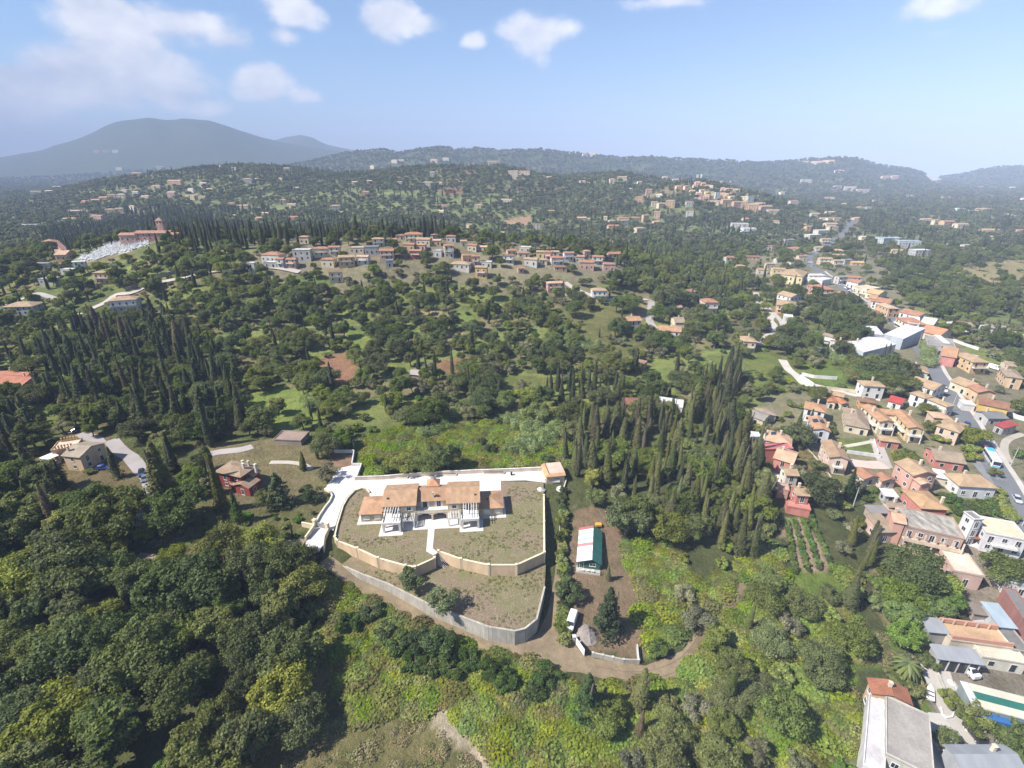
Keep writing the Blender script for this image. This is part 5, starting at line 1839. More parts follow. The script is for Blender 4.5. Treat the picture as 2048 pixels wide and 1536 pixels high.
house('white house with tan roof above the peach arched house', 's', (272, 352), (418, 388), (370, 332), 5.8, 'gx', WH, T_TAN, bal=.8)
house('peach orange house with arched loggia above the garden', 's', (268, 462), (478, 475), (440, 416), 5.8, 'hip', (.74, .46, .27), T_TAN, bal=.9)
house('small white cube house below the peach arched house', 's', (352, 582), (442, 588), (432, 565), 4.4, 'flat', WH, D_WHT)
house('pinkish house with bright red hip roof beside the road houses', 's', (690, 302), (875, 305), (850, 258), 6.0, 'hip', (.66, .42, .34), T_RED, bal=.8)
house('house with red gable roof in front of the bright red hip roof', 's', (832, 348), (985, 398), (945, 325), 5.0, 'gx', PCH, T_RED)
house('low long house with dull red roof among trees', 's', (378, 338), (562, 345), (525, 302), 3.4, 'gx', CRM, (.40, .15, .11))
house('tall pale yellow apartment house', 's', (305, 145), (548, 165), (505, 108), 8.2, 'hip', (.80, .70, .42), T_TAN, name='apartment_block', cat='apartment block')
house('flat white shop building by the road bend', 's', (555, 185), (742, 218), (705, 172), 4.2, 'flat', WH, D_WHT)
house('white house with red roof by the car park', 's', (985, 215), (1112, 242), (1095, 208), 5.0, 'gx', WH, T_RED)
house('cream flat shop row by the car park', 's', (1050, 278), (1200, 305), (1175, 262), 4.0, 'flat', (.76, .68, .54), D_CRM)
house('shop with wide orange tan flat roof by the road', 's', (1178, 335), (1318, 362), (1305, 312), 4.0, 'gx', CRM, (.66, .43, .22))
house('pinkish white tall house beside the orange tan shop roof', 's', (1212, 392), (1302, 405), (1292, 368), 6.6, 'gx', (.72, .50, .42), T_ORG)
house('long low tiled outbuilding with white wall in the terraced garden', 's', (735, 770), (880, 800), (880, 770), 2.8, 'gx', WH, T_OLD, win=False, name='outbuilding', cat='outbuilding')
house('white house with orange red roof, left of the twin pair by the lane', 't', (688, 350), (872, 362), (858, 308), 5.6, 'gx', (.74, .70, .68), T_ORG, bal=.8)
house('white house with orange red roof, lower of the twin pair by the lane', 't', (1003, 435), (1208, 452), (1195, 398), 5.8, 'gx', (.74, .70, .68), T_ORG, bal=.8)
house('tall white house with tan roof where the ridge road bends', 't', (445, 98), (578, 102), (560, 62), 7.2, 'hip', WH, T_TAN, bal=.8)
house('salmon pink house at the end of the white drive on the ridge', 't', (65, 42), (218, 38), (200, 2), 6.0, 'hip', (.68, .38, .30), T_PNK, bal=.7)
house('white balconied house with grey red roof among the trees', 't', (1182, 118), (1332, 122), (1322, 90), 5.6, 'gx', WH, (.40, .22, .17), bal=.9)
house('tall white pink house with red hip roof in the wood', 't', (1408, 192), (1532, 192), (1512, 156), 8.0, 'hip', (.74, .62, .56), T_RED, bal=.9)
house('old cream house with faded tan roof above the lower twin house', 't', (1152, 368), (1245, 368), (1232, 322), 5.0, 'gx', CRM, T_OLD)
house('peach cream house with tan roof in a clearing beside the track', 't', (1735, 522), (1858, 525), (1835, 482), 6.6, 'hip', (.74, .58, .44), T_TAN, bal=.7)
house('low brown shed beside the pale footpath', 't', (1105, 238), (1222, 244), (1215, 218), 2.4, 'gx', (.46, .33, .25), (.42, .28, .2), win=False, name='shed', cat='shed')
house('roofless pinkish brick ruin beside the lone cypress', 't', (720, 692), (882, 725), (868, 688), 2.8, 'flat', (.50, .30, .22), (.34, .24, .17), win=False, name='ruin', cat='ruin', wmat='brick')
house('brown red roofed cottage behind the cypress wood', 'r', (830, 118), (992, 120), (962, 62), 3.0, 'gx', (.48, .30, .22), (.33, .145, .10))
house('white walls showing between the cypresses behind the wood', 'r', (1130, 120), (1330, 150), (1310, 85), 4.0, 'flat', WH, D_WHT)
house('grey roofed cottage right of the cypress wood', 'a', (300, 475), (405, 512), (400, 455), 3.2, 'gx', CRM, T_GRY)
house('tan roofed cottage beside the grey roofed cottage', 'a', (372, 470), (492, 478), (475, 432), 3.2, 'hip', CRM, T_OLD)
house('low shed with rusty patched metal roof in the middle of the valley', 'i', (530, 990), (638, 1002), (622, 962), 2.6, 'gx', (.36, .30, .26), (.46, .40, .38), rmat='sheet_metal', win=False, name='shed', cat='shed')
house('low flat brown shed beside the lane above the red villa', 'j', (1650, 1385), (1812, 1392), (1832, 1338), 2.0, 'flat', (.42, .34, .28), (.40, .29, .235), win=False, name='shed', cat='shed')


# houses in the gardens on the near left
def beige_extra(r, w, d, h):
 block(r, 7.5, 7.0, 3.4, 'flat', (.70, .48, .30), (.76, .60, .46), x=-w / 2 - 3.9, y=1.2, fine=True)
 for i in range(5):
  mb = MB()
  x = -w / 2 - 7.4 + i * 1.75
  mb.box(x - .2, x + .2, 4.1, 4.5, 3.57, 5.5)
  mb.build('pillar', 'plaster', r, (.70, .50, .26))
 block(r, w * .6, 2.6, 3.0, 'shed', (.60, .42, .28), T_OLD, x=-w * .2, y=-d / 2 - 1.32, fine=True)


house('beige house with grey tan gable roof in the left garden', 'm', (720, 552), (1110, 332), (925, 262), 5.8, 'gy', (.74, .55, .37), (.42, .345, .26), fine=True, ch=(-.6, .8), every=4.5)
o, w, d, rz, z = place3('m', (380, 420), (640, 380), (700, 300), 4.0)
r = tag(empty('house', (o.x, o.y, z), rz), 'cream terrace block with orange pillars left of the beige house', 'house')
block(r, max(w, 7), 6.5, 3.9, 'flat', (.68, .46, .28), (.78, .62, .48), fine=True)
for i in range(6):
 mb = MB()
 u = -w / 2 + .3 + i * (w - .6) / 5
 for y in (-2.9, 2.9):
  mb.box(u - .2, u + .2, y - .2, y + .2, 4.06, 5.6)
 mb.build('pillar', 'plaster', r, (.74, .52, .24))
keep_rect(o.x, o.y, w, 7, rz)
o, w, d, rz, z = place3('m', (150, 545), (250, 590), (380, 515), 2.7)
r = tag(empty('gazebo', (o.x, o.y, z), rz), 'white canopy on posts over the left lawn', 'gazebo')
w, d = max(w, 4), max(d, 4)
mb = MB()
mb.box(-w / 2, w / 2, -d / 2, d / 2, 2.6, 2.75)
mb.build('canopy', 'plaster', r, (.80, .78, .66))
for x in (-w / 2 + .2, w / 2 - .2):
 for y in (-d / 2 + .2, d / 2 - .2):
  mb = MB()
  mb.box(x - .12, x + .12, y - .12, y + .12, -.3, 2.598)
  mb.build('post', 'plaster', r, (.72, .66, .5))
mb = MB()
mb.box(-w / 2, w / 2, -d / 2, d / 2, -.5, .1)
mb.build('floor', 'paving', r, (.6, .56, .5))
mb = MB()
mb.box(-.8, .8, -.5, .5, .72, .78)
for x in (-.7, .7):
 mb.box(x - .05, x + .05, -.4, .4, .1, .718)
mb.build('table', 'dark_wood', r)
keep_rect(o.x, o.y, w, d, rz)

VRED = (.34, .065, .05)


def redvilla(r, w, d, h):
 KEEP.append((r.location.x + w * .5, r.location.y - d * .3, 11))
 KEEP.append((r.location.x, r.location.y - d * .9, 8))
 block(r, w * .62, d * .75, 3.4, 'gy', VRED, (.38, .275, .19), x=w * .62, y=-d * .38, fine=True)
 block(r, w * .38, d * .5, 4.6, 'gy', VRED, (.40, .29, .20), x=w * .50, y=d * .28, fine=True, win=False)
 block(r, w * .34, d * .6, 4.4, 'gx', VRED, (.44, .32, .22), x=-w * .52, y=d * .35, fine=True)
 balcony(r, w * .25, -d / 2, 3.0, w * .4, 1.4, c=(.70, .40, .30))
 for x, y in ((w * .34, d * .05), (w * .38, d * .36), (w * .78, d * .2)):
  chimney(r, x, y, h - .8, h + 2.2, (.62, .56, .48))


house('dark red villa with brown tiled roofs at several levels', 'n', (232, 540), (690, 640), (840, 400), 6.2, 'hip', VRED, (.40, .285, .19), extra=redvilla, fine=True, ov=.9)
house('low house with orange red roof at the far left edge', 'j', (-70, 1062), (105, 1082), (150, 985), 3.6, 'gx', (.70, .52, .42), (.50, .20, .12))
house('orange red roofed wing behind the low house at the far left edge', 'j', (-60, 1012), (140, 1020), (140, 968), 3.6, 'gx', (.66, .44, .36), (.50, .21, .13))

# the hill with the cemetery
house('large villa with white columns and tan roof above a lawn', 'u', (1228, 895), (1552, 852), (1480, 790), 7.6, 'hip', (.66, .66, .68), T_TAN, bal=.95)
house('ochre orange house with balconies below the cemetery', 'u', (1050, 575), (1268, 552), (1205, 505), 7.6, 'hip', (.70, .46, .22), T_TAN, bal=.95)
house('grey white house with tan roof at the left edge of the hill', 'u', (20, 960), (362, 922), (300, 868), 5.6, 'hip', (.58, .56, .56), T_TAN, bal=.5)
house('pale aqua white house with white roof beside the cemetery', 'u', (815, 445), (965, 408), (935, 394), 5.8, 'gx', (.72, .78, .78), D_WHT)
house('white house with grey gable roof left of the pale aqua house', 'u', (412, 465), (595, 432), (580, 404), 4.6, 'gx', WH, T_GRY)
house('pink roofed house at the lower end of the cemetery', 'u', (618, 380), (748, 352), (722, 310), 4.0, 'gx', PCH, T_PNK)
house('house with red brown hip roof behind the cypress row', 'u', (492, 252), (692, 242), (642, 205), 4.6, 'hip', CRM, (.44, .24, .17))
house('cluttered grey white low house among the garden terraces', 'u', (440, 642), (605, 622), (582, 582), 3.4, 'flat', (.62, .60, .58), D_WHT)
house('white terrace building below the pale aqua house', 'u', (690, 528), (822, 512), (815, 482), 3.0, 'flat', WH, D_WHT)

# church with its bell tower
c0 = gp(*px('u', 1780, 165))
r = tag(empty('church', c0, .12), 'pink church with a tall bell tower at the head of the cemetery', 'church')
block(r, 26, 9, 5.6, 'gx', (.60, .34, .28), (.48, .25, .18), fine=False, every=4)
block(r, 12, 8, 4.4, 'gx', (.62, .40, .34), (.50, .28, .2), x=-19, y=-1, fine=False)
block(r, 9, 8, 4.4, 'gx', (.58, .32, .26), (.46, .24, .17), x=15.5, y=-3, fine=False)
mb = MB()
for x in (3.2, 7.2):
 for y in (.2, 4.2):
  mb.box(x - .45, x + .45, y - .45, y + .45, 12.0, 14.4)
mb.box(2.75, 7.65, -.25, 4.65, -1, 12)
mb.box(2.5, 7.9, -.5, 4.9, 14.402, 14.9)
mb.build('tower', 'plaster', r, (.58, .38, .32))
mb = MB()
roof_faces(mb, 2.7, 7.7, -.3, 4.7, 14.905, 2.4, 'pyr')
mb.build('tower_roof', 'roof_tile', r, (.46, .26, .19))
mb = MB()
mb.cyl((5.2, 2.2, 13.2), (5.2, 2.2, 14.2), .55, .2, 8)
mb.build('bell', 'iron', r)
KEEP.append((c0.x, c0.y, 22))

# ------------------------------------------------------------------ houses told apart only by their place: boxes in the picture
W_, C_, P_, R_, O_, Y_, G_, L_ = (.68, .64, .58), CRM, (.62, .42, .34), (.56, .28, .22), ORG, (.78, .64, .34), (.56, .55, .54), LILAC
BOX = []


def boxes(c, rows):
 for b in rows:
  BOX.append((c,) + tuple(b))


boxes('v', [(145, 292, 365, 395, W_, T_RED, 'h'), (160, 395, 300, 450, W_, D_WHT, 'f'), (290, 345, 380, 450, G_, T_RED, 'g'), (378, 350, 500, 450, P_, T_RED, 'g'), (462, 270, 650, 380, W_, D_WHT, 'f'), (0, 400, 80, 490, W_, D_WHT, 'f'),
   (515, 115, 620, 195, C_, T_ORG, 'h'), (1230, 30, 1310, 85, C_, T_RED, 'g'), (1060, 15, 1120, 60, Y_, T_TAN, 'g'), (665, 235, 830, 335, C_, T_RED, 'h'), (818, 225, 935, 325, C_, T_RED, 'g'), (1030, 242, 1180, 300, C_, D_CRM, 'f'),
   (1180, 235, 1330, 312, G_, D_GRY, 'f'), (745, 350, 890, 440, C_, T_RED, 'h'), (918, 325, 1085, 440, PCH, T_TAN, 'g'), (820, 475, 960, 595, C_, T_BRN, 'g'), (1105, 320, 1235, 415, W_, T_PNK, 'g'), (1335, 260, 1490, 370, P_, T_RED, 'g'),
   (1395, 372, 1470, 440, G_, D_GRY, 'f'), (1255, 135, 1385, 228, C_, T_TAN, 'h'), (1440, 140, 1510, 190, C_, T_RED, 'g'), (1495, 95, 1585, 155, C_, T_RED, 'h'), (1585, 75, 1780, 182, (.74, .66, .40), T_RED, 'h'), (1710, 140, 1860, 218, C_, T_TAN, 'g'),
   (1580, 195, 1700, 270, PCH, T_RED, 'g'), (1640, 262, 1770, 355, (.42, .13, .10), T_RED, 'g'), (1705, 200, 1810, 268, P_, T_ORG, 'h'), (1850, 95, 1930, 142, C_, T_RED, 'h'), (1880, 275, 1970, 322, G_, D_WHT, 'f'), (1990, 205, 2048, 335, C_, T_ORG, 'g')])
boxes('w', [(150, 105, 250, 240, W_, T_RED, 'g'), (310, 55, 380, 125, C_, T_TAN, 'g'), (390, 100, 490, 172, C_, T_RED, 'g'), (492, 125, 590, 172, C_, T_PNK, 'g'), (165, 5, 270, 78, W_, T_RED, 'h'), (325, 205, 430, 290, PCH, T_RED, 'h'), (427, 215, 515, 332, P_, T_RED, 'g'),
   (215, 290, 430, 375, W_, T_TAN, 'h'), (520, 300, 640, 342, W_, D_WHT, 'f'), (465, 325, 595, 452, (.72, .48, .20), T_TAN, 'g'), (747, 205, 865, 305, W_, T_BRN, 'g'), (780, 150, 880, 210, C_, T_RED, 'g'), (892, 175, 1020, 240, C_, T_RED, 'h'),
   (915, 145, 1040, 182, W_, D_WHT, 'f'), (1085, 165, 1170, 240, Y_, T_TAN, 'g'), (1178, 170, 1250, 260, R_, T_RED, 'g'), (1235, 180, 1320, 222, W_, T_TAN, 'g'), (965, 245, 1110, 330, W_, T_TAN, 'g'), (1228, 225, 1370, 322, W_, T_RED, 'h'), (1360, 180, 1468, 270, L_, T_RED, 'g'),
   (1478, 215, 1580, 290, W_, T_ORG, 'g'), (1568, 155, 1635, 235, P_, T_ORG, 'h'), (1522, 265, 1680, 362, P_, T_RED, 'g'), (1652, 215, 1770, 315, W_, T_RED, 'g'), (1797, 172, 1955, 230, W_, T_RED, 'g'), (1762, 290, 1890, 378, P_, T_RED, 'h'),
   (892, 335, 960, 400, P_, T_RED, 'g'), (1262, 330, 1400, 382, BEI, T_BRN, 'h'), (1122, 250, 1200, 310, C_, T_TAN, 'h'), (5, 50, 120, 115, PCH, T_PNK, 'g'), (40, 170, 135, 230, G_, D_GRY, 'f')])
boxes('x', [(890, 375, 1040, 440, W_, T_RED, 'h'), (850, 305, 960, 350, G_, D_GRY, 'f'), (1160, 208, 1300, 270, W_, D_WHT, 'f'), (1065, 250, 1220, 302, W_, D_WHT, 'f'), (1065, 165, 1145, 215, PCH, T_ORG, 'g'), (1222, 80, 1285, 115, W_, T_RED, 'g'), (1285, 80, 1340, 130, C_, T_RED, 'h'),
   (1342, 80, 1430, 130, C_, T_RED, 'g'), (1262, 130, 1390, 188, C_, T_TAN, 'g'), (1290, 160, 1395, 225, C_, T_TAN, 'h'), (1225, 290, 1320, 352, C_, T_TAN, 'g'), (1162, 370, 1270, 440, C_, T_TAN, 'h'), (1340, 400, 1460, 450, C_, T_PNK, 'h'), (1352, 445, 1480, 502, C_, T_TAN, 'g'),
   (1202, 480, 1330, 562, C_, T_TAN, 'g'), (1335, 505, 1440, 592, C_, T_TAN, 'h'), (1440, 510, 1535, 562, G_, D_GRY, 'f'), (1540, 520, 1660, 572, PCH, (.66, .44, .22), 'g'), (985, 460, 1080, 522, C_, T_RED, 'g'), (755, 490, 895, 552, W_, T_TAN, 'g'), (895, 490, 1010, 582, W_, T_PNK, 'h'),
   (660, 540, 750, 602, C_, T_TAN, 'g'), (720, 590, 850, 692, Y_, T_TAN, 'g'), (575, 595, 680, 658, W_, T_ORG, 'g'), (355, 560, 450, 628, W_, T_TAN, 'h'), (235, 475, 330, 582, W_, T_RED, 'g'), (0, 520, 100, 592, G_, T_OLD, 'g'), (660, 365, 730, 412, W_, T_RED, 'g'),
   (440, 490, 600, 515, BEI, T_BRN, 'g'), (1540, 440, 1610, 476, C_, T_RED, 'h'), (1630, 270, 1700, 302, C_, T_TAN, 'h'), (1552, 75, 1660, 106, C_, T_PNK, 'h'), (1140, 40, 1210, 76, W_, T_TAN, 'g'), (1032, 145, 1080, 186, C_, T_TAN, 'g'), (730, 110, 800, 142, P_, T_RED, 'g'), (560, 70, 620, 106, C_, T_TAN, 'h'),
   (430, 85, 480, 112, P_, T_RED, 'g'), (1945, 405, 2048, 468, Y_, T_TAN, 'g'), (1372, 670, 1480, 762, W_, T_GRY, 'g'), (1482, 670, 1620, 762, W_, T_RED, 'g'), (1065, 660, 1250, 742, W_, D_WHT, 'f'), (1800, 285, 2048, 345, (.56, .60, .60), M_BLU, 'f')])
boxes('A', [(205, 200, 270, 222, W_, T_TAN, 'g'), (297, 198, 345, 216, W_, T_TAN, 'g'), (345, 168, 390, 186, W_, T_TAN, 'g'), (730, 45, 790, 66, C_, T_TAN, 'g'), (845, 85, 905, 106, C_, T_PNK, 'g'), (990, 32, 1050, 60, C_, T_PNK, 'g'), (1070, 132, 1170, 166, PCH, T_PNK, 'g'), (970, 165, 1030, 186, C_, T_TAN, 'g'), (772, 190, 830, 216, W_, T_TAN, 'h'),
   (530, 262, 580, 286, P_, T_RED, 'g'), (592, 252, 640, 276, C_, T_RED, 'g'), (640, 238, 690, 262, PCH, T_RED, 'g'), (692, 222, 745, 246, C_, T_RED, 'g'), (750, 218, 800, 242, C_, T_TAN, 'h'), (850, 205, 890, 232, W_, T_TAN, 'g'), (905, 230, 955, 252, C_, T_TAN, 'g'), (680, 312, 738, 346, C_, T_TAN, 'h'), (742, 308, 790, 336, C_, T_TAN, 'g'), (830, 293, 870, 322, W_, T_TAN, 'g'),
   (450, 320, 530, 346, C_, T_PNK, 'g'), (412, 368, 490, 391, C_, T_TAN, 'g'), (130, 412, 250, 432, G_, D_WHT, 'f'), (335, 390, 390, 406, (.2, .42, .42), (.16, .40, .40), 'f'), (585, 350, 680, 386, P_, T_RED, 'g'), (1182, 228, 1260, 256, Y_, T_TAN, 'g'), (1200, 184, 1242, 211, W_, T_TAN, 'g'), (1072, 205, 1130, 242, P_, T_PNK, 'g'), (1072, 360, 1120, 382, W_, T_TAN, 'g'), (1132, 370, 1210, 387, W_, T_TAN, 'g')])
boxes('B', [(190, 65, 216, 81, W_, T_TAN, 'g'), (268, 82, 300, 101, LBL, T_TAN, 'g'), (335, 155, 400, 182, C_, T_TAN, 'h'), (402, 152, 445, 169, C_, T_TAN, 'g'), (600, 85, 636, 111, W_, T_TAN, 'g'), (558, 150, 590, 166, W_, T_TAN, 'g'), (655, 207, 695, 226, W_, T_TAN, 'g'), (70, 180, 116, 206, W_, T_TAN, 'g'), (112, 215, 150, 242, W_, T_TAN, 'g'), (0, 257, 60, 286, C_, T_TAN, 'g'), (62, 265, 110, 292, C_, T_TAN, 'g'),
   (245, 305, 295, 336, PCH, T_TAN, 'h'), (302, 318, 380, 346, C_, T_TAN, 'g'), (575, 285, 612, 311, P_, T_RED, 'g'), (622, 310, 680, 331, C_, T_PNK, 'g'), (460, 365, 510, 387, W_, T_TAN, 'g'), (422, 395, 470, 420, P_, T_RED, 'g'), (622, 390, 700, 413, R_, T_RED, 'g'), (270, 380, 312, 402, P_, T_RED, 'g'), (1145, 66, 1176, 93, C_, T_ORG, 'h'), (1030, 172, 1070, 196, C_, T_TAN, 'g'), (1125, 165, 1156, 186, C_, T_PNK, 'g'), (1090, 235, 1146, 266, PCH, T_ORG, 'h'),
   (892, 320, 960, 357, W_, T_TAN, 'h'), (1045, 455, 1070, 476, Y_, T_TAN, 'g'), (1145, 462, 1195, 498, W_, T_RED, 'g'), (962, 366, 1022, 377, W_, D_WHT, 'f')])
boxes('C', [(240, 205, 270, 232, W_, T_TAN, 'g'), (395, 205, 472, 231, W_, T_TAN, 'h'), (478, 210, 526, 223, W_, T_TAN, 'g'), (445, 143, 476, 169, W_, T_TAN, 'g'), (445, 63, 496, 86, PCH, T_ORG, 'g'), (525, 55, 566, 76, C_, T_TAN, 'g'), (200, 66, 240, 86, C_, T_TAN, 'g'), (245, 66, 282, 86, Y_, T_TAN, 'g'), (802, 73, 886, 106, W_, T_TAN, 'g'), (940, 130, 1008, 186, C_, T_TAN, 'g'), (1010, 136, 1082, 166, C_, T_RED, 'g'), (985, 160, 1025, 188, PCH, T_ORG, 'g'),
   (1115, 168, 1176, 186, W_, D_WHT, 'f'), (1181, 170, 1217, 192, W_, T_RED, 'g'), (892, 315, 970, 346, C_, T_TAN, 'g'), (490, 350, 555, 374, C_, T_RED, 'g'), (500, 385, 547, 402, C_, T_TAN, 'g'), (725, 345, 782, 369, C_, T_TAN, 'h'), (750, 378, 782, 396, C_, T_TAN, 'g'), (675, 470, 711, 496, C_, T_RED, 'g'), (1110, 470, 1146, 512, W_, T_RED, 'g'), (1196, 385, 1236, 411, P_, T_RED, 'g'), (880, 520, 932, 541, Y_, T_TAN, 'g')])
boxes('D', [(310, 168, 360, 194, W_, T_TAN, 'g'), (365, 180, 396, 196, P_, T_RED, 'g'), (546, 153, 596, 187, C_, T_ORG, 'h'), (612, 135, 690, 162, C_, T_TAN, 'g'), (686, 227, 736, 249, C_, T_TAN, 'h'), (770, 172, 808, 197, C_, T_TAN, 'g'), (790, 117, 830, 136, C_, T_ORG, 'g'), (968, 135, 1010, 168, W_, T_ORG, 'g'), (1046, 155, 1106, 187, W_, T_TAN, 'g'), (1070, 210, 1116, 247, PCH, T_ORG, 'g'), (1140, 208, 1176, 241, P_, T_ORG, 'h'), (835, 234, 886, 277, P_, T_ORG, 'g'),
   (755, 290, 820, 332, PCH, T_RED, 'h'), (915, 274, 990, 299, W_, T_PNK, 'h'), (880, 334, 930, 372, C_, T_ORG, 'g'), (925, 345, 990, 386, C_, T_TAN, 'g'), (992, 325, 1066, 384, PCH, T_TAN, 'h'), (900, 412, 951, 467, P_, T_ORG, 'g'), (890, 485, 940, 515, P_, T_ORG, 'g'), (805, 438, 860, 497, PCH, T_ORG, 'g'), (1150, 338, 1211, 372, W_, T_TAN, 'g'), (1155, 410, 1213, 462, W_, T_TAN, 'g'), (288, 455, 368, 492, C_, T_PNK, 'g'), (371, 465, 411, 487, C_, T_TAN, 'g'), (615, 455, 690, 492, P_, T_RED, 'g'), (536, 478, 600, 517, W_, T_TAN, 'h'), (640, 475, 696, 522, W_, T_TAN, 'g'),
   (720, 455, 790, 487, C_, T_RED, 'g'), (500, 448, 531, 487, C_, T_TAN, 'g'), (530, 515, 620, 562, PCH, T_RED, 'g'), (745, 533, 831, 592, C_, T_TAN, 'h'), (75, 403, 111, 427, C_, T_PNK, 'g')])
boxes('E', [(205, 105, 255, 142, P_, T_PNK, 'g'), (252, 115, 296, 150, PCH, T_PNK, 'g'), (292, 133, 330, 170, P_, T_PNK, 'g'), (330, 135, 358, 176, C_, T_PNK, 'g'), (190, 130, 205, 165, PCH, T_PNK, 'g'), (160, 176, 212, 212, Y_, T_TAN, 'g'), (214, 195, 262, 238, P_, T_PNK, 'g'), (247, 170, 288, 196, C_, T_TAN, 'g'), (290, 183, 328, 212, Y_, T_TAN, 'g'), (292, 214, 330, 243, PCH, T_PNK, 'g'), (332, 190, 368, 217, Y_, T_TAN, 'g'), (372, 200, 414, 252, (.66, .70, .68), D_WHT, 'f'),
   (425, 155, 458, 192, P_, T_PNK, 'g'), (462, 160, 494, 197, P_, T_PNK, 'g'), (498, 160, 528, 196, Y_, T_TAN, 'g'), (532, 165, 558, 200, P_, T_PNK, 'g'), (562, 165, 586, 196, C_, T_TAN, 'g'), (588, 170, 614, 196, P_, T_PNK, 'g'), (420, 202, 458, 257, PCH, T_PNK, 'g'), (462, 205, 488, 250, P_, T_PNK, 'g'), (490, 226, 540, 267, Y_, T_TAN, 'g'), (495, 200, 540, 224, P_, T_PNK, 'g'), (546, 200, 600, 226, P_, T_PNK, 'g'), (602, 204, 652, 228, P_, T_PNK, 'g'), (590, 230, 638, 267, Y_, T_TAN, 'g'), (642, 230, 702, 272, (.62, .66, .6), D_GRY, 'f'),
   (270, 228, 328, 266, P_, T_PNK, 'g'), (200, 241, 262, 263, P_, T_ORG, 'g'), (310, 268, 368, 297, PCH, T_TAN, 'g'), (372, 266, 420, 302, C_, T_TAN, 'g'), (422, 256, 518, 297, PCH, T_TAN, 'g'), (520, 276, 590, 317, P_, T_ORG, 'g'), (592, 276, 650, 334, PCH, T_TAN, 'g'), (652, 292, 740, 358, PCH, T_TAN, 'g'), (702, 284, 800, 308, P_, T_PNK, 'g'), (744, 308, 860, 352, P_, T_TAN, 'g'), (810, 340, 915, 372, (.78, .70, .44), T_TAN, 'g'),
   (222, 45, 234, 98, W_, D_WHT, 'f'), (256, 45, 268, 98, W_, D_WHT, 'f'), (370, 97, 460, 122, C_, T_TAN, 'g'), (500, 98, 556, 113, C_, T_PNK, 'g'), (40, 82, 80, 117, W_, T_TAN, 'g'), (40, 145, 86, 177, PCH, T_ORG, 'h'), (112, 140, 150, 167, C_, T_ORG, 'g'), (1000, 263, 1075, 307, W_, T_RED, 'g'), (1190, 368, 1256, 407, W_, T_TAN, 'g'), (920, 188, 962, 227, C_, T_TAN, 'g'), (856, 428, 921, 462, C_, T_RED, 'h'), (715, 398, 766, 427, C_, T_ORG, 'h'), (606, 410, 661, 437, P_, T_RED, 'g'),
   (510, 458, 655, 500, W_, D_WHT, 'f'), (600, 495, 718, 536, (.78, .80, .84), M_WHT, 'f')])
boxes('F', [(55, 360, 105, 387, W_, T_TAN, 'g'), (140, 350, 200, 372, C_, T_TAN, 'g'), (310, 322, 360, 347, C_, T_ORG, 'h'), (361, 324, 396, 352, W_, T_TAN, 'g'), (230, 305, 256, 327, W_, T_TAN, 'g'), (137, 268, 190, 292, C_, T_RED, 'h'), (410, 286, 441, 301, C_, T_TAN, 'g'), (335, 488, 376, 511, C_, T_TAN, 'h'), (430, 497, 540, 530, (.58, .60, .60), M_BLU, 'f'), (541, 518, 662, 560, (.56, .58, .58), M_BLU, 'f'), (622, 566, 716, 602, G_, M_WHT, 'f'), (512, 562, 570, 602, Y_, T_TAN, 'g'), (835, 535, 890, 557, W_, D_WHT, 'f'), (906, 540, 950, 570, W_, D_WHT, 'f'),
   (680, 388, 736, 417, C_, T_TAN, 'g'), (742, 395, 784, 435, C_, T_ORG, 'h'), (786, 400, 862, 442, PCH, T_RED, 'g'), (864, 415, 940, 452, C_, T_TAN, 'g'), (1020, 447, 1116, 476, BEI, T_TAN, 'g'), (1010, 488, 1041, 507, C_, T_TAN, 'g'), (1066, 488, 1106, 507, C_, T_TAN, 'g'), (876, 332, 930, 347, (.45, .66, .64), M_BLU, 'f'), (1002, 330, 1080, 346, C_, T_TAN, 'g'), (950, 342, 1030, 362, C_, T_TAN, 'g'), (1156, 363, 1196, 382, C_, T_TAN, 'h'), (1216, 340, 1250, 361, C_, T_TAN, 'g'), (1216, 370, 1246, 387, W_, T_TAN, 'h'), (185, 205, 232, 226, W_, T_TAN, 'g'), (247, 210, 310, 236, W_, T_TAN, 'g'), (312, 224, 390, 247, W_, T_TAN, 'g'),
   (0, 170, 60, 191, W_, D_WHT, 'f'), (592, 255, 680, 270, C_, T_TAN, 'g'), (800, 266, 872, 281, C_, T_TAN, 'g'), (1000, 208, 1031, 223, C_, T_TAN, 'g'), (1070, 208, 1106, 223, C_, T_TAN, 'g'), (1185, 211, 1211, 226, W_, T_TAN, 'g'), (1220, 450, 1280, 472, P_, T_RED, 'g'), (1246, 275, 1280, 301, C_, T_PNK, 'g'),
   (60, 68, 92, 86, C_, T_PNK, 'g'), (95, 66, 125, 84, PCH, T_PNK, 'g'), (126, 60, 156, 80, C_, T_PNK, 'g'), (158, 56, 192, 78, PCH, T_PNK, 'g'), (192, 116, 246, 132, C_, T_PNK, 'g'), (455, 150, 500, 172, C_, T_PNK, 'g'), (510, 148, 552, 170, P_, T_PNK, 'g'), (5, 66, 50, 80, C_, T_PNK, 'g')])
boxes('u', [(0, 370, 128, 432, R_, T_RED, 'g'), (205, 262, 420, 315, PCH, T_RED, 'g'), (120, 280, 203, 330, C_, T_PNK, 'g')])
boxes('p', [(185, 300, 205, 307, PCH, T_PNK, 'g'), (207, 301, 222, 308, C_, T_PNK, 'g'), (224, 300, 240, 306, C_, T_PNK, 'g'), (1180, 308, 1192, 314, C_, T_PNK, 'g'), (1164, 309, 1176, 315, C_, T_PNK, 'g')])


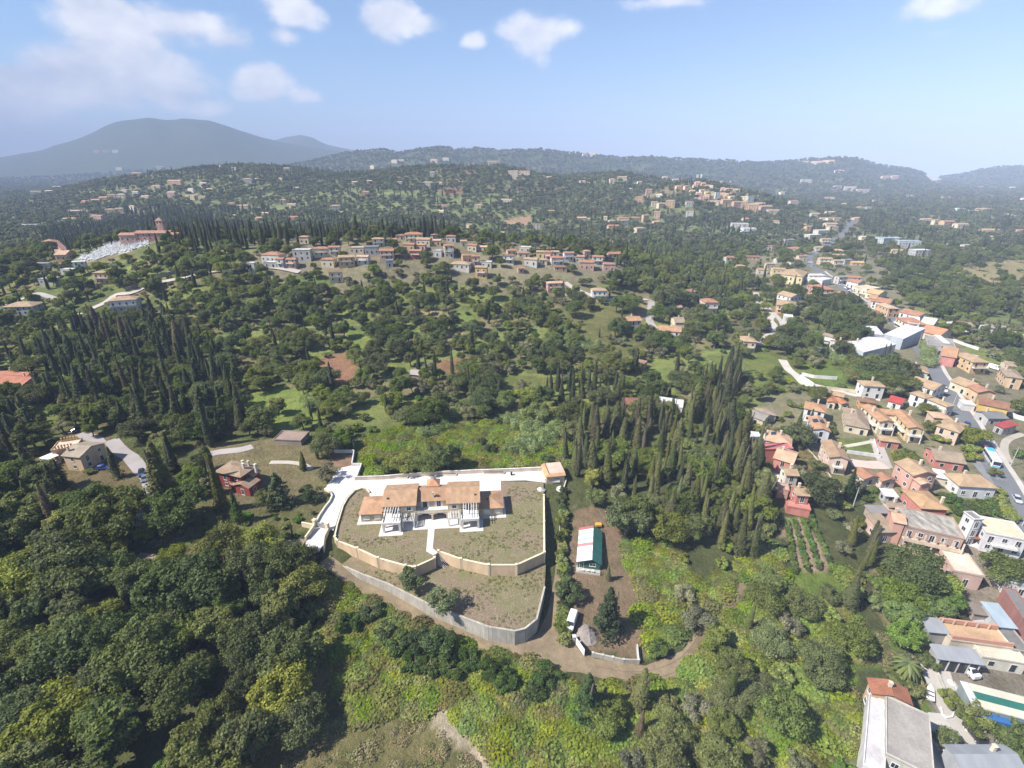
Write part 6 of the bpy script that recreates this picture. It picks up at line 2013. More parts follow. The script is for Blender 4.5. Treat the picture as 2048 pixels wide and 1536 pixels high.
def far_house(b, join=None):
 c, x0, y0, x1, y1, wc, rc, ty = b
 p0, p1 = px(c, x0, y0), px(c, x1, y1)
 cx = (p0[0] + p1[0]) / 2
 g = gp(cx, p1[1] - .5)
 dep = g.y * CT - (g.z - CAMZ) * ST
 s = 1000 / dep
 w = (p1[0] - p0[0]) / s * .92
 w = min(w, 46)
 d = min(max(.62 * w, 5.0), 11)
 el = atan2(CAMZ - g.z, g.y)
 ext = (p1[1] - p0[1]) / s
 tot = (ext - d * max(sin(el), 0) * .9) / cos(el)
 tot = min(max(tot, 3.4), 17 if w > 6 else 26)
 rise = 0 if ty == 'f' else min(.17 * d, .35 * tot)
 h = tot - rise
 rg = random.Random(int(x0 * 7 + y0 * 13 + x1))
 rz = rg.uniform(-.28, .28)
 cy = g.y + d / 2
 z = float(H(g.x, cy))
 return dict(x=g.x * (1 + d / 2 / g.y), y=cy, z=z, w=w, d=d, h=max(h, 2.8), ty=ty, wc=wc, rc=rc, rz=rz, rise=rise, dep=dep, px=cx, py=(p0[1] + p1[1]) / 2, size=(p1[0] - p0[0]) * (p1[1] - p0[1]))


FAR = [far_house(b) for b in BOX]


def build_far(f):
 kind = {'f': 'flat', 'g': 'gx', 'h': 'hip'}[f['ty']]
 r = empty('house', (f['x'], f['y'], f['z']), f['rz'])
 near = f['dep'] < 700
 block(r, f['w'], f['d'], f['h'], kind, f['wc'], f['rc'], rise=f['rise'] if kind != 'flat' else .4, ov=.35 if near else .2, base=4, win=f['dep'] < 1500, skipwin='k' if near else 'klr', every=3.3 if near else 4.2)
 if near and f['h'] > 5.2 and kind != 'flat':
  balcony(r, 0, -f['d'] / 2, f['h'] / 2, f['w'] * .7, 1.2)
 keep_rect(f['x'], f['y'], f['w'], f['d'], f['rz'])
 KEEP.append((f['x'] * .985, f['y'] - f['d'] * .9, 4.0))
 r['category'] = 'house'
 f['root'] = r
 return r


FAR.sort(key=lambda f: -f['size'])
N_SINGLE = 300 - sum(1 for o in COL.objects if o.parent is None and o.get('category') == 'house')
for f in FAR[:N_SINGLE]:
 build_far(f)


def mass_of_houses(fs):
 mb = MB()
 cols = []

 def put(col):
  cols.extend([col] * (len(mb.v) - len(cols)))
 for f in fs:
  M = Matrix.Translation((f['x'], f['y'], f['z'])) @ Matrix.Rotation(f['rz'], 4, 'Z')
  k = MB()
  w, d, h = f['w'], f['d'], f['h']
  k.box(-w / 2, w / 2, -d / 2, d / 2, -4, h)
  n = len(k.v)
  if f['ty'] == 'f':
   k.box(-w / 2 - .2, w / 2 + .2, -d / 2 - .2, d / 2 + .2, h + .003, h + .4)
  else:
   roof_faces(k, -w / 2 - .3, w / 2 + .3, -d / 2 - .3, d / 2 + .3, h + .02, f['rise'], 'gx' if f['ty'] == 'g' else 'hip')
  m = len(k.v)
  for i in range(max(1, int(w / 4.2))):
   u = -w / 2 + (i + .5) * w / max(1, int(w / 4.2))
   for s in range(max(1, int(h // 3))):
    k.box(u - .5, u + .5, -d / 2 - .06, -d / 2 + .05, s * 2.9 + .9, s * 2.9 + 2.2, skip='k')
  base = len(mb.v)
  mb.v += [tuple(M @ Vector(v)) for v in k.v]
  mb.f += [[i + base for i in q] for q in k.f]
  mb.m += k.m
  cols.extend([f['wc']] * n + [f['rc']] * (m - n) + [(.05, .05, .06)] * (len(k.v) - m))
  keep_rect(f['x'], f['y'], w, d, f['rz'])
 m, t, b = new_mat('far_render')
 t.links.new(N(t, 'ShaderNodeAttribute', attribute_name='tint').outputs['Color'], b.inputs['Base Color'])
 me = mb.mesh('far_houses', ['far_render'])
 at = me.color_attributes.new('tint', 'FLOAT_COLOR', 'POINT')
 at.data.foreach_set('color', np.array([(*c, 1) for c in cols], np.float32).ravel())
 tag(obj('far_houses', me), kind='stuff')


mass_of_houses(FAR[N_SINGLE:])

# the cemetery: pale ground crowded with white tombs and crosses
cem = [(905, 372), (1040, 335), (1250, 235), (1640, 172), (1700, 232), (1480, 292), (1220, 352), (1100, 402), (930, 402)]
drape('cemetery_ground', [px('u', *q) for q in cem], 'paving', (.48, .46, .43), lift=.2, grid=5)
W = [gp(*px('u', *q)) for q in cem]
WP = [(w.x, w.y) for w in W]
mb = MB()
rg = random.Random(4)
n = 0
while n < 520:
 x, y = rg.uniform(min(w[0] for w in WP), max(w[0] for w in WP)), rg.uniform(min(w[1] for w in WP), max(w[1] for w in WP))
 if not pip(np.array([x]), np.array([y]), WP)[0]:
  continue
 z = float(H(x, y)) + .15
 a = rg.uniform(-.15, .15)
 M = Matrix.Translation((x, y, z)) @ Matrix.Rotation(a, 4, 'Z')
 mb.box(-.55, .55, -1.1, 1.1, 0, .6, 0, M)
 mb.box(-.5, .5, .9, 1.12, .602, rg.uniform(1.2, 2.2), 0, M)
 if rg.random() < .4:
  mb.box(-.09, .09, .95, 1.08, 2.2, 3.3, 0, M)
  mb.box(-.4, .4, .96, 1.07, 2.7, 2.9, 0, M)
 n += 1
tag(mb.build('tombs', 'plaster', None, (.72, .72, .71)), kind='stuff')
for w in WP:
 KEEP.append((*w, 5))
gx, gy = np.meshgrid(np.linspace(min(w[0] for w in WP), max(w[0] for w in WP), 24), np.linspace(min(w[1] for w in WP), max(w[1] for w in WP), 16))
for x, y, k in zip(gx.ravel(), gy.ravel(), pip(gx.ravel(), gy.ravel(), WP)):
 if k:
  KEEP.append((x, y, 7))
  KEEP.append((x * .975, y * .975, 5))

# ------------------------------------------------------------------ trees and low growth
def leaf_mesh(name, C, Nn, size, tone, trunk=None, asp=1.0, mats=('foliage',)):
 """a quad per spray: C centres, Nn normals, size half widths, tone brightness; trunk: MB appended with the bark"""
 n = len(C)
 rg = np.random.default_rng(n)
 Nn = Nn / np.maximum(np.linalg.norm(Nn, axis=1, keepdims=True), 1e-6)
 r = rg.normal(size=(n, 3))
 T = np.cross(Nn, r)
 T /= np.maximum(np.linalg.norm(T, axis=1, keepdims=True), 1e-6)
 B = np.cross(Nn, T)
 s = np.asarray(size).reshape(-1, 1) * np.ones((n, 1))
 sa = s * asp
 k = rg.uniform(.55, 1.15, (4, n, 1))
 bend = Nn * s * .35
 V = np.stack([C - T * s * k[0] - bend * .5, C - B * sa * k[1] + bend * .3, C + T * s * k[2] - bend * .5, C + B * sa * k[3] + bend * .3], 1).reshape(-1, 3)
 tn = np.repeat(np.asarray(tone), 4)
 F = np.arange(4 * n, dtype=np.int32)
 nv = 4 * n
 me = bpy.data.meshes.new(name)
 tv, tf = ([], [])
 if trunk is not None:
  tv, tf = trunk.v, trunk.f
 me.vertices.add(nv + len(tv))
 allv = np.concatenate([V, np.array(tv, float).reshape(-1, 3)], 0)
 me.vertices.foreach_set('co', allv.ravel())
 loops = np.concatenate([F] + [np.array(f, np.int32) + nv for f in tf]) if tf else F
 me.loops.add(len(loops))
 me.loops.foreach_set('vertex_index', loops.astype(np.int32))
 ls = list(range(0, nv, 4))
 c = nv
 for f in tf:
  ls.append(c)
  c += len(f)
 me.polygons.add(len(ls))
 me.polygons.foreach_set('loop_start', np.array(ls, np.int32))
 mi = np.zeros(len(ls), np.int32)
 mi[n:] = 1
 me.materials.append(MATS['foliage'])
 if tf:
  me.materials.append(MATS['bark'])
  me.polygons.foreach_set('material_index', mi)
 at = me.attributes.new('tone', 'FLOAT', 'POINT')
 at.data.foreach_set('value', np.concatenate([tn, np.ones(len(tv))]).astype(np.float32))
 me.update()
 me.validate()
 return me


def trunk_mb(h, r, seed, limbs=4, spread=.5, top=.6):
 rg = random.Random(seed)
 mb = MB()
 p = Vector((0, 0, -.6))
 q = Vector((rg.uniform(-.1, .1) * h, rg.uniform(-.1, .1) * h, h * top))
 mb.cyl(p, q, r * 1.25, r * .6, 7, cap=False)
 for i in range(limbs):
  a = i * 2 * pi / limbs + rg.uniform(-.5, .5)
  s = p.lerp(q, rg.uniform(.55, 1.0))
  e = s + Vector((cos(a) * spread * h, sin(a) * spread * h, h * rg.uniform(.18, .42)))
  mb.cyl(s, e, r * .5, r * .15, 5, cap=False)
 return mb


def crown_points(rg, R, z0, z1, nb, n, flat=.8, hollow=.35):
 """sprays over the upper sides of many sub-crowns heaped into one dome"""
 H0 = z1 - z0
 cs, rs = [], []
 for i in range(nb):
  for _ in range(30):
   p = rg.uniform(-1, 1, 3)
   l = np.linalg.norm(p)
   if hollow < l < 1 and p[2] > -.55:
    break
  t = (p[2] + 1) / 2
  cs.append((p[0] * R * .86, p[1] * R * .86, z0 + H0 * (.16 + .66 * t)))
  rs.append(R * rg.uniform(.15, .38) * (1.15 - .3 * t))
 cs, rs = np.array(cs), np.array(rs)
 k = rg.choice(nb, n * 2, p=rs ** 2 / (rs ** 2).sum())
 d = rg.normal(size=(n * 2, 3))
 d /= np.linalg.norm(d, axis=1, keepdims=True)
 d[:, 2] = np.where(d[:, 2] < -.35, -d[:, 2], d[:, 2])
 wv = 1 + .20 * np.sin(d[:, 0] * 5 + k * 1.7) * np.sin(d[:, 1] * 5.6 + k) + .12 * np.sin(d[:, 2] * 9 + k * 2.3)
 rad = rs[k] * wv * (.62 + .58 * rg.random(n * 2) ** .7)
 ax = rg.uniform(.72, 1.35, (nb, 3)) * np.array([1, 1, flat])
 P = cs[k] + d * rad[:, None] * ax[k]
 # leave out sprays buried well inside other sub-crowns
 keep = np.ones(len(P), bool)
 for j in range(nb):
  q = (P - cs[j]) / (rs[j] * np.array([1, 1, flat]))
  keep &= ~((np.linalg.norm(q, axis=1) < .72) & (k != j))
 P, d, k = P[keep][:n], d[keep][:n], k[keep][:n]
 tone = rg.uniform(.62, 1.38, len(P)) * (rg.uniform(.82, 1.2, nb)[k])
 nrm = d + rg.normal(size=d.shape) * .55 + np.array([0, 0, .25])
 return P, nrm, tone


def core_mb(R, z0, z1, seed):
 return None


def mk_broadleaf(seed, R, h, n, leaf, nb, z0f=.12, flat=.85):
 rg = np.random.default_rng(seed)
 P, nr, tn = crown_points(rg, R, h * z0f, h, nb, n, flat)
 return P, nr, tn, leaf * rg.uniform(.7, 1.3, len(P))


def mk_cypress(seed, R, h, n, leaf):
 rg = np.random.default_rng(seed)
 ns = 5
 sub = [(rg.uniform(-.35, .35) * R, rg.uniform(-.35, .35) * R, rg.uniform(.78, 1.0)) for _ in range(ns)]
 sub[0] = (0, 0, 1.0)
 k = rg.integers(0, ns, n)
 t = rg.random(n) ** .85
 a = rg.uniform(0, 2 * pi, n)
 prof = np.where(t < .12, .55 + t * 3.2, np.minimum(1.0, 1.02 * (1 - t) ** .62 + .03))
 lump = 1 + .16 * np.sin(a * 3 + t * 19 + k) * (1 - t)
 hs = np.array([s[2] for s in sub])[k]
 sx = np.array([s[0] for s in sub])[k]
 sy = np.array([s[1] for s in sub])[k]
 r = R * .82 * prof * lump * rg.uniform(.78, 1.06, n)
 P = np.stack([sx * (1 - t) + r * np.cos(a), sy * (1 - t) + r * np.sin(a), h * (.04 + .95 * t) * hs], 1)
 nr = np.stack([np.cos(a), np.sin(a), .35 + .5 * t], 1) + rg.normal(size=(n, 3)) * .33
 tn = rg.uniform(.78, 1.2, n) * (1 + .12 * np.sin(a * 4 + k * 2))
 return P, nr, tn, leaf * rg.uniform(.7, 1.25, n)


def mk_conifer(seed, R, h, n, leaf):
 rg = np.random.default_rng(seed)
 tiers = 11
 k = rg.integers(0, tiers, n)
 t0 = (k + .5) / tiers
 nbr = 7
 b = rg.integers(0, nbr, n)
 a = b * 2 * pi / nbr + k * 1.3 + rg.normal(size=n) * .26
 u = rg.random(n) ** .6
 rmax = R * (1 - t0) ** .75 * (.75 + .35 * np.sin(b * 2.4 + k * 1.9))
 r = rmax * u
 z = h * (.10 + .88 * t0) - r * .22 + rg.normal(size=n) * h * .018
 P = np.stack([r * np.cos(a), r * np.sin(a), z], 1)
 nr = np.stack([np.cos(a) * .6, np.sin(a) * .6, np.ones(n)], 1) + rg.normal(size=(n, 3)) * .5
 return P, nr, rg.uniform(.75, 1.25, n), leaf * rg.uniform(.7, 1.3, n)


def mk_cane(seed, n=190, h=4.5):
 rg = np.random.default_rng(seed)
 a = rg.uniform(0, 2 * pi, n)
 r = rg.random(n) ** .5 * 1.6
 z = rg.uniform(.35, 1.0, n) * h * (1 - .25 * r / 1.6)
 P = np.stack([r * np.cos(a), r * np.sin(a), z], 1)
 nr = np.stack([np.cos(a) * .8, np.sin(a) * .8, np.ones(n) * .8], 1) + rg.normal(size=(n, 3)) * .5
 return P, nr, rg.uniform(.8, 1.3, n), rg.uniform(.32, .6, n)


SPECIES = {}


def species(name, metas):
 """keeps, for each variety: crown mesh, trunk mesh, one-piece mesh, height, radius"""
 SPECIES[name] = metas


def variety(kind, seed, R, h, n, leaf, asp=1.0, **k):
 f = {'b': mk_broadleaf, 'c': mk_cypress, 'p': mk_conifer}[kind]
 P, nr, tn, sz = f(seed, R, h, n, leaf, **k)
 tm = trunk_mb(h, .055 * R + .09, seed, limbs=5 if kind == 'b' else 0, spread=.30, top=.5 if kind == 'b' else .9)
 crown = leaf_mesh('crown', P, nr, sz, tn, asp=asp)
 one = leaf_mesh('tree', P, nr, sz, tn, trunk=tm, asp=asp)
 return dict(crown=crown, trunk=tm.mesh('trunk', ['bark']), one=one, h=h, R=R)


species('broad', [variety('b', 100 + i, R, h, 8600, .235, nb=nb, flat=fl) for i, (R, h, nb, fl) in enumerate([(5.6, 11, 40, .8), (4.6, 11.5, 30, .95), (6.2, 11, 46, .7), (4.4, 9.5, 26, .9), (5.6, 9, 36, .7), (5.0, 12, 34, 1.0)])])
species('bush', [variety('b', 200 + i, R, h, 1500, .21, nb=nb, z0f=.02, flat=.8) for i, (R, h, nb) in enumerate([(1.9, 2.9, 12), (1.7, 2.5, 10), (2.1, 3.2, 14)])])
species('olive', [variety('b', 300 + i, R, h, 2600, .20, nb=nb, z0f=.16, asp=.7) for i, (R, h, nb) in enumerate([(2.9, 5.4, 13), (2.6, 5.0, 11), (3.1, 5.8, 15)])])
species('cypress', [variety('c', 400 + i, R, h, 3000, .22, asp=1.4) for i, (R, h) in enumerate([(1.35, 15), (1.15, 13), (1.6, 16), (1.9, 14), (1.0, 14), (2.1, 15.5)])])
species('conifer', [variety('p', 500 + i, R, h, 3600, .30, asp=.8) for i, (R, h) in enumerate([(3.6, 13), (3.0, 14), (4.1, 12.5)])])
# plainer meshes for the distance
species('far_broad', [variety('b', 600 + i, R, h, 420, .95, nb=nb, z0f=.05) for i, (R, h, nb) in enumerate([(5.2, 9.5, 12), (4.6, 8.5, 9), (5.8, 9, 14)])])
species('far_cypress', [variety('c', 700 + i, R, h, 260, .75, asp=1.3) for i, (R, h) in enumerate([(1.5, 14), (1.8, 15)])])
P_, n_, t_, s_ = mk_cane(801)
CANE = [leaf_mesh('cane', *mk_cane(801 + i)[:2], mk_cane(801 + i)[3], mk_cane(801 + i)[2], asp=.22) for i in range(2)]


def mound(seed, n, R, h, leaf):
 rg = np.random.default_rng(seed)
 a = rg.uniform(0, 2 * pi, n)
 r = rg.random(n) ** .5
 z = h * np.sqrt(np.maximum(0, 1 - r ** 2)) * rg.uniform(.75, 1.1, n)
 P = np.stack([R * r * np.cos(a), R * r * np.sin(a), z], 1)
 nr = np.stack([np.cos(a) * r, np.sin(a) * r, np.ones(n) * 1.7], 1) + rg.normal(size=(n, 3)) * .5
 return leaf_mesh('mound', P, nr, leaf * rg.uniform(.6, 1.3, n), rg.uniform(.75, 1.25, n))


MOUND = [mound(900 + i, 330, 2.1, .9, .19) for i in range(4)]
TUFT = [mound(950 + i, 46, .7, .5, .12) for i in range(2)]

# ---- where they stand
KA = None


def clear_of(x, y, extra=0.0):
 """False where a house, road, terrace or yard is"""
 ok = np.ones(len(x), bool)
 K = np.array(KEEP)
 for i in range(0, len(x), 4000):
  s = slice(i, i + 4000)
  d2 = (x[s, None] - K[None, :, 0]) ** 2 + (y[s, None] - K[None, :, 1]) ** 2
  ok[s] &= ~(d2 < (K[None, :, 2] + extra) ** 2).any(1)
 for pts, hw in LINES:
  r = hw + extra
  bx = (x > pts[:, 0].min() - r) & (x < pts[:, 0].max() + r) & (y > pts[:, 1].min() - r) & (y < pts[:, 1].max() + r)
  ii = np.where(bx & ok)[0]
  if len(ii):
   d2 = ((x[ii, None] - pts[None, :, 0]) ** 2 + (y[ii, None] - pts[None, :, 1]) ** 2).min(1)
   ok[ii[d2 < (r + .8) ** 2]] = False
 return ok


# houses keep a clear lane in front of them so that they are seen
for f in FAR[:N_SINGLE]:
 for k in (1, 2):
  if f['dep'] < 1400:
   KEEP.append((f['x'] * (1 - .016 * k), f['y'] - f['d'] * .6 - 5.0 * k, max(f['w'] * .42, 4)))

for q in range(7):
 for w in range(3):
  g = gp(1580 + w * 30 + q * 4, 1050 + q * 20)
  KEEP.append((g.x, g.y, 4.5))

PLACED = []     # x, y, z, species, scale, turn, colour, width factor


def thin(x, y, rad):
 """drop points closer than their spacing to one already taken"""
 cell = {}
 keep = []
 g = float(max(rad.max(), .1))
 for i in range(len(x)):
  c = (int(x[i] // g), int(y[i] // g))
  ok = True
  for a in (-1, 0, 1):
   for b in (-1, 0, 1):
    for j in cell.get((c[0] + a, c[1] + b), ()):
     if (x[i] - x[j]) ** 2 + (y[i] - y[j]) ** 2 < (.5 * (rad[i] + rad[j])) ** 2:
      ok = False
      break
    if not ok:
     break
   if not ok:
    break
  if ok:
   cell.setdefault(c, []).append(i)
   keep.append(i)
 return np.array(keep, int)


DARK, MID, LIGHT, YLW, OLV, CYP, CYL, CON = ((.112, .142, .042), (.160, .192, .050), (.225, .262, .058), (.215, .235, .055), (.225, .225, .124), (.078, .098, .037), (.150, .162, .050), (.094, .117, .043))
# woods: outline in the picture (of the trees' feet), spacing in metres, mix of (species, share, height range, colour), how far they keep from roads and houses
WOODS = [
 ([(-260, 1160), (0, 1050), (130, 1050), (285, 1085), (330, 1140), (470, 1130), (560, 1105), (585, 1120), (620, 1170), (640, 1240), (630, 1310), (600, 1370), (600, 1450), (500, 1560), (420, 1800), (-900, 1900)], 6.4,
  [('broad', .50, (9.5, 15), DARK), ('broad', .32, (8, 13), MID), ('broad', .08, (8, 11), YLW), ('broad', .05, (7, 10), LIGHT), ('bush', .05, (3, 5), MID)], .5),
 ([(-200, 820), (0, 830), (70, 850), (55, 930), (100, 985), (150, 1010), (190, 1090), (130, 1060), (0, 1060), (-250, 1160)], 6.0, [('conifer', .5, (10, 15), CON), ('cypress', .2, (12, 16), CYP), ('broad', .3, (8, 11), DARK)], .5),
 ([(160, 660), (330, 640), (420, 690), (480, 780), (492, 858), (470, 885), (385, 900), (300, 862), (225, 850), (150, 812), (50, 800), (30, 740)], 5.0,
  [('cypress', .36, (12, 20), CYP), ('conifer', .36, (11, 17), CON), ('broad', .28, (7, 12), DARK)], .5),
 ([(1128, 925), (1150, 880), (1235, 838), (1330, 832), (1430, 838), (1515, 920), (1535, 1010), (1500, 1060), (1440, 1080), (1330, 1050), (1230, 985), (1150, 965)], 4.0,
  [('cypress', .54, (12, 18), CYL), ('cypress', .14, (12, 16), CYP), ('olive', .14, (4, 6), MID), ('broad', .18, (6, 10), MID)], .5),
 ([(1240, 990), (1330, 1020), (1440, 1020), (1450, 1090), (1400, 1130), (1300, 1090), (1240, 1060)], 6.5, [('broad', .8, (9, 13), DARK), ('broad', .2, (8, 11), MID)], .5),
 ([(1420, 1060), (1530, 1040), (1560, 1090), (1500, 1150), (1420, 1150)], 4.6, [('cypress', .6, (12, 17), CYL), ('bush', .4, (3, 5), LIGHT)], .5),
 ([(1690, 1030), (1738, 1050), (1778, 1130), (1738, 1245), (1680, 1215), (1672, 1100)], 3.6, [('cypress', .62, (7, 11), CYL), ('olive', .2, (4, 5), OLV), ('bush', .18, (3, 4), MID)], .4),
 ([(1400, 1290), (1470, 1205), (1550, 1150), (1640, 1130), (1700, 1190), (1715, 1320), (1640, 1370), (1540, 1390), (1440, 1370)], 5.4,
  [('broad', .45, (5, 8), MID), ('bush', .25, (2.5, 4.5), LIGHT), ('olive', .2, (4, 6), OLV), ('cypress', .1, (8, 12), CYL)], .4),
 ([(1180, 1400), (1260, 1380), (1420, 1375), (1560, 1400), (1620, 1490), (1720, 1500), (1720, 1760), (1180, 1760)], 5.2,
  [('olive', .34, (4.5, 7), OLV), ('broad', .34, (5, 9), MID), ('bush', .14, (2.5, 4), LIGHT), ('cypress', .12, (9, 13), CYL), ('broad', .06, (5, 7), YLW)], .4),
 ([(1785, 1205), (1850, 1195), (1960, 1215), (1940, 1250), (1795, 1238)], 6.5, [('broad', 1., (6, 8), (.150, .225, .048))], .3),
 ([(1770, 1225), (1840, 1225), (1868, 1275), (1850, 1330), (1780, 1300)], 6.5, [('broad', 1., (7, 8.5), (.150, .225, .048))], .3),
 ([(1740, 1330), (1800, 1320), (1830, 1350), (1790, 1375), (1730, 1360)], 4.5, [('bush', .7, (3, 5), MID), ('olive', .3, (4, 5), OLV)], .3),
 ([(300, 440), (345, 420), (400, 440), (480, 460), (560, 470), (640, 462), (900, 462), (900, 478), (560, 500), (470, 505), (400, 515), (330, 520), (300, 500)], 6.0, [('cypress', .75, (13, 19), CYP), ('broad', .25, (7, 11), DARK)], .3),
 ([(90, 470), (300, 440), (310, 470), (230, 485), (140, 505), (90, 500)], 5.5, [('cypress', .8, (13, 18), CYP), ('broad', .2, (7, 10), DARK)], .3),
 ([(330, 500), (480, 510), (520, 560), (440, 600), (350, 560)], 6.5, [('cypress', .3, (10, 16), CYP), ('broad', .7, (7, 11), MID)], .5),
 ([(1230, 505), (1420, 520), (1500, 560), (1480, 620), (1330, 600), (1240, 560)], 6, [('cypress', .45, (11, 15), CYP), ('broad', .55, (7, 11), MID)], .5),
 ([(1660, 600), (1740, 612), (1735, 690), (1690, 700), (1650, 650)], 7, [('broad', .8, (10, 14), DARK), ('cypress', .2, (13, 18), CYP)], .5),
 ([(1725, 762), (1800, 745), (1822, 770), (1800, 790), (1740, 796)], 6.5, [('broad', 1., (9, 13), DARK)], .4),
 ([(1395, 775), (1470, 745), (1480, 800), (1410, 820)], 3.6, [('cypress', .9, (12, 17), CYP), ('bush', .1, (3, 4), MID)], .3),
 ([(1085, 765), (1240, 765), (1250, 810), (1090, 805)], 4.0, [('cypress', .8, (9, 14), CYP), ('bush', .2, (3, 4), MID)], .3),
 ([(1575, 870), (1620, 850), (1635, 880), (1600, 905)], 3.6, [('cypress', 1., (9, 13), CYP)], .3),
]
# default cover of the valley: nearer than this, trees stand singly by the share of the place
DEFAULT = [('broad', .24, (5, 9), MID), ('broad', .13, (8, 12.5), DARK), ('broad', .09, (5, 9), LIGHT), ('broad', .03, (5, 8), YLW), ('olive', .20, (3.6, 6.8), OLV), ('bush', .15, (2.0, 4.2), LIGHT), ('bush', .10, (2.0, 4.0), MID), ('cypress', .06, (9, 15), CYP)]


def fill(x, y, mix, rg):
 n = len(x)
 k = rg.choice(len(mix), n, p=np.array([m[1] for m in mix]) / sum(m[1] for m in mix))
 for i in range(n):
  sp, _, (h0, h1), c = mix[k[i]]
  if sp == 'cypress':
   h0 *= .72
   u = rg.random()
   c = (.150, .125, .070) if u < .06 else ((.115, .120, .050) if u < .16 else c)
  PLACED.append([float(x[i]), float(y[i]), 0.0, sp, rg.uniform(h0, h1), rg.uniform(0, 2 * pi), c, rg.uniform(.85, 1.15)])


def scatter():
 rg = np.random.default_rng(5)
 taken = np.zeros((0, 2))
 wood_polys = []
 for poly, sp, mix, ex in WOODS:
  W = [gp(*p) for p in poly] if max(p[1] for p in poly) < 1540 else [pz(p[0], p[1], 0 if p[1] > 1290 else 3) for p in poly]
  WP = [(w.x, w.y) for w in W]
  x0, x1, y0, y1 = min(w[0] for w in WP), max(w[0] for w in WP), min(w[1] for w in WP), max(w[1] for w in WP)
  n = int((x1 - x0) * (y1 - y0) / sp ** 2 * 5)
  x, y = rg.uniform(x0, x1, n), rg.uniform(y0, y1, n)
  m = pip(x, y, WP)
  x, y = x[m], y[m]
  m = clear_of(x, y, ex)
  x, y = x[m], y[m]
  P, Q, dep = proj(x, y, H(x, y))
  m = ~pip(P, Q, VILLA_KEEP)
  x, y = x[m], y[m]
  if len(taken):
   m = np.array([((taken - (a, b)) ** 2).sum(1).min() > (sp * .6) ** 2 for a, b in zip(x, y)], bool)
   x, y = x[m], y[m]
  if not len(x):
   continue
  k = thin(x, y, np.full(len(x), sp))
  x, y = x[k], y[k]
  taken = np.concatenate([taken, np.stack([x, y], 1)])
  fill(x, y, mix, rg)
  wood_polys.append(WP)
 # the open valley
 n = 140000
 yy = rg.uniform(95, 640, n)
 xx = rg.uniform(-1.12, 1.12, n) * (yy + 20)
 w = (yy + 20) / 660
 m = rg.random(n) < w
 xx, yy = xx[m], yy[m]
 zz = H(xx, yy)
 P, Q, dep = proj(xx, yy, zz)
 m = (P > -120) & (P < 2170) & (Q < 1200) & ~pip(P, Q, VILLA_KEEP)
 for wp in wood_polys:
  m &= ~pip(xx, yy, wp)
 xx, yy, P, Q, dep = xx[m], yy[m], P[m], Q[m], dep[m]
 col, ten, veg, hit = lookup(P, Q)
 n1 = wob(xx, yy, 70, 3, 6)
 v = wob(xx, yy, 52, 3, 6)
 share = np.where(hit, ten, .95) * np.where(v < -.16, .16, np.where(v > .36, .26, 1.0))
 m = (rg.random(len(xx)) < share) & clear_of(xx, yy, 1.4)
 xx, yy = xx[m], yy[m]
 k = thin(xx, yy, rg.uniform(2.9, 6.4, len(xx)) * np.where(yy > 420, 1.12, 1.0))
 fill(xx[k], yy[k], DEFAULT, rg)


scatter()


def one_tree(p, q, sp, h, c, wf=1.0, dz=0.0, label=None, flat=None):
 g = gp(p, q) if flat is None else pz(p, q, flat)
 PLACED.append([g.x, g.y, (0.0 if flat is None else flat), sp, h, random.uniform(0, 6.28), c, wf, label])


BRIGHT = (.115, .215, .034)
one_tree(820, 1176, 'olive', 5.4, (.115, .145, .050), 1.2, flat=LO, label='round dark olive tree below the peach wall on the lower terrace')
one_tree(893, 1222, 'olive', 5.6, (.115, .145, .050), 1.25, flat=LO, label='round olive tree by the grey wall on the lower terrace')
one_tree(1214, 1262, 'conifer', 14, (.062, .095, .032), 1.15, label='tall broad conifer standing alone in the dirt yard beside the gravel heap')
one_tree(1138, 1195, 'olive', 5.6, (.075, .115, .030), 1.15, label='dense round tree at the lower end of the hedge in front of the hut')
one_tree(1216, 1160, 'cypress', 5.5, CYL, 1.0, label='small slim cypress just in front of the striped hut')
one_tree(1172, 1432, 'conifer', 13, (.070, .112, .030), .95, label='tall conifer at the edge of the dirt track below the white gate leaf')
one_tree(1206, 1425, 'cypress', 8, (.13, .11, .07), .9, label='half dead brown cypress beside the tall conifer below the track')
one_tree(685, 898, 'broad', 8.0, BRIGHT, 1.0, label='bright green round tree beside the short white yard wall')
one_tree(448, 1022, 'cypress', 21, CYL, .9, label='very tall slender cypress in front of the left end of the red villa')
one_tree(432, 985, 'cypress', 15, CYL, .8, label='slender cypress touching the red villa corner')
one_tree(478, 1045, 'conifer', 11, (.085, .165, .022), .75, label='bright green ivy covered conical tree in front of the red villa')
one_tree(562, 1010, 'conifer', 12, CON, 1.2, label='broad dark conifer right of the red villa')
one_tree(622, 1000, 'olive', 5.0, (.07, .115, .03), 1.2, label='dark round tree beside the curved driveway wall')
one_tree(608, 940, 'cypress', 7.5, CYL, .9, label='short cypress on the path right of the red villa')
one_tree(636, 918, 'cypress', 7, CYL, .9, label='short cypress at the corner of the lane near the bare white walled yard')
one_tree(585, 1075, 'cypress', 6, CYP, .8, label='small leaning dark cypress left of the gate')
one_tree(330, 1005, 'cypress', 22, CYL, 1.25, label='giant ivy covered cypress on the right side of the left driveway')
one_tree(352, 960, 'cypress', 18, CYP, 1.0, label='dark cypress between the left driveway and the red villa')
one_tree(252, 1070, 'conifer', 12, CON, 1.05, label='dark pointed conifer in the left garden lawn')
one_tree(236, 955, 'conifer', 12, CON, .9, label='dark ragged conifer against the front of the beige house')
one_tree(130, 975, 'conifer', 11, CON, .9, label='dark conifer beside the white garden canopy')
one_tree(178, 1090, 'conifer', 10, CON, 1.1, label='dark conifer at the lower edge of the left garden')
one_tree(285, 1010, 'olive', 4.5, OLV, 1.1, label='grey olive beside the parked cars on the left driveway')
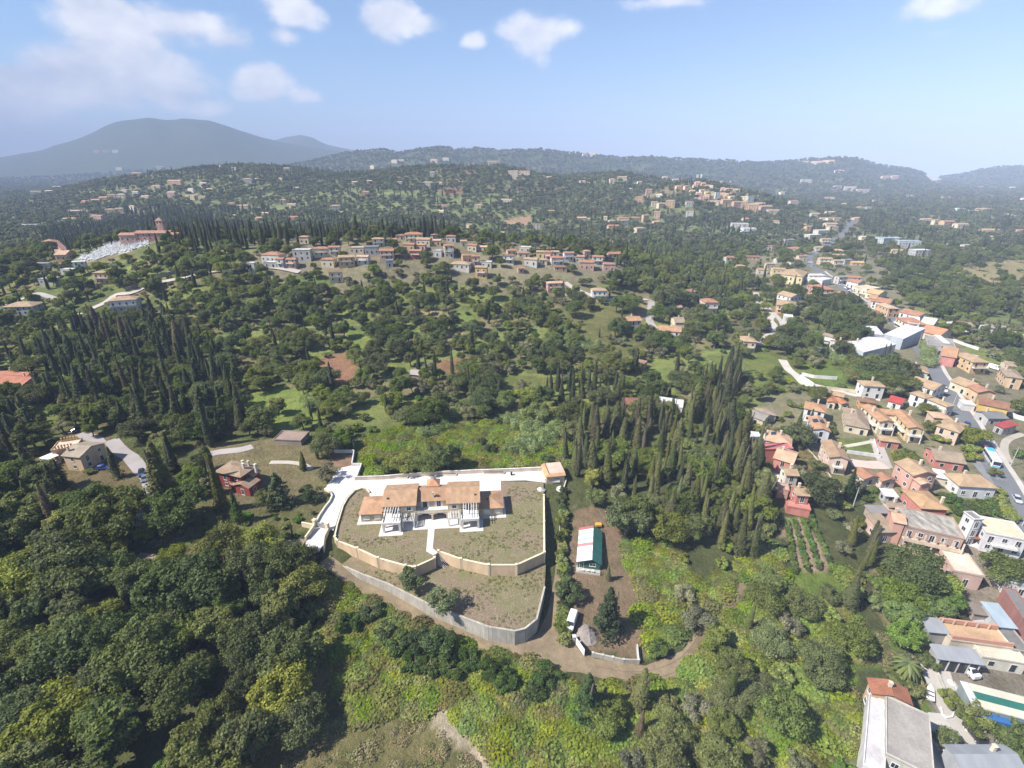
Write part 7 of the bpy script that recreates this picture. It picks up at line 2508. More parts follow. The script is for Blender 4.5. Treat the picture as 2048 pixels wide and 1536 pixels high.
one_tree(378, 1045, 'olive', 4.5, OLV, 1.2, label='grey olive on the lawn below the giant cypress')
one_tree(350, 1075, 'broad', 6, DARK, 1.0, label='dark tree over the small grey patio in the left garden')
one_tree(668, 700, 'cypress', 15, (.045, .068, .028), 1.9, label='broad dark cypress at the edge of the brown field')
one_tree(870, 760, 'cypress', 16, CYP, 1.1, label='tall cypress beside the rusty shed in the middle of the valley')
one_tree(858, 762, 'cypress', 13, CYP, 1.0, label='shorter cypress left of the tall one by the rusty shed')
one_tree(1268, 742, 'cypress', 13, CYP, 1.0, label='lone cypress beside the roofless brick ruin')
one_tree(1692, 1000, 'conifer', 12, (.045, .080, .026), .85, label='large dark conifer at the end of the dry grass strip')
one_tree(2000, 1165, 'broad', 9, MID, 1.05, label='big round green tree right of the pink flat roofed building')
one_tree(1944, 892, 'broad', 7.5, MID, .95, label='large round tree at the roadside behind the bus')
one_tree(1986, 952, 'olive', 3.0, MID, 1.1, label='small round tree in front of the parked bus')
one_tree(1850, 835, 'broad', 7, MID, 1.0, label='round tree behind the orange balcony wings')
one_tree(1860, 870, 'broad', 7, MID, .9, label='leafy tree right of the orange balcony wings')
one_tree(1632, 940, 'olive', 4.2, MID, 1.1, label='round tree left of the large pale pink house')
one_tree(1955, 1440, 'olive', 5, MID, 1.15, label='leafy tree in front of the blue awning shed')
one_tree(1938, 1460, 'olive', 4, MID, 1.1, label='small tree by the kerb left of the blue awning shed')
one_tree(2030, 1510, 'broad', 7, MID, .95, label='round tree behind the silver car in the bottom corner')
one_tree(1886, 1500, 'olive', 4.4, (.10, .12, .045), 1.05, label='round shrub with reddish flowers in the white edged bed')
one_tree(1832, 1395, 'bush', 3.0, MID, 1.0, label='round bush beside the brick red gable roof')
one_tree(1895, 1400, 'bush', 3.2, MID, 1.0, label='bush in the curved white kerb island')
one_tree(1908, 1420, 'bush', 2.6, MID, 1.0, label='lower bush in the curved white kerb island')
one_tree(1848, 1325, 'bush', 3.6, (.105, .12, .035), 1.1, label='brownish bush by the corner of the open fronted shed')
one_tree(1170, 935, 'cypress', 13, CYP, 1.0)
one_tree(1212, 968, 'cypress', 16, CYL, 1.1, label='front cypress of the wood right of the garage')
one_tree(1348, 1032, 'cypress', 15, CYL, 1.1, label='large single cypress standing out at the front of the wood')
one_tree(1440, 1100, 'cypress', 14, CYL, 1.2)
one_tree(1478, 1112, 'cypress', 16, (.10, .115, .045), 1.1)
one_tree(1452, 1405, 'cypress', 11, (.085, .105, .03), 1.25, label='leaning brownish cypress on the slope below the bend of the track')
one_tree(1440, 1240, 'olive', 5, OLV, 1.3)
one_tree(1392, 1255, 'olive', 5.5, OLV, 1.3, label='grey olive leaning over the inner bend of the dirt track')
one_tree(1372, 1200, 'olive', 4.5, OLV, 1.1)
one_tree(1310, 1300, 'bush', 3.4, DARK, 1.2, label='dark bush at the corner of the yard wall by the track')
for p, q, h in ((795, 1300, 4), (830, 1300, 4.5), (862, 1290, 5.5), (890, 1310, 5.5), (905, 1345, 4), (985, 1350, 4.2), (1008, 1365, 4), (940, 1330, 3.6), (1092, 1362, 4.2), (1075, 1385, 3.6), (705, 1250, 4), (740, 1235, 3.8), (770, 1270, 3), (860, 1340, 3.6), (830, 1335, 3.6)):
 one_tree(p, q, 'olive' if h > 4 else 'bush', h, (.078, .118, .030), 1.2)
for p, q, h in ((780, 945, 4.5), (760, 930, 3), (830, 925, 4), (870, 905, 4.2), (895, 915, 3.5), (985, 905, 3.6), (965, 890, 3), (1095, 925, 3.5)):
 one_tree(p, q, 'olive', h, (.085, .112, .045), 1.1)
for i in range(26):     # hedge between the terraces and the yard
 t = i / 25
 one_tree(1124 + 3 * sin(i * 2.1) + 4 * t, 985 + 300 * t, 'bush', random.uniform(2.2, 3.4), random.choice([MID, LIGHT, (.085, .11, .035)]), .9)
for r in range(4):      # rows of small trees on bare soil
 for k in range(19):
  t = k / 18
  one_tree(1574 + r * 15 + t * (16 + 9 * r), 1046 - r * 4 + t * 100, 'bush', random.uniform(1.3, 1.8), (.150, .225, .048), .75, label='ROW')
for r in range(6):      # young orchard
 for k in range(10):
  one_tree(1880 + k * 11 + r * 7, 992 + r * 7.5 + k * .2, 'bush', random.uniform(1.4, 2.2), (.09, .13, .03), .95)
for r in range(4):
 for k in range(4):
  one_tree(1722 + k * 12 + r * 3, 978 + r * 8, 'bush', random.uniform(1.4, 2.0), (.09, .13, .03), .95)
for k in range(12):     # clipped hedge along the road, then between the gardens
 one_tree(1990 + k * 2.8, 985 + k * 5.2, 'bush', 2.8, LIGHT, 1.0)
for k in range(10):
 one_tree(1785 + k * 2.6, 900 + k * 10, 'bush', 2.2, YLW, .8)
for k in range(9):
 one_tree(1870 + k * 8, 880 + 4 * sin(k) + k * .6, 'bush', 3.2, LIGHT, 1.0)
for k in range(6):
 one_tree(1930 + (k % 3) * 9, 905 + (k // 3) * 16, 'bush', 3.0, LIGHT, 1.1)
for k in range(30):
 one_tree(random.uniform(1800, 1900), random.uniform(905, 935), 'bush', random.uniform(2, 3.6), MID, 1.0)
for k in range(36):     # garden shrubs of the near village
 one_tree(random.uniform(1550, 1800), random.uniform(800, 870), 'bush', random.uniform(1.8, 3.2), random.choice([MID, LIGHT]), 1.0)
for k in range(22):
 one_tree(random.uniform(400, 640), random.uniform(1020, 1075), 'bush', random.uniform(.9, 1.8), random.choice([LIGHT, BRIGHT]), 1.1)
for k in range(14):
 one_tree(random.uniform(320, 520), random.uniform(1070, 1105), 'bush', random.uniform(.8, 1.6), random.choice([LIGHT, BRIGHT]), 1.2)

_p = np.array([[t[0], t[1]] for t in PLACED])
_ok = clear_of(_p[:, 0], _p[:, 1], -.6)
PLACED = [t for t, k in zip(PLACED, _ok) if k or (len(t) > 8 and t[8])]
for t in PLACED:
 if t[2] == 0.0:
  t[2] = float(H(t[0], t[1]))

KIND = {'broad': ('broadleaf_tree', 'tree'), 'olive': ('olive_tree', 'olive tree'), 'cypress': ('cypress_tree', 'cypress'), 'conifer': ('conifer_tree', 'conifer'), 'bush': ('shrub', 'shrub')}
GROUP = {'broad': 'broadleaf trees of the valley', 'olive': 'olive trees of the valley', 'cypress': 'cypresses of the valley', 'conifer': 'conifers of the valley', 'bush': 'shrubs of the gardens and slopes'}
TREES = []      # single trees, for the labels
REST = []
bysp = {}
for t in PLACED:
 P, Q, dep = proj(t[0], t[1], t[2] + t[4] * .5)
 t_lab = t[8] if len(t) > 8 and t[8] != 'ROW' else None
 inside = -60 < P < 2108 and -60 < Q < 1600
 size = t[4] / dep * 1000
 bysp.setdefault(t[3], []).append((0 if t_lab else 1, not (10 < P < 2038 and 10 < Q < 1526), -size, t, float(P), float(Q), t_lab))
for sp, L in bysp.items():
 L.sort(key=lambda a: a[:3])
 for i, a in enumerate(L):
  t = a[3]
  if i < 300:
   var = SPECIES[sp][(i * 7 + int(abs(t[0]) * 3)) % len(SPECIES[sp])]
   s = t[4] / var['h']
   r = empty(KIND[sp][0], (t[0], t[1], t[2] - .1), t[5])
   wf = t[7] * (1.0 if sp in ('cypress', 'conifer') else min(1.3, .90 + .18 / max(s, .3)))
   r.scale = (s * wf, s * wf, s)
   if sp == 'cypress':
    k = random.choice((.75, .9, 1.0, 1.15, 1.35, 1.6))
    r.scale = (s * wf * k, s * wf * k, s)
    r.rotation_euler = (random.gauss(0, .035), random.gauss(0, .035), t[5])
   obj('crown', var['crown'], r, t[6])
   obj('trunk', var['trunk'], r)
   r['category'] = KIND[sp][1]
   r['group'] = GROUP[sp]
   TREES.append(dict(root=r, sp=sp, px=a[4], py=a[5], h=t[4], c=t[6], label=a[6]))
  else:
   REST.append(t)


# ---- massed growth as one object of each kind, drawn from small libraries
def massed(name, templates, pts, scl, rot, idx):
 """templates: (mesh, colour); pts (n,3); scl (n,3) or (n,); rot (n,) about z; idx (n,) which template"""
 me = bpy.data.meshes.new(name)
 n = len(pts)
 me.vertices.add(n)
 me.vertices.foreach_set('co', np.asarray(pts, float).ravel())
 scl = np.asarray(scl, float)
 if scl.ndim == 1:
  scl = np.repeat(scl[:, None], 3, 1)
 a = me.attributes.new('size', 'FLOAT_VECTOR', 'POINT')
 a.data.foreach_set('vector', scl.ravel())
 a = me.attributes.new('turn', 'FLOAT_VECTOR', 'POINT')
 tv = np.zeros((n, 3))
 tv[:, 2] = rot
 a.data.foreach_set('vector', tv.ravel())
 a = me.attributes.new('pick', 'INT', 'POINT')
 a.data.foreach_set('value', np.asarray(idx, np.int32))
 a = me.attributes.new('leaf', 'FLOAT_COLOR', 'POINT')
 cc = np.array([(*c, 1) for _, c in templates], np.float32)[np.asarray(idx, int)]
 a.data.foreach_set('color', cc.ravel())
 o = obj(name, me)
 ng = bpy.data.node_groups.new(name, 'GeometryNodeTree')
 ng.interface.new_socket('Geometry', in_out='INPUT', socket_type='NodeSocketGeometry')
 ng.interface.new_socket('Geometry', in_out='OUTPUT', socket_type='NodeSocketGeometry')
 gi, go = ng.nodes.new('NodeGroupInput'), ng.nodes.new('NodeGroupOutput')
 jn = ng.nodes.new('GeometryNodeJoinGeometry')

 def attr(nm, ty):
  q = ng.nodes.new('GeometryNodeInputNamedAttribute')
  q.data_type = ty
  q.inputs[0].default_value = nm
  return q.outputs[0]
 sz, tr, pk = attr('size', 'FLOAT_VECTOR'), attr('turn', 'FLOAT_VECTOR'), attr('pick', 'INT')
 for k, (tm, col) in enumerate(templates):
  to = bpy.data.objects.new(name + '_pattern', tm)
  to.color = (*col, 1)
  oi = ng.nodes.new('GeometryNodeObjectInfo')
  oi.inputs['Object'].default_value = to
  oi.inputs['As Instance'].default_value = True
  cm = ng.nodes.new('FunctionNodeCompare')
  cm.data_type = 'INT'
  cm.operation = 'EQUAL'
  ng.links.new(pk, cm.inputs[2])
  cm.inputs[3].default_value = k
  ip = ng.nodes.new('GeometryNodeInstanceOnPoints')
  ng.links.new(gi.outputs[0], ip.inputs['Points'])
  ng.links.new(cm.outputs[0], ip.inputs['Selection'])
  ng.links.new(oi.outputs['Geometry'], ip.inputs['Instance'])
  er = ng.nodes.new('FunctionNodeEulerToRotation')
  ng.links.new(tr, er.inputs[0])
  ng.links.new(er.outputs[0], ip.inputs['Rotation'])
  ng.links.new(sz, ip.inputs['Scale'])
  ng.links.new(ip.outputs[0], jn.inputs[0])
 ng.links.new(jn.outputs[0], go.inputs[0])
 md = o.modifiers.new('growth', 'NODES')
 md.node_group = ng
 return tag(o, kind='stuff')


def mass_trees():
 groups = {}
 for t in REST:
  groups.setdefault(t[3], []).append(t)
 rg = np.random.default_rng(21)
 far = {'broad': [], 'cypress': []}
 # the hills: a continuous cover thinning into fields, coarser with distance
 for y0, y1, sp, nn in ((600, 1000, 7.2, 26000), (1000, 1700, 9.0, 46000), (1700, 2900, 13, 36000), (2900, 3600, 18, 14000)):
  y = np.sqrt(rg.uniform(y0 ** 2, y1 ** 2, nn))
  x = rg.uniform(-1.13, 1.13, nn) * y
  z = H(x, y)
  P, Q, dep = proj(x, y, z)
  col, ten, veg, hit = lookup(P, Q)
  n = wob(x, y, 150, 4, 7) * .5 + wob(x, y, 620, 2, 15) * .5
  share = np.where(hit, ten, np.where(n > .22, .22, np.where(n > .06, .55, np.where(n < -.42, .25, .93))))
  m = (rg.random(nn) < share) & (P > -60) & (P < 2110)
  x, y, z = x[m], y[m], z[m]
  m = clear_of(x, y, .6)
  x, y, z = x[m], y[m], z[m]
  k = thin(x, y, rg.uniform(.75, 1.25, len(x)) * sp)
  x, y, z = x[k], y[k], z[k]
  cyp = (rg.random(len(x)) < np.where(wob(x, y, 240, 2, 11) > .45, .42, .07)) & (y < 2900)
  g = sp / 8.0
  for i in np.where(~cyp)[0]:
   far['broad'].append((x[i], y[i], z[i] - .3, rg.uniform(.62, 1.12) * min(g, 1.9) ** .75, rg.uniform(0, 6.28)))
  for i in np.where(cyp)[0]:
   far['cypress'].append((x[i], y[i], z[i] - .3, rg.uniform(.65, 1.1), rg.uniform(0, 6.28)))
 T = SPECIES['far_broad']
 A = np.array(far['broad'])
 cols = [(.118, .145, .052), (.142, .168, .060), (.096, .122, .048), (.168, .176, .088)]
 tm = [(v['one'], c) for v in T for c in cols]
 near = [t for sp in ('broad',) for t in groups.get(sp, [])]
 tn = [(v['one'], c) for v in SPECIES['broad'][:4] for c in (DARK, MID)]
 pts = np.concatenate([A[:, :3], np.array([[t[0], t[1], t[2] - .1] for t in near]).reshape(-1, 3)])
 sc = np.concatenate([A[:, 3], np.array([t[4] / 10.2 for t in near])])
 ro = np.concatenate([A[:, 4], np.array([t[5] for t in near])])
 ix = np.concatenate([rg.integers(0, len(tm), len(A)), len(tm) + np.array([2 * int(rg.integers(0, 4)) + (0 if t[6] == DARK else 1) for t in near], int)])
 massed('woodland', tm + tn, pts, sc, ro, ix)
 A = np.array(far['cypress'])
 near = groups.get('cypress', [])
 tm = [(v['one'], c) for v in SPECIES['far_cypress'] for c in (CYP, (.058, .086, .032))]
 tn = [(v['one'], c) for v in SPECIES['cypress'] for c in (CYP, CYL)]
 pts = np.concatenate([A[:, :3], np.array([[t[0], t[1], t[2] - .1] for t in near]).reshape(-1, 3)])
 sc = np.concatenate([A[:, 3], np.array([t[4] / 14.5 for t in near])])
 ro = np.concatenate([A[:, 4], np.array([t[5] for t in near])])
 ix = np.concatenate([rg.integers(0, len(tm), len(A)), len(tm) + np.array([2 * int(rg.integers(0, 4)) + (1 if t[6] == CYL else 0) for t in near], int)])
 massed('cypress_woodland', tm + tn, pts, sc, ro, ix)
 for sp, nm, hh in (('olive', 'olive_woodland', 5.4), ('bush', 'undergrowth', 2.9), ('conifer', 'conifer_woodland', 13)):
  L = groups.get(sp, [])
  if L:
   tn = [(v['one'], c) for v in SPECIES[sp] for c in sorted({t[6] for t in L})[:3]]
   massed(nm, tn, [[t[0], t[1], t[2] - .1] for t in L], [t[4] / hh for t in L], [t[5] for t in L], rg.integers(0, len(tn), len(L)))


mass_trees()


def low_growth():
 rg = np.random.default_rng(31)
 # brambles and tall grass
 for nm, code, dens, tmpl, cols, s0, s1, lim in (('bramble', 1, .55, MOUND, [(.195, .262, .034), (.165, .242, .032), (.235, .270, .038), (.20, .19, .06)], .7, 1.35, 260), ('tall_grass', 2, .95, TUFT, [(.27, .235, .115), (.18, .20, .065), (.31, .26, .135)], .6, 1.3, 260)):
  P, S = [], []
  for poly, c, dn, vg in PLACES:
   if vg != ('bramble', 'grass')[code - 1]:
    continue
   W = [(w.x, w.y) for w in (gp(*p) if p[1] < 1530 else pz(p[0], p[1], -4) for p in poly)]
   x0, x1, y0, y1 = min(w[0] for w in W), max(w[0] for w in W), min(w[1] for w in W), max(w[1] for w in W)
   n = int((x1 - x0) * (y1 - y0) * dens * 1.3)
   x, y = rg.uniform(x0, x1, n), rg.uniform(y0, y1, n)
   m = pip(x, y, W)
   x, y = x[m], y[m]
   m = clear_of(x, y, -.4)
   x, y = x[m], y[m]
   A, B, dep = proj(x, y, H(x, y))
   c2, t2, v2, h2 = lookup(A, B)
   n2 = wob(x, y, 9, 3, 8)
   m = (v2 == code) & ~pip(A, B, VILLA_KEEP) & (n2 > (-.95 if code == 1 else -.1))
   x, y, n2 = x[m], y[m], n2[m]
   P.append(np.stack([x, y, H(x, y) - .1], 1))
   S.append(rg.uniform(s0, s1, len(x)) * (1 + .55 * np.clip(n2, -.6, 1)))
  P, S = np.concatenate(P), np.concatenate(S)
  tm = [(t, c) for t in tmpl for c in cols]
  massed(nm, tm, P, S, rg.uniform(0, 6.28, len(P)), rg.integers(0, len(tm), len(P)))
 # giant cane
 P = []
 for poly, k in (([(1000, 845), (1060, 835), (1130, 850), (1125, 880), (1050, 920), (1010, 905), (1040, 870)], .17), ([(840, 870), (890, 850), (900, 862), (850, 880)], .15), ([(600, 800), (640, 790), (650, 820), (610, 830)], .14), ([(900, 835), (940, 825), (950, 845)], .12),
     ([(1840, 690), (1866, 705), (1868, 740), (1845, 735)], .2), ([(1650, 715), (1730, 700), (1740, 730), (1670, 735)], .16), ([(1870, 868), (1900, 862), (1905, 880), (1875, 882)], .2), ([(850, 600), (900, 605), (890, 625), (840, 620)], .1), ([(440, 605), (560, 612), (560, 625), (450, 618)], .1), ([(1130, 680), (1200, 690), (1190, 705), (1130, 700)], .1)):
  W = [(w.x, w.y) for w in (gp(*p) for p in poly)]
  x0, x1, y0, y1 = min(w[0] for w in W), max(w[0] for w in W), min(w[1] for w in W), max(w[1] for w in W)
  n = int((x1 - x0) * (y1 - y0) * k * 2)
  x, y = rg.uniform(x0, x1, n), rg.uniform(y0, y1, n)
  m = pip(x, y, W)
  x, y = x[m], y[m]
  P.append(np.stack([x, y, H(x, y) - .2], 1))
 P = np.concatenate(P)
 tm = [(t, c) for t in CANE for c in ((.25, .31, .13), (.21, .27, .105))]
 massed('reeds', tm, P, rg.uniform(.75, 1.25, len(P)), rg.uniform(0, 6.28, len(P)), rg.integers(0, 4, len(P)))


low_growth()


def lawn_tufts():
 rg = np.random.default_rng(77)
 P = []
 for poly, z in (([(p.x, p.y) for p in lawn], U), ([(p.x, p.y) for p in low] + [(lawn[19].x + .5, lawn[19].y), (lawn[12].x, lawn[12].y + 1)], LO)):
  x0, x1, y0, y1 = min(p[0] for p in poly), max(p[0] for p in poly), min(p[1] for p in poly), max(p[1] for p in poly)
  n = int((x1 - x0) * (y1 - y0) * 1.3)
  x, y = rg.uniform(x0, x1, n), rg.uniform(y0, y1, n)
  m = pip(x, y, poly) & (wob(x, y, 11, 3, 5) > -.15)
  if z == U:
   c, s = cos(radians(4.5)), sin(radians(4.5))
   lx, ly = (x + 23.3) * c + (y - 119.2) * s, -(x + 23.3) * s + (y - 119.2) * c
   m &= ~((abs(lx) < 22.2) & (ly > -7) & (ly < 30)) & ~((lx > -3.5) & (lx < 4) & (ly < 0))
  P.append(np.stack([x[m], y[m], np.full(m.sum(), z - .03)], 1))
 P = np.concatenate(P)
 tm = [(t, c) for t in TUFT for c in ((.20, .20, .075), (.27, .235, .13), (.15, .17, .055))]
 massed('lawn_tufts', tm, P, rg.uniform(.25, .62, len(P)), rg.uniform(0, 6.28, len(P)), rg.integers(0, len(tm), len(P)))


lawn_tufts()

# ------------------------------------------------------------------ vehicles
def loft(mb, rings, mat=0, cap=True):
 for a, b in zip(rings, rings[1:]):
  n = len(a)
  for i in range(n):
   mb.face([a[i], a[(i + 1) % n], b[(i + 1) % n], b[i]], mat)
 if cap:
  mb.face(rings[-1], mat)
  mb.face(rings[0][::-1], mat)


def rect_ring(x0, x1, hw, z, r=.12):
 return [(x0 + r, -hw, z), (x1 - r, -hw, z), (x1, -hw + r, z), (x1, hw - r, z), (x1 - r, hw, z), (x0 + r, hw, z), (x0, hw - r, z), (x0, -hw + r, z)]


def wheel_mesh():
 def mk():
  mb = MB()
  mb.cyl((0, -.1, 0), (0, .1, 0), .31, .31, 14, 0)
  mb.cyl((0, -.115, 0), (0, .115, 0), .18, .18, 10, 1)
  return mb.mesh('wheel', ['rubber', 'grey_concrete'])
 return cached('wheel', mk)


def car_meshes(kind):
 def mk():
  L, Wd = dict(car=(4.2, 1.72), suv=(4.5, 1.85), van=(5.1, 1.98))[kind]
  h = L / 2
  b = MB()
  g = MB()
  r = MB()
  if kind == 'van':
   loft(b, [rect_ring(-h, h, Wd / 2 - .06, .28), rect_ring(-h, h, Wd / 2, .5), rect_ring(-h, h - .05, Wd / 2, 1.15), rect_ring(-h + .03, h - .75, Wd / 2 - .05, 1.3), rect_ring(-h + .05, h - 1.25, Wd / 2 - .08, 2.05), rect_ring(-h + .2, h - 1.45, Wd / 2 - .22, 2.2)])
   g.face([(h - .66, -Wd / 2 + .16, 1.33), (h - .66, Wd / 2 - .16, 1.33), (h - 1.19, Wd / 2 - .2, 2.0), (h - 1.19, -Wd / 2 + .2, 2.0)])
   for s in (-1, 1):
    f = [(h - 1.9, s * (Wd / 2 - .03), 1.35), (h - 1.0, s * (Wd / 2 - .03), 1.35), (h - 1.35, s * (Wd / 2 - .05), 1.95), (h - 1.9, s * (Wd / 2 - .05), 1.95)]
    g.face(f if s < 0 else f[::-1])
   r.box(-h + .4, h - 1.7, -Wd / 2 + .3, Wd / 2 - .3, 2.202, 2.24)
  else:
   z1, z2 = (.82, 1.42) if kind == 'car' else (.95, 1.68)
   loft(b, [rect_ring(-h, h, Wd / 2 - .08, .22, .25), rect_ring(-h, h, Wd / 2, .45, .25), rect_ring(-h + .02, h - .02, Wd / 2, .68, .28), rect_ring(-h + .08, h - .15, Wd / 2 - .05, z1, .3)])
   loft(g, [rect_ring(-h + .35, h * .42, Wd / 2 - .09, z1 + .002, .2), rect_ring(-h + .75, h * .08, Wd / 2 - .24, z2 - .03, .2)])
   loft(r, [rect_ring(-h + .72, h * .1, Wd / 2 - .22, z2 - .028, .2), rect_ring(-h + .85, h * .0, Wd / 2 - .3, z2 + .03, .2)])
   for s in (-1, 1):
    r.bar((-h * .05, s * (Wd / 2 - .1), z1), (-h * .1, s * (Wd / 2 - .22), z2), .07, .07)
  lm = MB()
  lm.box(h - .06, h + .015, -.18, .18, .55, .72)
  return b.mesh('body', ['car_paint']), g.mesh('window', ['glass']), r.mesh('roof', ['car_paint']), lm.mesh('headlight', ['white_frame']), L, Wd
 return cached(('car', kind), mk)


def vehicle(label, p, rz, color, kind='car', z=None, name=None, group=None):
 b, g, r, lm, L, Wd = car_meshes(kind)
 zz = float(H(p[0], p[1])) + .13 if z is None else z
 o = tag(empty(name or ('van' if kind == 'van' else 'car'), (p[0], p[1], zz), rz), label, 'van' if kind == 'van' else 'car', group)
 obj('body', b, o, color)
 obj('window', g, o)
 obj('roof', r, o, color)
 for s in (-1, 1):
  obj('headlight', lm, o, loc=(0, s * Wd * .36, 0))
  for x in (-L * .31, L * .31):
   obj('wheel', wheel_mesh(), o, loc=(x, s * (Wd / 2 - .06), .31))
 return o


def heading(a, b):
 A, B = gp(*a), gp(*b)
 return atan2(B.y - A.y, B.x - A.x)


ROADH = heading((1875, 752), (1935, 845))
VWH, VSIL, VBLK, VRED2, VBLU, VGRY = (.70, .70, .70), (.42, .43, .44), (.02, .02, .025), (.42, .03, .03), (.03, .05, .22), (.16, .17, .18)
p = gp(1143, 1247)
p2 = gp(1148, 1215)
vehicle('white van parked on the dirt beside the hedge', p, heading((1150, 1232), (1141, 1262)), VWH, 'van')
for lab, c, x, y, col, dh, kd in (
  ('white car driving on the open grey road past the white gabled houses', 'g', 1245, 1112, VWH, 0, 'suv'), ('dark blue car on the road above the large roadside tree', 'g', 1480, 1465, VBLU, 0, 'car'),
  ('bright red car on the road just behind the bus', 'a', 1802, 695, VRED2, 0, 'car'), ('silver car on the road beside the young orchard', 'a', 2000, 1015, VSIL, 0, 'car'),
  ('white car nosing out of the lot of the upper white gabled house', 'g', 1175, 1122, VWH, 1.2, 'car'),
  ('red car at the kerb beside the pale warehouse', 'g', 870, 570, VRED2, 0, 'car'), ('dark car behind the red one by the pale warehouse', 'g', 905, 565, VBLK, 0, 'suv'), ('white car at the kerb opposite the warehouse corner', 'g', 920, 608, VWH, 0, 'car'),
  ('grey car parked below the white one opposite the warehouse', 'g', 970, 632, VGRY, 0, 'car'), ('black car parked at the kerb by the grey workshop', 'g', 1020, 686, VBLK, 0, 'suv'), ('yellow green car at the kerb by the arcade building', 'g', 850, 532, (.35, .40, .06), 0, 'car'),
  ('dark red car on the road level with the warehouse top', 'g', 775, 462, (.12, .03, .03), 0, 'car'), ('black car on the road bend above the warehouse', 'g', 692, 412, VBLK, 0, 'car'),
  ('white car parked before the terracotta roofed gable house', 'g', 1150, 792, VWH, .3, 'suv'), ('silver car parked above the white one by the gable house', 'g', 1128, 765, VSIL, .2, 'car'), ('dark car parked first in the row by the gable house', 'g', 1100, 738, VBLK, .2, 'car'),
  ('white car in the lot opposite the orange brown gabled house', 'g', 640, 352, VWH, .9, 'car'), ('silver car in the lot opposite the orange brown gabled house', 'g', 672, 348, VSIL, .9, 'car'), ('dark car in the lot opposite the orange brown gabled house', 'g', 655, 365, VBLK, .9, 'car'),
  ('white van in the lane beside the peach weathered roof house', 'g', 1745, 895, VWH, .8, 'van'), ('silver car beside the peach weathered roof house', 'g', 1745, 785, VSIL, .8, 'car'),
  ('silver grey car parked on grass in the bottom right corner', 'f', 1750, 815, VSIL, -.05, 'car'), ('black car by the kerb behind the plain grey blue shed roof', 'f', 1470, 805, VBLK, .5, 'suv'),
  ('white pickup in front of the open fronted grey shed', 'e', 1150, 1225, VWH, .62, 'van'),
  ('blue car on the pale terrace beside the pink row', 'd', 235, 885, VBLU, .65, 'car'), ('dark covered car at the lower end of the pink row terrace', 'd', 70, 1000, VGRY, 1.2, 'suv'), ('dark purple car beside the cream white house of the pink row', 'd', 745, 985, (.05, .04, .07), 1.1, 'suv'),
  ('dark car parked first on the left driveway', 'm', 1640, 800, (.05, .06, .08), 1.0, 'suv'), ('grey blue car parked behind the first on the left driveway', 'm', 1680, 880, (.12, .15, .2), 1.0, 'car'), ('blue car against the gable wall of the beige house', 'm', 1085, 720, VBLU, 2.2, 'suv'),
  ('dark car under the tree above the beige house', 'm', 660, 175, VBLK, .5, 'car'), ('second dark car under the tree above the beige house', 'm', 720, 150, VBLK, .5, 'car'), ('red and white car on the small grey patio in the left garden', 'm', 1950, 1245, (.45, .06, .06), 2.3, 'car'),
  ('white van by the lane left of the lower twin house', 't', 975, 545, VWH, 1.0, 'van'), ('dark car parked outside the lower twin house', 't', 1040, 515, VBLK, .8, 'car'), ('white car on the footpath by the track houses', 't', 1970, 432, VWH, 1.0, 'car')):
 vehicle(lab, gp(*px(c, x, y)), ROADH + dh, col, kd, group=None)
rg = random.Random(12)
for i, (x, y) in enumerate([(985, 290), (1000, 300), (1015, 312), (1030, 322), (1048, 330), (1065, 338), (1010, 340), (1030, 352), (870, 190), (885, 200), (905, 215), (900, 232), (925, 240), (940, 262), (600, 40), (618, 28), (650, 70)]):
 col = rg.choice([VWH, VSIL, VBLK, VWH, VGRY])
 vehicle({VWH: 'white', VSIL: 'silver', VBLK: 'black', VGRY: 'dark grey'}[col] + ' car parked among others around the small square by the road bend', gp(*px('s', x, y)), ROADH + rg.choice([0, .6, 1.5]), col, rg.choice(['car', 'suv']), group='cars parked around the square by the road bend')

# the bus
bp = gp(*px('a', 1835, 768))
r = tag(empty('bus', (bp.x, bp.y, float(H(bp.x, bp.y)) + .15), ROADH), 'white bus with turquoise roof end standing in the roadside bay', 'bus')
mb = MB()
loft(mb, [rect_ring(-5.2, 5.2, 1.2, .3, .2), rect_ring(-5.2, 5.2, 1.25, .8, .2), rect_ring(-5.2, 5.2, 1.25, 2.7, .25), rect_ring(-5.1, 5.1, 1.12, 2.95, .25)])
mb.build('body', 'car_paint', r, (.70, .72, .73))
mb = MB()
mb.box(-5.0, -2.0, -1.0, 1.0, 2.953, 3.02)
mb.build('roof_panel', 'car_paint', r, (.06, .42, .52))
mb = MB()
mb.box(-1.8, 4.8, -.9, .9, 2.953, 3.0)
mb.build('roof_panel', 'car_paint', r, (.72, .73, .74))
for s in (-1, 1):
 for i in range(6):
  mb = MB()
  x = -4.6 + i * 1.55
  mb.box(x, x + 1.4, min(s * 1.24, s * 1.27), max(s * 1.24, s * 1.27), 1.45, 2.4)
  mb.build('window', 'glass', r)
 for x in (-3.3, 3.2):
  obj('wheel', wheel_mesh(), r, loc=(x, s * 1.18, .42), scale=(1.45, 1.2, 1.45))
mb = MB()
mb.box(5.18, 5.225, -1.0, 1.0, 1.2, 2.5)
mb.build('windscreen', 'glass', r)
mb = MB()
mb.box(5.18, 5.24, -1.1, 1.1, .5, .9)
mb.build('bumper', 'paint', r, (.06, .35, .45))
p = gp(*px('a', 1898, 848))
r = tag(empty('motorcycle', (p.x, p.y, float(H(p.x, p.y)) + .13), ROADH), 'dark motorcycle with rider on the road below the bus', 'motorcycle')
for x in (-.65, .65):
 mb = MB()
 mb.cyl((x, -.06, .32), (x, .06, .32), .32, .32, 12)
 mb.build('wheel', 'rubber', r)
mb = MB()
mb.box(-.6, .5, -.14, .14, .45, .8)
mb.bar((.62, 0, .35), (.45, 0, 1.0), .07, .07)
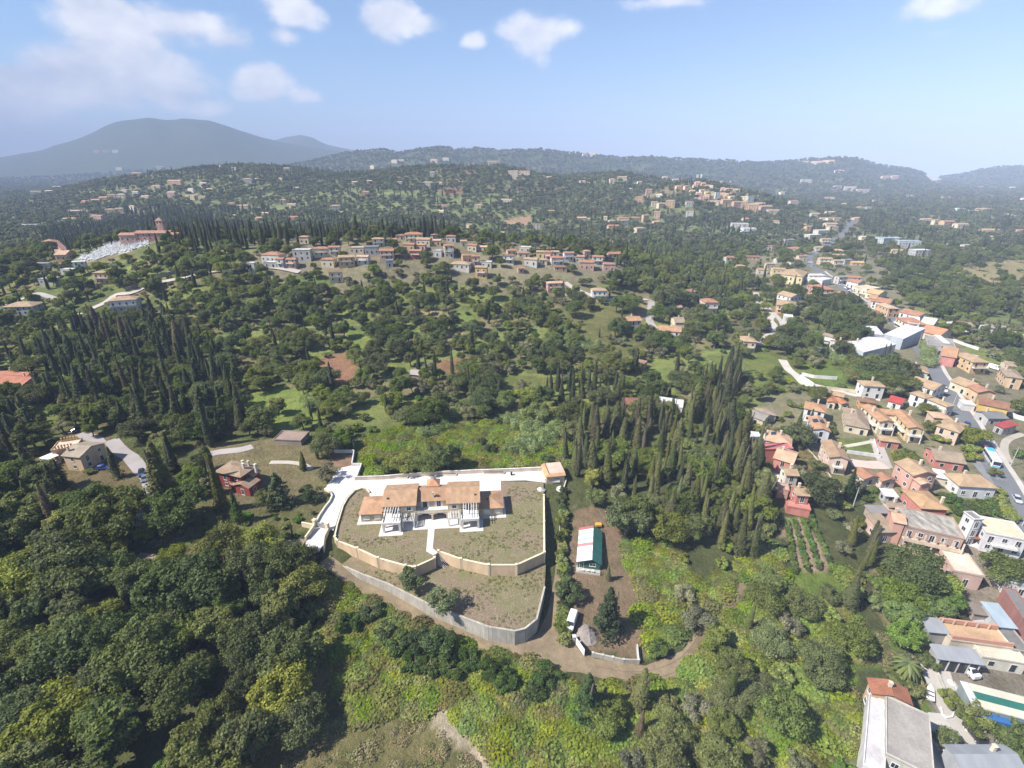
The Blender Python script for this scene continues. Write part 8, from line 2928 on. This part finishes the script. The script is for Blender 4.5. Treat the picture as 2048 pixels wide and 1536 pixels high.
mb.bar((.45, -.35, 1.02), (.45, .35, 1.02), .05, .05)
mb.build('frame', 'car_paint', r, (.03, .03, .04))
mb = MB()
mb.box(-.5, .1, -.16, .16, .802, .9)
mb.build('seat', 'rubber', r)

# poles along the road and the lanes
for i, (c, x, y, w) in enumerate([('o', 1985, 740, 'by the road corner of the modern white house'), ('g', 1310, 1320, 'on the near kerb below the white roadside annexe'), ('a', 1960, 800, 'across the road from the bus'), ('t', 930, 440, 'on the lane between the twin houses'), ('g', 985, 660, 'on the kerb before the grey workshop'), ('c', 30, 560, 'at the corner of the small orchard'), ('l', 446, 116, 'at the corner of the short white yard wall'), ('u', 1065, 330, 'at the edge of the cemetery')]):
 p = gp(*px(c, x, y))
 r = tag(empty('utility_pole', p), 'thin grey utility pole ' + w, 'utility pole')
 h = 7.5 if i != 6 else 4
 mb = MB()
 mb.cyl((0, 0, -.5), (0, 0, h), .14, .09, 8)
 mb.build('pole', 'grey_concrete', r)
 mb = MB()
 mb.box(-.8, .8, -.05, .05, h - .5, h - .4)
 mb.build('crossarm', 'dark_wood', r)
 for k in (-.7, 0, .7):
  mb = MB()
  mb.cyl((k, 0, h - .398), (k, 0, h - .2), .05, .04, 6)
  mb.build('insulator', 'white_frame', r)

# walls of the near gardens
for lab, c, pts, h, col in (('white garden wall along the meadow left of the white hip roofed house', 'b', [(20, 345), (190, 385), (500, 405)], 1.6, WH), ('white wall stepping up the lane at the end of the meadow', 'b', [(0, 380), (90, 440), (180, 500)], 1.8, WH),
       ('long cream wall below the lawn of the white hip roofed house', 'b', [(270, 530), (420, 545), (640, 570), (860, 610)], 1.5, CRM), ('white wall along the lower edge of the village lawn', 'a', [(925, 715), (1040, 730), (1140, 745)], 1.3, WH),
       ('white wall curving beside the lane of the village lawn', 'a', [(1095, 640), (1110, 690), (1125, 725)], 1.2, WH), ('pink white kerb wall along the dry grass strip', 'a', [(660, 675), (760, 780), (860, 920), (905, 1000)], .6, (.6, .5, .44)),
       ('white wall between the village road and the field behind', 'g', [(1330, 615), (1450, 660), (1590, 705)], 1.6, WH), ('white wall right of the long yellow house', 'g', [(1890, 1360), (1960, 1390), (2060, 1420)], 1.8, WH),
       ('grey retaining wall on the bend of the ridge drive', 'w', [(1385, 620), (1430, 635), (1490, 600)], 2.2, (.5, .48, .44)), ('long stone retaining wall above the road below the cemetery', 'u', [(1430, 760), (1600, 690), (1800, 610), (2000, 555)], 2.6, (.36, .32, .28)),
       ('retaining wall at the edge of the column villa lawn', 'u', [(1480, 1030), (1700, 990), (1870, 950)], 2.2, (.42, .41, .40)), ('pale wall beside the corner works driveway', 'f', [(1010, 20), (1080, 180), (1140, 330)], .9, (.6, .57, .52)),
       ('low white kerb of the planted island', 'f', [(1090, 495), (1105, 570), (1150, 615), (1215, 605), (1260, 520)], .5, WH), ('low white kerb left of the blue awning shed', 'f', [(1365, 575), (1360, 690), (1385, 760), (1500, 775)], .5, WH), ('low white round kerb of the bed with the reddish shrub', 'f', [(1035, 900), (1060, 970), (1130, 1000), (1200, 985)], .5, WH)):
 W = [gp(*px(c, *q)) for q in pts]
 wall_run('garden_wall', lab, 'wall', [(w.x, w.y) for w in W], .28, [float(H(w.x, w.y)) + h for w in W], 'plaster', tuple(v * .84 for v in col), every=9, under=.8)

# oddments of the corner yards
p = gp(*px('e', 1905, 400))
r = tag(empty('parasol', p), 'orange parasol beside the dark roofed building at the right edge', 'parasol')
mb = MB()
n = 8
for i in range(n):
 a, b = 2 * pi * i / n, 2 * pi * (i + 1) / n
 mb.face([(cos(a) * 1.9, sin(a) * 1.9, 2.3), (cos(b) * 1.9, sin(b) * 1.9, 2.3), (0, 0, 2.9)])
 mb.face([(0, 0, 2.85), (cos(b) * 1.9, sin(b) * 1.9, 2.25), (cos(a) * 1.9, sin(a) * 1.9, 2.25)])
mb.build('canopy', 'paint', r, (.55, .28, .08))
mb = MB()
mb.cyl((0, 0, 0), (0, 0, 2.84), .04, .04, 6)
mb.build('pole', 'iron', r)
p = gp(*px('c', 790, 1350))
r = tag(empty('garden_table', p), 'white garden table with chairs on the meadow below the galleried block', 'garden table')
mb = MB()
mb.cyl((0, 0, .70), (0, 0, .75), .9, .9, 12)
mb.build('table_top', 'paint', r, (.7, .7, .7))
mb = MB()
mb.cyl((0, 0, 0), (0, 0, .698), .08, .08, 6)
mb.build('leg', 'paint', r, (.6, .6, .6))
for i in range(4):
 a = i * pi / 2 + .4
 c = tag(empty('garden_chair', (p.x + 1.5 * cos(a), p.y + 1.5 * sin(a), float(H(p.x, p.y))), a - pi / 2), 'white garden chair drawn up to the white table on the meadow', 'chair', 'white chairs around the garden table')
 mb = MB()
 mb.box(-.25, .25, -.25, .25, .4, .45)
 mb.build('seat', 'paint', c, (.7, .7, .7))
 mb = MB()
 mb.box(-.25, .25, .2, .25, .452, .95)
 mb.build('backrest', 'paint', c, (.7, .7, .7))
 for x in (-.22, .22):
  for y in (-.22, .22):
   mb = MB()
   mb.box(x - .025, x + .025, y - .025, y + .025, -.02, .398)
   mb.build('leg', 'paint', c, (.6, .6, .6))
p = gp(*px('f', 965, 345))
r = tag(empty('boat', (p.x, p.y, float(H(p.x, p.y)) + .1), .9), 'small white boat lying on the corner lawn', 'boat')
mb = MB()
loft(mb, [[(-1.7, -.3, .1), (1.2, -.25, .1), (1.9, 0, .2), (1.2, .25, .1), (-1.7, .3, .1)], [(-1.9, -.75, .75), (1.2, -.6, .8), (2.4, 0, .95), (1.2, .6, .8), (-1.9, .75, .75)]])
mb.build('hull', 'paint', r, (.74, .73, .72))
mb = MB()
for x in (-.9, .2):
 mb.box(x - .15, x + .15, -.55, .55, .82, .88)
mb.build('bench', 'dark_wood', r)
for i, (c, x, y, rr, hh, col, lab) in enumerate([('e', 1390, 470, 2.6, 1.0, (.34, .36, .40), 'heap of grey scrap metal beside the brown lean-to'), ('e', 1520, 520, 2.2, .9, (.40, .33, .26), 'heap of timber scrap below the brown lean-to'), ('e', 1400, 660, 1.6, .6, (.30, .34, .40), 'bluish scrap pile on the sand coloured roof yard'),
            ('f', 1210, 200, 1.5, .7, (.62, .58, .52), 'pale rubble along the corner works driveway'), ('f', 1310, 290, 1.4, .7, (.40, .42, .46), 'grey junk pile at the end of the striped roof shed'), ('c', 1060, 1230, 1.8, .8, (.50, .38, .30), 'sand and timber pile left of the pink flat roofed building')]):
 heap('scrap_heap', lab, 'heap', gp(*px(c, x, y), 3.4 if i == 2 else 0) + Vector((0, 0, 0)), rr, hh, 'dirt', col, 40 + i)

# the palm
p = gp(1806, 1352)
r = tag(empty('palm_tree', p), 'single palm with arching fronds behind the brick red gable roof', 'palm tree')
mb = MB()
for i in range(8):
 mb.cyl((0, 0, i * .55 - .3), (0, 0, (i + 1) * .55 - .3), .38 - .01 * i, .32 - .01 * i, 9, cap=False)
mb.build('trunk', 'bark', r)
rg2 = random.Random(6)
for i in range(34):
 a = i * 2.399
 up = 1.25 - i * .055
 mb = MB()
 prev = None
 for k in range(7):
  t = k / 6
  rr = 3.1 * t
  q = Vector((cos(a) * rr, sin(a) * rr, 4.2 + up * 2.0 * t - 2.9 * t * t))
  w = .42 * sin(pi * min(.97, t * .85 + .12))
  sd = Vector((-sin(a), cos(a), 0)) * w
  cur = (q - sd - Vector((0, 0, w * .5)), q, q + sd - Vector((0, 0, w * .5)))
  if prev:
   mb.face([prev[0], prev[1], cur[1], cur[0]])
   mb.face([prev[1], prev[2], cur[2], cur[1]])
  prev = cur
 f = mb.build('frond', 'foliage', r, (.15, .19, .06))
 at = f.data.attributes.new('tone', 'FLOAT', 'POINT')
 at.data.foreach_set('value', np.full(len(f.data.vertices), rg2.uniform(.8, 1.2), np.float32))

# ------------------------------------------------------------------ labels that single each tree and far house out
MARKS = [('the cream villa', 865, 1000), ('the striped hut', 1173, 1090), ('the villa garage', 1108, 945), ('the red villa', 485, 950), ('the beige house', 160, 900), ('the brick red gable', 1780, 1385),
   ('the parked bus', 1978, 922), ('the galleried block', 1860, 1060), ('the pink house row', 1570, 930), ('the balcony wings', 1800, 840), ('the lilac warehouse', 1760, 675), ('the rusty shed', 833, 748), ('the twin lane houses', 1300, 655),
   ('the brick ruin', 1268, 725), ('the pink church', 325, 465), ('the column villa', 240, 600), ('the ochre house', 200, 560), ('the terraced resort', 1440, 390), ('the track bend', 1400, 1265), ('the grey retaining wall', 900, 1240),
   ('the driveway gate', 628, 1065), ('the left driveway', 265, 930), ('the salmon ridge house', 1110, 568), ('the yellow apartments', 1580, 545), ('the arched peach house', 1572, 610), ('the bramble field', 900, 905), ('the brown field', 680, 740),
   ('the dry grass strip', 1640, 960), ('the young orchard', 1945, 1012), ('the long yellow house', 1985, 815), ('the blue grey warehouse', 1790, 485), ('the hilltop village', 1650, 320), ('the red ridge house', 827, 510), ('the white factory', 1490, 452),
   ('the white van', 1143, 1245), ('the yard wall', 1235, 1310), ('the pale bank', 930, 1460), ('the sand roof yard', 1950, 1280), ('the left red roof', 20, 760), ('the flat brown shed', 580, 872), ('the lower meadow', 560, 820), ('the hilltop white house', 985, 328),
   ('the hut behind cypresses', 1262, 803), ('the garden meadow', 1825, 1130), ('the picture corner', 40, 1500), ('the bottom edge', 420, 1530), ('the bottom edge middle', 1350, 1530), ('the left edge', 0, 1250), ('the tan field', 1980, 550), ('the green valley fields', 90, 470),
   ('the mountain foot', 300, 310), ('the quarry scar', 1868, 358), ('the soil rows', 1610, 1090), ('the wood above ruin', 1160, 660), ('the grove by warehouse', 1700, 640), ('the left cypress wood', 320, 740), ('the hill crest houses', 1045, 350), ('the tan hill field', 1030, 442),
   ('the white meadow house', 1740, 775), ('the forest middle', 300, 1280), ('the upper left woods', 90, 660), ('the stair steps', 885, 1118), ('the far right houses', 1900, 445)]
ORD = ['nearest', 'second nearest', 'third nearest', 'fourth nearest', 'fifth nearest', 'sixth nearest', 'seventh nearest', 'eighth nearest', 'ninth nearest', 'tenth nearest', 'eleventh nearest', 'twelfth nearest', 'thirteenth nearest', 'fourteenth nearest', 'fifteenth nearest', 'sixteenth nearest', 'seventeenth nearest', 'eighteenth nearest', 'nineteenth nearest', 'twentieth nearest']


def where(x, y):
 b = min(MARKS, key=lambda m: (m[1] - x) ** 2 + ((m[2] - y) * 1.3) ** 2)
 dx, dy = x - b[1], y - b[2]
 d = hypot(dx, dy)
 ang = degrees(atan2(-dy, dx)) % 360
 rel = ['right of', 'behind and right of', 'behind', 'behind and left of', 'left of', 'below and left of', 'below', 'below and right of'][int((ang + 22.5) // 45) % 8]
 near = 'just' if d < 45 else ('' if d < 110 else 'well')
 return (near + ' ' + rel + ' ' + b[0]).strip(), d


TONE = {DARK: 'dark green', MID: 'mid green', LIGHT: 'light green', YLW: 'yellowish', OLV: 'grey green', CYP: 'blackish', CYL: 'olive toned', CON: 'deep green', (.150, .225, .048): 'fresh green', BRIGHT: 'bright green', (.150, .125, .070): 'browned', (.115, .120, .050): 'dull brownish'}


def give(items):
 seen = {}
 for it in items:
  w, d = where(it['px'], it['py'])
  seen.setdefault(it['head'] + ' ' + w, []).append((d, it))
 for lab, L in seen.items():
  L.sort(key=lambda a: a[0])
  for i, (d, it) in enumerate(L):
   it['root']['label'] = lab if len(L) == 1 else lab + ', ' + ORD[min(i, len(ORD) - 1)]


_q = {}
for sp in KIND:
 hs = sorted(t['h'] for t in TREES if t['sp'] == sp)
 _q[sp] = (hs[len(hs) // 3], hs[2 * len(hs) // 3]) if hs else (0, 0)
items = []
for t in TREES:
 if t['label']:
  t['root']['label'] = t['label']
  continue
 a, b = _q[t['sp']]
 size = 'low' if t['h'] <= a else ('tall' if t['h'] > b else 'mid-sized')
 t['head'] = size + ' ' + TONE.get(t['c'], 'green') + ' ' + {'broad': 'tree', 'olive': 'olive tree', 'cypress': 'cypress', 'conifer': 'conifer', 'bush': 'shrub'}[t['sp']]
 items.append(t)
give(items)
WN = {WH: 'white', LILAC: 'lilac white', CRM: 'cream', PNK: 'salmon pink', RSE: 'rose', RED: 'deep red', ORG: 'orange', YEL: 'yellow', PCH: 'peach', GRY: 'grey', BEI: 'beige', LBL: 'pale blue', Y_: 'pale yellow', G_: 'grey'}
RN = {T_TAN: 'tan', T_ORG: 'orange', T_RED: 'red', T_BRN: 'brown', T_OLD: 'faded', T_GRY: 'grey', T_PNK: 'pinkish', D_WHT: 'white flat', D_CRM: 'cream flat', D_GRY: 'grey flat', M_WHT: 'white flat', M_BLU: 'blue grey flat'}
items = []
for f in FAR[:N_SINGLE]:
 f['head'] = WN.get(f['wc'], 'pale') + ' house with ' + RN.get(f['rc'], 'pale') + ' roof'
 f['root']['group'] = 'houses scattered over the ridge and the hills'
 items.append(f)
give(items)

# ------------------------------------------------------------------ air
def make_haze():
 mb = MB()
 mb.box(-16000, 16000, -900, 13500, -190, 790)
 m = bpy.data.materials.new('haze')
 m.use_nodes = True
 t = m.node_tree
 t.nodes.clear()
 out = N(t, 'ShaderNodeOutputMaterial')
 pv = N(t, 'ShaderNodeVolumePrincipled')
 pv.inputs['Color'].default_value = (.60, .72, 1.0, 1)
 pv.inputs['Density'].default_value = HAZE
 pv.inputs['Anisotropy'].default_value = -.28
 t.links.new(pv.outputs[0], out.inputs['Volume'])
 MATS['haze'] = m
 o = mb.build('haze', 'haze')
 tag(o, kind='stuff')


HAZE = 1.75e-4
make_haze()
